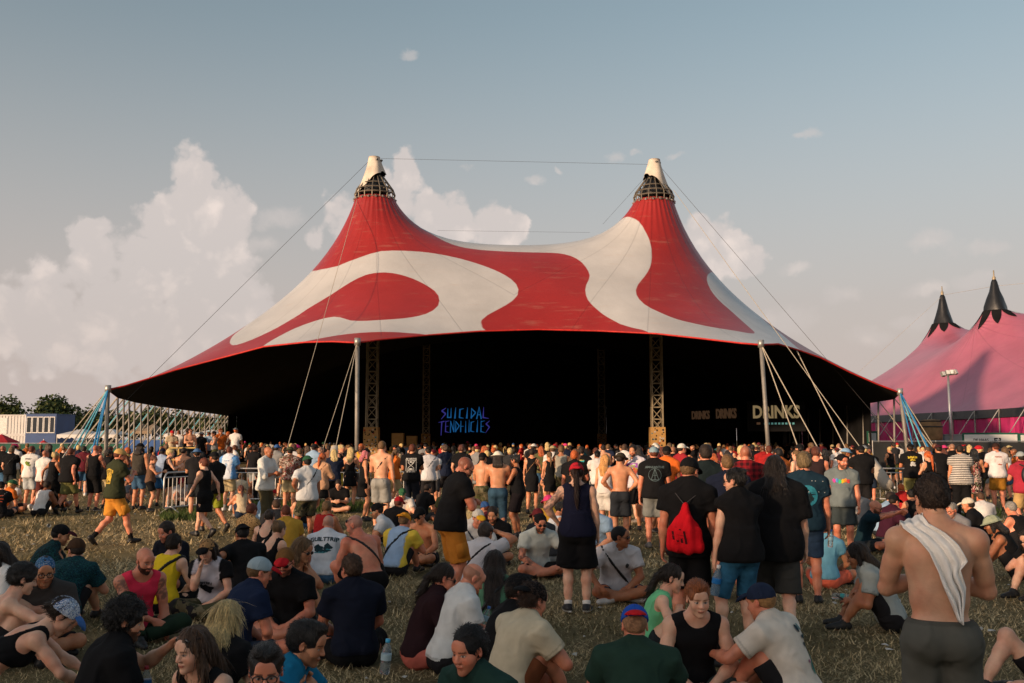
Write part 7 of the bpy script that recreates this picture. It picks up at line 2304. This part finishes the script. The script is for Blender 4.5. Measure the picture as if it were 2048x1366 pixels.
cloth_print('globe print', poly2d([blob(.2 * math.cos(k * 1.3), .16 * math.sin(k * 2.1) + .02, .006, .006, 6) for k in range(12)]), INKW, dx=.02, dy=.0)
for k, c in enumerate(((.5, .06, .3), (.08, .25, .55), (.05, .45, .2), (.6, .42, .03), (.65, .22, .04), (.55, .05, .06))):
    cloth_print('rainbow', poly2d([blob(-.11 + k * .045, .01 * math.sin(k * 2), .028, .035, 10, .25, k)]), c, back=False, dy=.05, dx=-.02)
cloth_print('white and teal back', T('VEDAN', .075, bold=.004), INKW, dy=.0)
cloth_print('white and teal back', marks(9, .022, 3), INKW, dy=-.05)
cloth_print('white and teal back', poly2d([blob(-.03, 0, .05, .025, 10, .2), blob(.04, .01, .04, .03, 10, .2)]), (.04, .35, .38), dy=.10)
cloth_print('white and teal back', poly2d([blob(0, .03, .07, .012, 10, .2)]), (.55, .38, .05), dy=.10)
cloth_print('yellow back lettering', marks(7, .05, 11, .17), (.55, .40, .04), dy=.13)
cloth_print('yellow back lettering', marks(4, .05, 12, .17), (.55, .40, .04), dy=.06)
cloth_print('yellow back lettering', poly2d([blob(0, -.05, .06, .06, 12, .3), blob(-.05, -.09, .03, .03, 10, .2), blob(.05, -.09, .03, .03, 10, .2)]), INKW)
cloth_print('white back print', marks(9, .03, 13), (.35, .12, .08), dy=.13)
cloth_print('white back print', poly2d([blob(.02, -.08, .06, .02, 10, .3)] + strokes([(-.1, .08, -.1, -.02), (.1, .08, .1, -.02)], .003)), (.40, .13, .08))
cloth_print('green back print', marks(7, .035, 14), (.08, .08, .08), dy=.12)
cloth_print('green back print', poly2d([blob(-.02, 0, .06, .06, 12, .35), blob(.05, -.05, .04, .03, 10, .3)]), (.16, .22, .03), dy=-.01)
cloth_print('green back print', poly2d([blob(.03, .01, .03, .035, 10, .3)]), (.04, .10, .03), dy=-.01)
cloth_print('colourful print', poly2d([[(-.13, -.05), (.12, -.03), (.12, .07), (-.13, .06)]]), (.30, .08, .40), back=False, dy=.06)
cloth_print('colourful print', marks(4, .05, 18, .15), (.30, .42, .06), back=False, dy=.06, dx=.0)
cloth_print('colourful print', poly2d([blob(.06, -.05, .06, .08, 12, .3), blob(-.05, -.1, .04, .04, 10, .3)]), (.45, .10, .06), back=False)
cloth_print('colourful print', poly2d([blob(.0, -.04, .035, .03, 10, .3), blob(.09, .0, .02, .03, 10, .3)]), (.45, .40, .05), back=False, scale=1.0)
# flowers on the off white shirt
cloth_print('flower print', poly2d([blob(.03, .12, .022, .032, 12, .1), blob(.07, .055, .035, .014, 12, .1), blob(.05, .0, .018, .018, 10)]), (.03, .06, .075), dx=.03, dy=-.02)
cloth_print('flower print', poly2d([blob(.085, .13, .026, .030, 12, .1), blob(.10, .05, .016, .026, 10, .1), blob(.12, -.01, .012, .02)]), (.16, .30, .30), dx=.03, dy=-.02)
cloth_print('flower print', poly2d([blob(.07, -.12, .016, .07, 12, .1), blob(.11, -.13, .014, .08, 12, .15), blob(.03, -.17, .014, .05, 10)]), (.06, .24, .20), dx=.03, dy=-.02)
cloth_print('flower print', poly2d([blob(.09, -.06, .014, .03, 10), blob(.14, -.10, .012, .04), blob(.0, -.12, .018, .012)]), (.30, .14, .20), dx=.03, dy=-.02)
cloth_print('hand at chin', poly2d([blob(0, 0, .07, .05, 14, .3), blob(-.05, .03, .03, .03, 10, .3)]), (.02, .02, .025), back=False, dy=-.04)
cloth_print('hand at chin', marks(7, .028, 15), (.02, .02, .025), back=False, dy=.035)
cloth_print('black sling strap', poly2d([blob(0, 0, .022, .035, 12, .2)]), (.06, .06, .06), back=False, dx=.10, dy=.06)
cloth_print('orange print sitting', poly2d(strokes([(-.1, .05, .1, .08), (-.08, 0, .1, -.02), (-.1, -.06, .08, -.09), (-.02, .08, .0, -.1)], .010)), (.42, .07, .03))
cloth_print('black t-shirt, black cap and mirrored', marks(3, .07, 17, .16), INKW, dx=-.02, dy=-.05)
cloth_print('football shirt and beige', poly2d([blob(0, 0, .03, .08, 12, .3)]), (.28, .42, .6), dy=-.04)
cloth_print('football shirt and beige', marks(9, .026, 16), (.28, .42, .6), dy=.09)


# ------------------------------------------------------------------ things that are worn loose, held or left lying
def world_of(key, local):
    root, made, J, p, loc, yaw, d = find(key)
    M_ = Matrix.Translation(Vector(loc)) @ Matrix.Rotation(-R(yaw), 4, 'Z')
    return M_ @ Vector(local)


def drawstring_bag():
    root, made, J, p, loc, yaw, d = find('red drawstring')
    c = J['N'] - J['u2'] * .40 * J['s'] - J['f2'] * .215 - J['r2'] * .02
    ax = np.stack([J['r2'], J['f2'], J['u2']])
    prim = [ell(c - J['u2'] * .06, A3(.155, .075, .15), ax, .06), cone(c, c + J['u2'] * .22, .10, .02, .08), cone(c - J['u2'] * .16 - J['r2'] * .10, c - J['u2'] * .17 + J['r2'] * .13, .05, .05, .06)]
    V, F = solid(prim, .010, (), folds(3, .012, 26, (1, 1, .25)))
    e = empty('drawstring_bag', loc, -R(yaw)); tag(e, 'crumpled bright red drawstring bag on the back of the black t-shirt', 'bag')
    me = mesh_np('bag', V, F, True, np.ones((len(V), 4))); me.materials.append(MAT['cloth'])
    o = link(bpy.data.objects.new('bag', me), e); o.color = (*K_(206, 22, 34), 1)
    for sx in (1, -1):
        pts = [c + J['u2'] * .23, J['sh'][0 if sx > 0 else 1] - J['f2'] * .10 - J['r2'] * sx * .06 + J['u2'] * .01, J['sh'][0 if sx > 0 else 1] - J['r2'] * sx * .055 + J['u2'] * .075]
        MB().path(pts, .005, 6).build('cord', MAT['rope_dark'], e)
    bv = BVHTree.FromPolygons([Vector(v) for v in V], [tuple(int(i) for i in f) for f in F])
    m = MB()
    for (x0, z0, x1, z1) in ((-.08, .02, -.06, -.12), (-.04, .0, -.02, -.13), (.0, -.02, .02, -.14), (-.08, -.05, .02, -.07), (-.11, -.02, -.10, -.10)):
        P = []
        for (x, z) in ((x0 - .008, z0), (x0 + .012, z0), (x1 + .012, z1), (x1 - .008, z1)):
            q = Vector(c + J['r2'] * x + J['u2'] * z - J['f2'] * .4); h = bv.ray_cast(q, Vector(J['f2']))
            if h[0] is None: break
            P.append(h[0] - Vector(J['f2']) * .004)
        if len(P) == 4: m.quad(*P)
    m.build('print', MAT['ink'], o, color=(.05, .005, .008))


drawstring_bag()


def towel():
    key = 'white towel'
    root, made, J, p, loc, yaw, d = find(key)
    b = made['body'].data
    bv = BVHTree.FromPolygons([v.co.copy() for v in b.vertices], [tuple(f.vertices) for f in b.polygons])
    s = J['s']; r2, f2, u2 = Vector(J['r2']), Vector(J['f2']), Vector(J['u2'])
    N_ = Vector(J['N'])
    # left and right rims of the hanging cloth on the back: (across, up) from the neck base
    Lr = [(-.165, .0), (-.105, -.05), (-.052, -.12), (-.022, -.20), (.008, -.29), (.045, -.38), (.075, -.46)]
    Rr = [(-.045, .025), (.030, -.02), (.085, -.08), (.125, -.16), (.088, -.205), (.115, -.29), (.092, -.475)]
    nu, nv = 26, 54
    V = []
    rg = np.random.RandomState(2)
    for j in range(nv + 1):
        t = j / nv * 1.0
        for i in range(nu + 1):
            w = i / nu
            if t < .22:           # over the shoulder from the chest side
                k = t / .22
                x = -.175 + .11 * w; fwd = .10 * (1 - k) - .05 * k
                q = N_ + r2 * x + f2 * fwd + u2 * .07
                h = bv.ray_cast(q, -u2)
                base = h[0] + u2 * .014 if h[0] is not None and h[0].z > N_.z - .16 else N_ + r2 * x + f2 * fwd - u2 * .02
                if k < .35: base = base - u2 * (.35 - k) * .3
            else:
                k = (t - .22) / .78 * (len(Lr) - 1); a = min(int(k), len(Lr) - 2); fr = k - a
                l = Vector(Lr[a]).lerp(Vector(Lr[a + 1]), fr); rr = Vector(Rr[a]).lerp(Vector(Rr[a + 1]), fr)
                q2 = l.lerp(rr, w)
                q = N_ + r2 * q2.x + u2 * q2.y - f2 * .5
                h = bv.ray_cast(q, f2)
                base = (h[0] if h[0] is not None else q + f2 * .38) - f2 * .012
            fold = .5 + .5 * math.sin(w * 17 + 2.2 * math.sin(t * 4) + 3 * w * t)
            fold2 = .5 + .5 * math.sin(w * 31 - t * 9)
            out = (.034 * fold + .012 * fold2) * (.45 + 1.0 * t) + .02 * t * t
            if t < .22: base = base + u2 * (.010 * fold)
            else: base = base - f2 * out
            V.append(tuple(base))
    F = []
    for j in range(nv):
        for i in range(nu):
            a = j * (nu + 1) + i; F.append((a, a + 1, a + nu + 2, a + nu + 1))
    V = np.array(V)
    G = V.reshape(nv + 1, nu + 1, 3).copy()
    for _ in range(2): G[1:-1, 1:-1] = G[1:-1, 1:-1] * .4 + .15 * (G[:-2, 1:-1] + G[2:, 1:-1] + G[1:-1, :-2] + G[1:-1, 2:])
    e = empty('towel', loc, -R(yaw)); tag(e, 'white cotton towel hanging over the bare back and shoulder', 'towel')
    me = mesh_np('cloth', G.reshape(-1, 3), np.array(F), True, np.ones((len(V), 4))); me.materials.append(MAT['cloth'])
    o = link(bpy.data.objects.new('cloth', me), e); o.color = (*K_(240, 236, 230), 1)
    sm = o.modifiers.new('thickness', 'SOLIDIFY'); sm.thickness = .006; sm.offset = 0


towel()


def water_mat():
    m, N, L, b = new_mat('clear_plastic')
    b.inputs['Base Color'].default_value = (.75, .85, .9, 1); b.inputs['Roughness'].default_value = .08
    b.inputs['Transmission Weight'].default_value = .85; b.inputs['IOR'].default_value = 1.2


water_mat()
simple('beer', (0.42, 0.20, 0.03), .2)
simple('frosted_cup', (0.52, 0.55, 0.56), .35, noise=.08)
BOT = [(.004, 0), (.028, .004), (.032, .02), (.032, .06), (.029, .075), (.032, .09), (.032, .13), (.022, .17), (.013, .185), (.013, .205)]


def bottle(loc, rot, label, cap=(.03, .15, .5), tint=(.3, .5, .6), scale=1.0):
    e = empty('water_bottle', loc); e.rotation_euler = rot; e.scale = (scale,) * 3
    tag(e, label, 'bottle', 'plastic water bottles')
    MB().lathe(BOT, n=14).build('bottle', MAT['clear_plastic'], e, True)
    MB().lathe([(.0145, .195), (.015, .198), (.015, .216), (.006, .218)], n=12).build('cap', MAT['plastic'], e, True, cap)
    MB().lathe([(.0328, .088), (.0329, .09), (.0329, .124), (.0328, .126)], n=14).build('wrapper', MAT['plastic'], e, True, tint)


def cup(loc, rot, label, fill=False, scale=1.0):
    e = empty('plastic_cup', loc); e.rotation_euler = rot; e.scale = (scale,) * 3
    tag(e, label, 'cup', 'plastic cups')
    MB().lathe([(.028, 0), (.030, .003), (.041, .118), (.043, .12), (.039, .118), (.028, .006)], n=16).build('cup', MAT['frosted_cup'], e, True)
    if fill: MB().lathe([(.029, .012), (.038, .085), (.01, .087)], n=14).build('drink', MAT['beer'], e, True)


def at_hand(key, k, fwd=.09):
    J = find(key)[2]; W, E = J['wri'][k], J['elb'][k]; dd = unit(W - E)
    return tuple(world_of(key, W + dd * fwd))


h = at_hand('racerback', 0, .11); cup((h[0] + .03, h[1] - .02, h[2] - .06), (.1, .1, 0), 'pale plastic cup held by the person in the printed cap', True)
h = at_hand('beer', 0, .10); cup((h[0], h[1] - .02, h[2] - .05), (0, 0, 0), 'cup of beer held in front of the colourful print t-shirt', True)
h = at_hand('linen shirt', 0, .10); cup((h[0], h[1], h[2] - .04), (0, 0, 0), 'small cup held in front of the loose linen shirt')
h = at_hand('raised hands', 0, .10); bottle((h[0] + .04, h[1], h[2] - .10), (.1, 0, 0), 'blue tinted bottle with red cap held by the curly haired person', (.5, .03, .04), (.02, .15, .4))
h = at_hand('globe print', 0, .09); bottle((h[0], h[1] - .03, h[2] - .16), (0, .1, 0), 'clear water bottle hanging from the hand beside the globe t-shirt')
h = at_hand('holding up a phone', 1, .09); bottle((h[0], h[1] - .02, h[2] - .26), (.1, .15, 0), 'large blue labelled bottle carried beside the blue jean shorts', (.75, .75, .75), (.02, .2, .55), 1.35)
h = at_hand('looking down', 0, .10); bottle((h[0], h[1], h[2] - .05), (0, .3, 0), 'small bottle with blue cap held by the tall bald person')


def ground_pt(px, py):
    r = ray(px, py); t = -CAM_H / r.z
    return (r.x * t, r.y * t)


g = ground_pt(768, 1392); bottle((g[0], g[1], .16), (.0, .1, 0), 'clear bottle with pale blue cap held up at the bottom edge', (.05, .4, .65), (.45, .6, .65), 1.25)
g = ground_pt(1290, 1195); cup((g[0], g[1], 0), (0, 0, .3), 'clear cup standing on the grass before the cross legged legs')
g = ground_pt(1325, 1192); bottle((g[0], g[1], .033), (R(90), 0, R(80)), 'crushed clear bottle lying in front of the cross legged person', (.1, .3, .6), (.5, .5, .1))
g = ground_pt(1664, 1197); bottle((g[0], g[1], .033), (R(90), 0, R(60)), 'teal bottle lying on the grass by the raised knees', (.05, .3, .35), (.05, .4, .4), 1.2)
g = ground_pt(1075, 1152); cup((g[0], g[1], 0), (0, 0, .3), 'clear cup on the grass by the patterned scarf')
g = ground_pt(96, 1054); cup((g[0], g[1], .04), (R(90), 0, .6), 'empty cup lying on the open grass at left')
g = ground_pt(365, 1330); bottle((g[0], g[1], .033), (R(90), 0, 1.2), 'blue bottle lying between the nearest seated people', (.02, .2, .6), (.02, .25, .6), 1.2)
g = ground_pt(1040, 1092); bottle((g[0], g[1], 0), (0, 0, 0), 'upright bottle on the grass in the middle group')
for q, (px, py) in enumerate(((130, 1012), (560, 1075), (1180, 1100), (1800, 1210), (770, 1290))):
    g = ground_pt(px, py); cup((g[0], g[1], .04), (R(90), 0, q * 1.3), ('trodden cup on the sunlit grass near the left crowd', 'flattened cup on the grass behind the bare shoulders', 'stray cup on the grass right of the pale legs', 'stray cup on the grass behind the reclining person', 'lost cup on the straw right of the navy back')[q])


def backpack():
    root, made, J, p, loc, yaw, d = find('dark backpack')
    c = J['N'] - J['u2'] * .24 - J['f2'] * .20; ax = np.stack([J['r2'], J['f2'], J['u2']])
    V, F = solid([ell(c, A3(.16, .10, .22), ax, .05), ell(c - J['f2'] * .08 - J['u2'] * .08, A3(.12, .05, .09), ax, .02)], .02)
    e = empty('backpack', loc, -R(yaw)); tag(e, 'dark round backpack worn over the raspberry t-shirt', 'backpack')
    me = mesh_np('pack', V, F, True, np.ones((len(V), 4))); me.materials.append(MAT['leather']); o = link(bpy.data.objects.new('pack', me), e); o.color = (*K_(32, 34, 40), 1)
    for sx in (0, 1):
        MB().path([c + J['u2'] * .2 + J['r2'] * .07 * (1 - 2 * sx), J['sh'][sx] - J['r2'] * .06 * (1 - 2 * sx) + J['u2'] * .085, J['sh'][sx] - J['r2'] * .05 * (1 - 2 * sx) + J['f2'] * .12 - J['u2'] * .05], .018, 6).build('strap', MAT['dark_panel'], e)


backpack()


def phone(key, k, label):
    h = at_hand(key, k, .11); e = empty('phone', h); e.rotation_euler = (R(-60), 0, -R(find(key)[5])); tag(e, label, 'phone', 'hand held phones')
    MB().box((-.037, -.005, -.075), (.037, .005, .075)).build('case', MAT['dark_panel'], e); MB().box((-.033, -.0075, -.069), (.033, -.0055, .069)).build('screen', MAT['window_glass'], e)


phone('holding up a phone', 0, 'phone held up beside the sleeveless black top')
phone('phone raised', 1, 'phone raised by the person with knees up in grey')
phone('brown crop top', 0, 'phone held in front of the brown crop top')

# ------------------------------------------------------------------ the standing crowd
rc = random.Random(77)
TOPC = [('black', BLK, 19), ('dark grey', K_(52, 52, 54), 4), ('white', K_(210, 206, 202), 6), ('grey', K_(128, 128, 128), 2), ('navy', K_(30, 38, 58), 2), ('red', K_(160, 36, 36), 2), ('olive', K_(92, 90, 58), 2), ('beige', K_(190, 172, 142), 2),
        ('orange', K_(206, 108, 44), 1), ('light blue', K_(140, 168, 194), 1), ('mustard', K_(190, 146, 54), 1), ('teal', K_(36, 92, 98), 1), ('maroon', K_(96, 34, 44), 1)]
BOTC = [BLK, BLK2, DRK, DDEN, KHA, OLV, DEN, GRY, K_(60, 60, 62)]
HAIRC = [('dark', HB), ('black', HK), ('fair', HL), ('blond', HY), ('auburn', HA), ('orange', K_(178, 90, 44)), ('brown', K_(80, 58, 42))]
HATC = [('black', BLK), ('black', BLK2), ('white', K_(206, 200, 190)), ('red', K_(176, 36, 44)), ('khaki', K_(160, 146, 108)), ('blue', K_(60, 96, 150)), ('pink', K_(206, 60, 116)), ('green', K_(52, 96, 66)), ('grey', K_(120, 126, 130)), ('maroon', K_(96, 36, 42))]
SKINS = [SK1, SK2, SK3, SKP, SKR, SK2, SK1, SKD]


def wpick(L): return rc.choices(L, [w for *_, w in L])[0]


def proto(d, **kw): return build_person({**DEF, **kw}, d)[0], kw


PROTO_KW = [
    (dict(arms=('front', 'front'), hair=('crop', HB)), 't-shirt', 'cropped hair'),
    (dict(arms=('front', 'down'), hair=('short', HB), g=1.1, belly=.02), 't-shirt', 'short hair'),
    (dict(arms=('down', 'front'), hair=('short', HB), hat=('cap', BLK), g=1.05), 't-shirt', 'cap'),
    (dict(arms=('front', 'drink'), hair=('crop', HB), hat=('capback', BLK), legs='ease'), 't-shirt', 'backwards cap'),
    (dict(arms=('down', 'down'), hair=('crop', HB), hat=('bucket', BLK), legs='ease', g=1.08), 't-shirt', 'bucket hat'),
    (dict(arms=('fold', 'fold'), hair=('shaved', HB), g=1.15, beard=.6), 't-shirt', 'shaved head'),
    (dict(arms=('front', 'front'), hair=('short', HB), top=('tank', BLK), beard=.5), 'tank top', 'short hair'),
    (dict(arms=('front', 'down'), hair=('crop', HB), top=('none',), legs='ease'), 'bare back', 'cropped hair'),
    (dict(sex='f', h=1.68, arms=('front', 'down'), hair=('long', HB), hlen=.30, top=('tank', BLK)), 'tank top', 'long hair'),
    (dict(sex='f', h=1.68, arms=('front', 'front'), hair=('pony', HB), top=('tee', BLK), legs='ease'), 't-shirt', 'ponytail'),
    (dict(sex='f', h=1.66, arms=('down', 'hip'), hair=('bun', HB), top=('dress', BLK), bottom=('briefs', BLK)), 'dress', 'hair bun'),
    (dict(sex='f', h=1.68, arms=('front', 'front'), hair=('mid', HB), top=('tank', BLK), g=1.2), 'vest', 'bobbed hair'),
    (dict(arms=('drink', 'pocket'), hair=('thick', HB), legs='ease', strapbag=BLK), 't-shirt', 'thick hair'),
    (dict(arms=('phone', 'phone'), hair=('crop', HB), hat=('capback', BLK), head=(0, 28), g=1.1), 't-shirt', 'backwards cap'),
    (dict(arms=('hip', 'drink'), hair=('short', HB), legs='ease', twist=20, lean=(2, 8), strapbag=BRN, strapside=-1), 't-shirt', 'short hair'),
    (dict(arms=('front', 'front'), hair=('long', HB), hlen=.26, g=1.04), 't-shirt', 'long hair'),
]
PM = [(build_person({**DEF, **kw, 'seed': i * 7 + 3}, 18)[0], kw, t, h) for i, (kw, t, h) in enumerate(PROTO_KW)]
PF = [(build_person({**DEF, **kw, 'seed': i * 7 + 3}, 27)[0], kw, t, h) for i, (kw, t, h) in enumerate(PROTO_KW)]
ZONES = [(120, 'before the green fence'), (340, 'left of the platform'), (480, 'by the left pole row'), (640, 'left of the front pole'), (800, 'near the left mast box'), (1000, 'below the blue logo'), (1200, 'between the two masts'), (1380, 'near the right mast box'), (1530, 'left of the right pole'), (1700, 'below the big DRINKS sign'), (1860, 'by the right tent corner'), (9999, 'before the DE HAAS banner')]
taken = [(v[4][0], v[4][1]) for v in BUILT.values()]
crowd = []


def free_spot(x, y, r):
    return all((x - a) ** 2 + (y - b) ** 2 > r * r for a, b in taken)


def crowd_person(x, y, z, protos, where, yaw=None):
    parts, kw, tname, hname = rc.choice(protos)
    tc_ = wpick(TOPC); hcn, hc = rc.choice(HAIRC); htn, htc = rc.choice(HATC); sk = rc.choice(SKINS)
    cols = {'body': sk, 'hair': hc, 't_shirt': tc_[1], 'tank_top': tc_[1], 'dress': tc_[1] if rc.random() < .4 else BLK, 'shorts': rc.choice(BOTC), 'cap': htc, 'brim': htc, 'crown': htc, 'shoe': rc.choice([BLK, BLK2, WHT, K_(120, 110, 100)])}
    if tname == 'bare back': desc = 'shirtless person'
    else:
        cn = tc_[0] if tname != 'dress' else ('black' if cols['dress'] == BLK else tc_[0])
        desc = 'person in %s %s' % (cn, tname)
    if hname in ('cap', 'backwards cap', 'bucket hat'): hd = '%s %s' % (htn, hname)
    elif hname in ('shaved head', 'raised arm'): hd = hname
    else: hd = '%s %s' % (hcn, hname)
    px = 1024 + FPX * x / y
    zn = next(n for lim, n in ZONES if px < lim) if where != 'platform' else ''
    lab = '%s, %s, %s' % (desc, hd, {'mid': 'sunlit crowd ', 'far': 'far crowd ', 'seat': 'sitting ', 'platform': 'on the viewing platform'}[where] + zn)
    s = rc.uniform(.94, 1.05)
    yw = yaw if yaw is not None else rc.choice([rc.gauss(0, 18), rc.gauss(0, 25), rc.gauss(0, 35), rc.uniform(-180, 180)])
    root, made = place_person(parts, (x, y, z), yw, lab, {'mid': 'crowd standing in front of the tent', 'far': 'crowd under the tent', 'seat': 'people sitting on the grass', 'platform': 'people on the viewing platform'}[where], cols)
    root.scale = (s, s, s)
    crowd.append((px, root, lab))
    taken.append((x, y))


NUM_MID, NUM_FAR = 122, 44
n = 0
while n < NUM_MID:
    y = rc.uniform(20.5, 40); px = rc.uniform(-30, 2080)
    if y < 26.5 and not 1040 < px < 1660: continue
    if y < 24 and rc.random() < .4: continue
    if px < 520 and y < 30.5: continue
    x = X_at(px, y)
    if not free_spot(x, y, .62): continue
    crowd_person(x, y, 0, PM, 'mid'); n += 1
n = 0
while n < NUM_FAR:
    y = rc.uniform(39, 47); px = rc.uniform(-20, 2070); x = X_at(px, y)
    if not free_spot(x, y, .6): continue
    if any((x - mx) ** 2 + (y - my) ** 2 < .8 for mx, my, *_ in MASTS): continue
    if 335 < px < 482 and y < 46.5: continue
    crowd_person(x, y, 0, PF, 'far'); n += 1
for k in range(10):
    px = 346 + k * 14.0 + rc.uniform(-4, 4); y = 44.2 + (k % 3) * .55
    crowd_person(X_at(px, y), y, .64, PF, 'platform', rc.choice([150, -120, 10, 60, -30, 90]))
# more people sitting on the grass among the others
SEAT_KW = [(dict(**SIT, hair=('crop', HB)), 't-shirt', 'cropped hair'), (dict(**KNE, hair=('short', HB), hat=('cap', BLK)), 't-shirt', 'cap'), (dict(**{**KNE, 'arms': ('shin', 'shin')}, hair=('short', HB), top=('tank', BLK)), 'tank top', 'short hair'),
           (dict(**{**SIT, 'sex': 'f'}, h=1.68, hair=('long', HB), hlen=.3, top=('tee', BLK)), 't-shirt', 'long hair'), (dict(**{**KNE, 'sex': 'f', 'arms': ('prop', 'knee')}, h=1.68, hair=('pony', HB), top=('tank', BLK)), 'vest', 'ponytail'), (dict(**SIT, hair=('short', HB), hat=('bucket', BLK), g=1.1), 't-shirt', 'bucket hat')]
PS = [(build_person({**DEF, **kw, 'seed': i * 11 + 2}, 17)[0], kw, t, h) for i, (kw, t, h) in enumerate(SEAT_KW)]
SZ = [(440, 900, 16.5, 26, 9), (900, 1210, 14.5, 24, 7), (1690, 2050, 15, 26, 10), (-10, 130, 25, 29, 3)]
for a, b, y0, y1, cnt in SZ:
    n = 0
    while n < cnt:
        y = rc.uniform(y0, y1); px = rc.uniform(a, b); x = X_at(px, y)
        if not free_spot(x, y, .75): continue
        crowd_person(x, y, 0, PS, 'seat', rc.choice([rc.gauss(0, 40), rc.uniform(-180, 180)])); n += 1
# say which one among those alike
seen = {}
for px, root, lab in crowd: seen.setdefault(lab, []).append((px, root))
ORD = ['leftmost', 'second from left', 'third from left', 'fourth from left', 'fifth from left', 'sixth from left']
SHORT = lambda t: t.replace('person in ', '').replace('sunlit crowd ', 'crowd ')
for lab, L in seen.items():
    if len(L) > 1:
        L.sort(key=lambda q: q[0])
        for i, (px, root) in enumerate(L): root['label'] = (lab if len(lab.split()) < 13 else SHORT(lab)) + ', ' + ORD[min(i, 5)]


# the mass of people deeper inside the tent, too small to tell apart
def deep_crowd():
    rg = np.random.RandomState(9)
    Vs, Fs, Cs, n = [], [], [], 0
    base = []
    for i in (0, 2, 6, 9, 11):
        ps = build_person({**DEF, **PROTO_KW[i][0]}, 40)[0]
        Q = []
        for nm, me, c in ps:
            if nm in ('shoe', 'sock'): continue
            V = np.empty(len(me.vertices) * 3, np.float32); me.vertices.foreach_get('co', V); V = V.reshape(-1, 3)
            F = np.empty(len(me.loops), np.int32); me.loops.foreach_get('vertex_index', F); F = F.reshape(-1, 4)
            keepv = V[:, 2] > .9
            kf = keepv[F].all(1); F = F[kf]
            Q.append((nm, V, F, c))
        base.append(Q)
    for q in range(330):
        y = rg.uniform(46.5, 80); px = rg.uniform(470, 1735) if y > 52 else rg.uniform(0, 2048); x = X_at(px, y)
        if any((x - mx) ** 2 + (y - my) ** 2 < 1 for mx, my, *_ in MASTS): continue
        a = rg.normal() * .6; s = rg.uniform(.93, 1.05); ca, sa = math.cos(a), math.sin(a)
        tc_ = wpick(TOPC)[1]; hc = rc.choice(HAIRC)[1]; sk = rc.choice(SKINS)
        for nm, V, F, c in base[rg.randint(len(base))]:
            W = np.stack([V[:, 0] * ca - V[:, 1] * sa, V[:, 0] * sa + V[:, 1] * ca, V[:, 2]], 1) * s + np.array([x, y, 0])
            cc = sk if nm == 'body' else hc if nm == 'hair' else tc_ if nm in ('t_shirt', 'tank_top') else rc.choice(HATC)[1] if nm in ('cap', 'brim') else BLK
            Vs.append(W); Fs.append(F + n); n += len(W); Cs.append(np.tile(np.array([*cc, 1.0]), (len(W), 1)))
    me = mesh_np('deep_crowd', np.concatenate(Vs), np.concatenate(Fs), True, np.concatenate(Cs)); me.materials.append(MAT['leaf'])
    tag(link(bpy.data.objects.new('crowd', me)), 'dense mass of small heads deep inside the dark tent', 'crowd', kind='stuff')


deep_crowd()


# ------------------------------------------------------------------ scraps trodden into the grass
def litter():
    rg = np.random.RandomState(21); m = MB()
    for _ in range(260):
        y = 6 + 26 * rg.rand() ** 1.2; x = (rg.rand() * 2 - 1) * y * .53
        s = .012 + .03 * rg.rand(); a = rg.rand() * 6.28; h = .012 + .02 * rg.rand()
        P = [Vector((x + s * math.cos(a + k * 1.57) * (1 + .6 * rg.rand()), y + s * math.sin(a + k * 1.57) * (1 + .6 * rg.rand()), h * rg.rand() + .008)) for k in range(4)]
        c = Vector((x, y, h + .012))
        for k in range(4): m.quad(P[k], P[(k + 1) % 4], c)
    o = m.build('litter', MAT['ink'], color=(.5, .49, .46)); tag(o, 'small scraps of paper and plastic trodden into the grass', 'litter', kind='stuff')


litter()
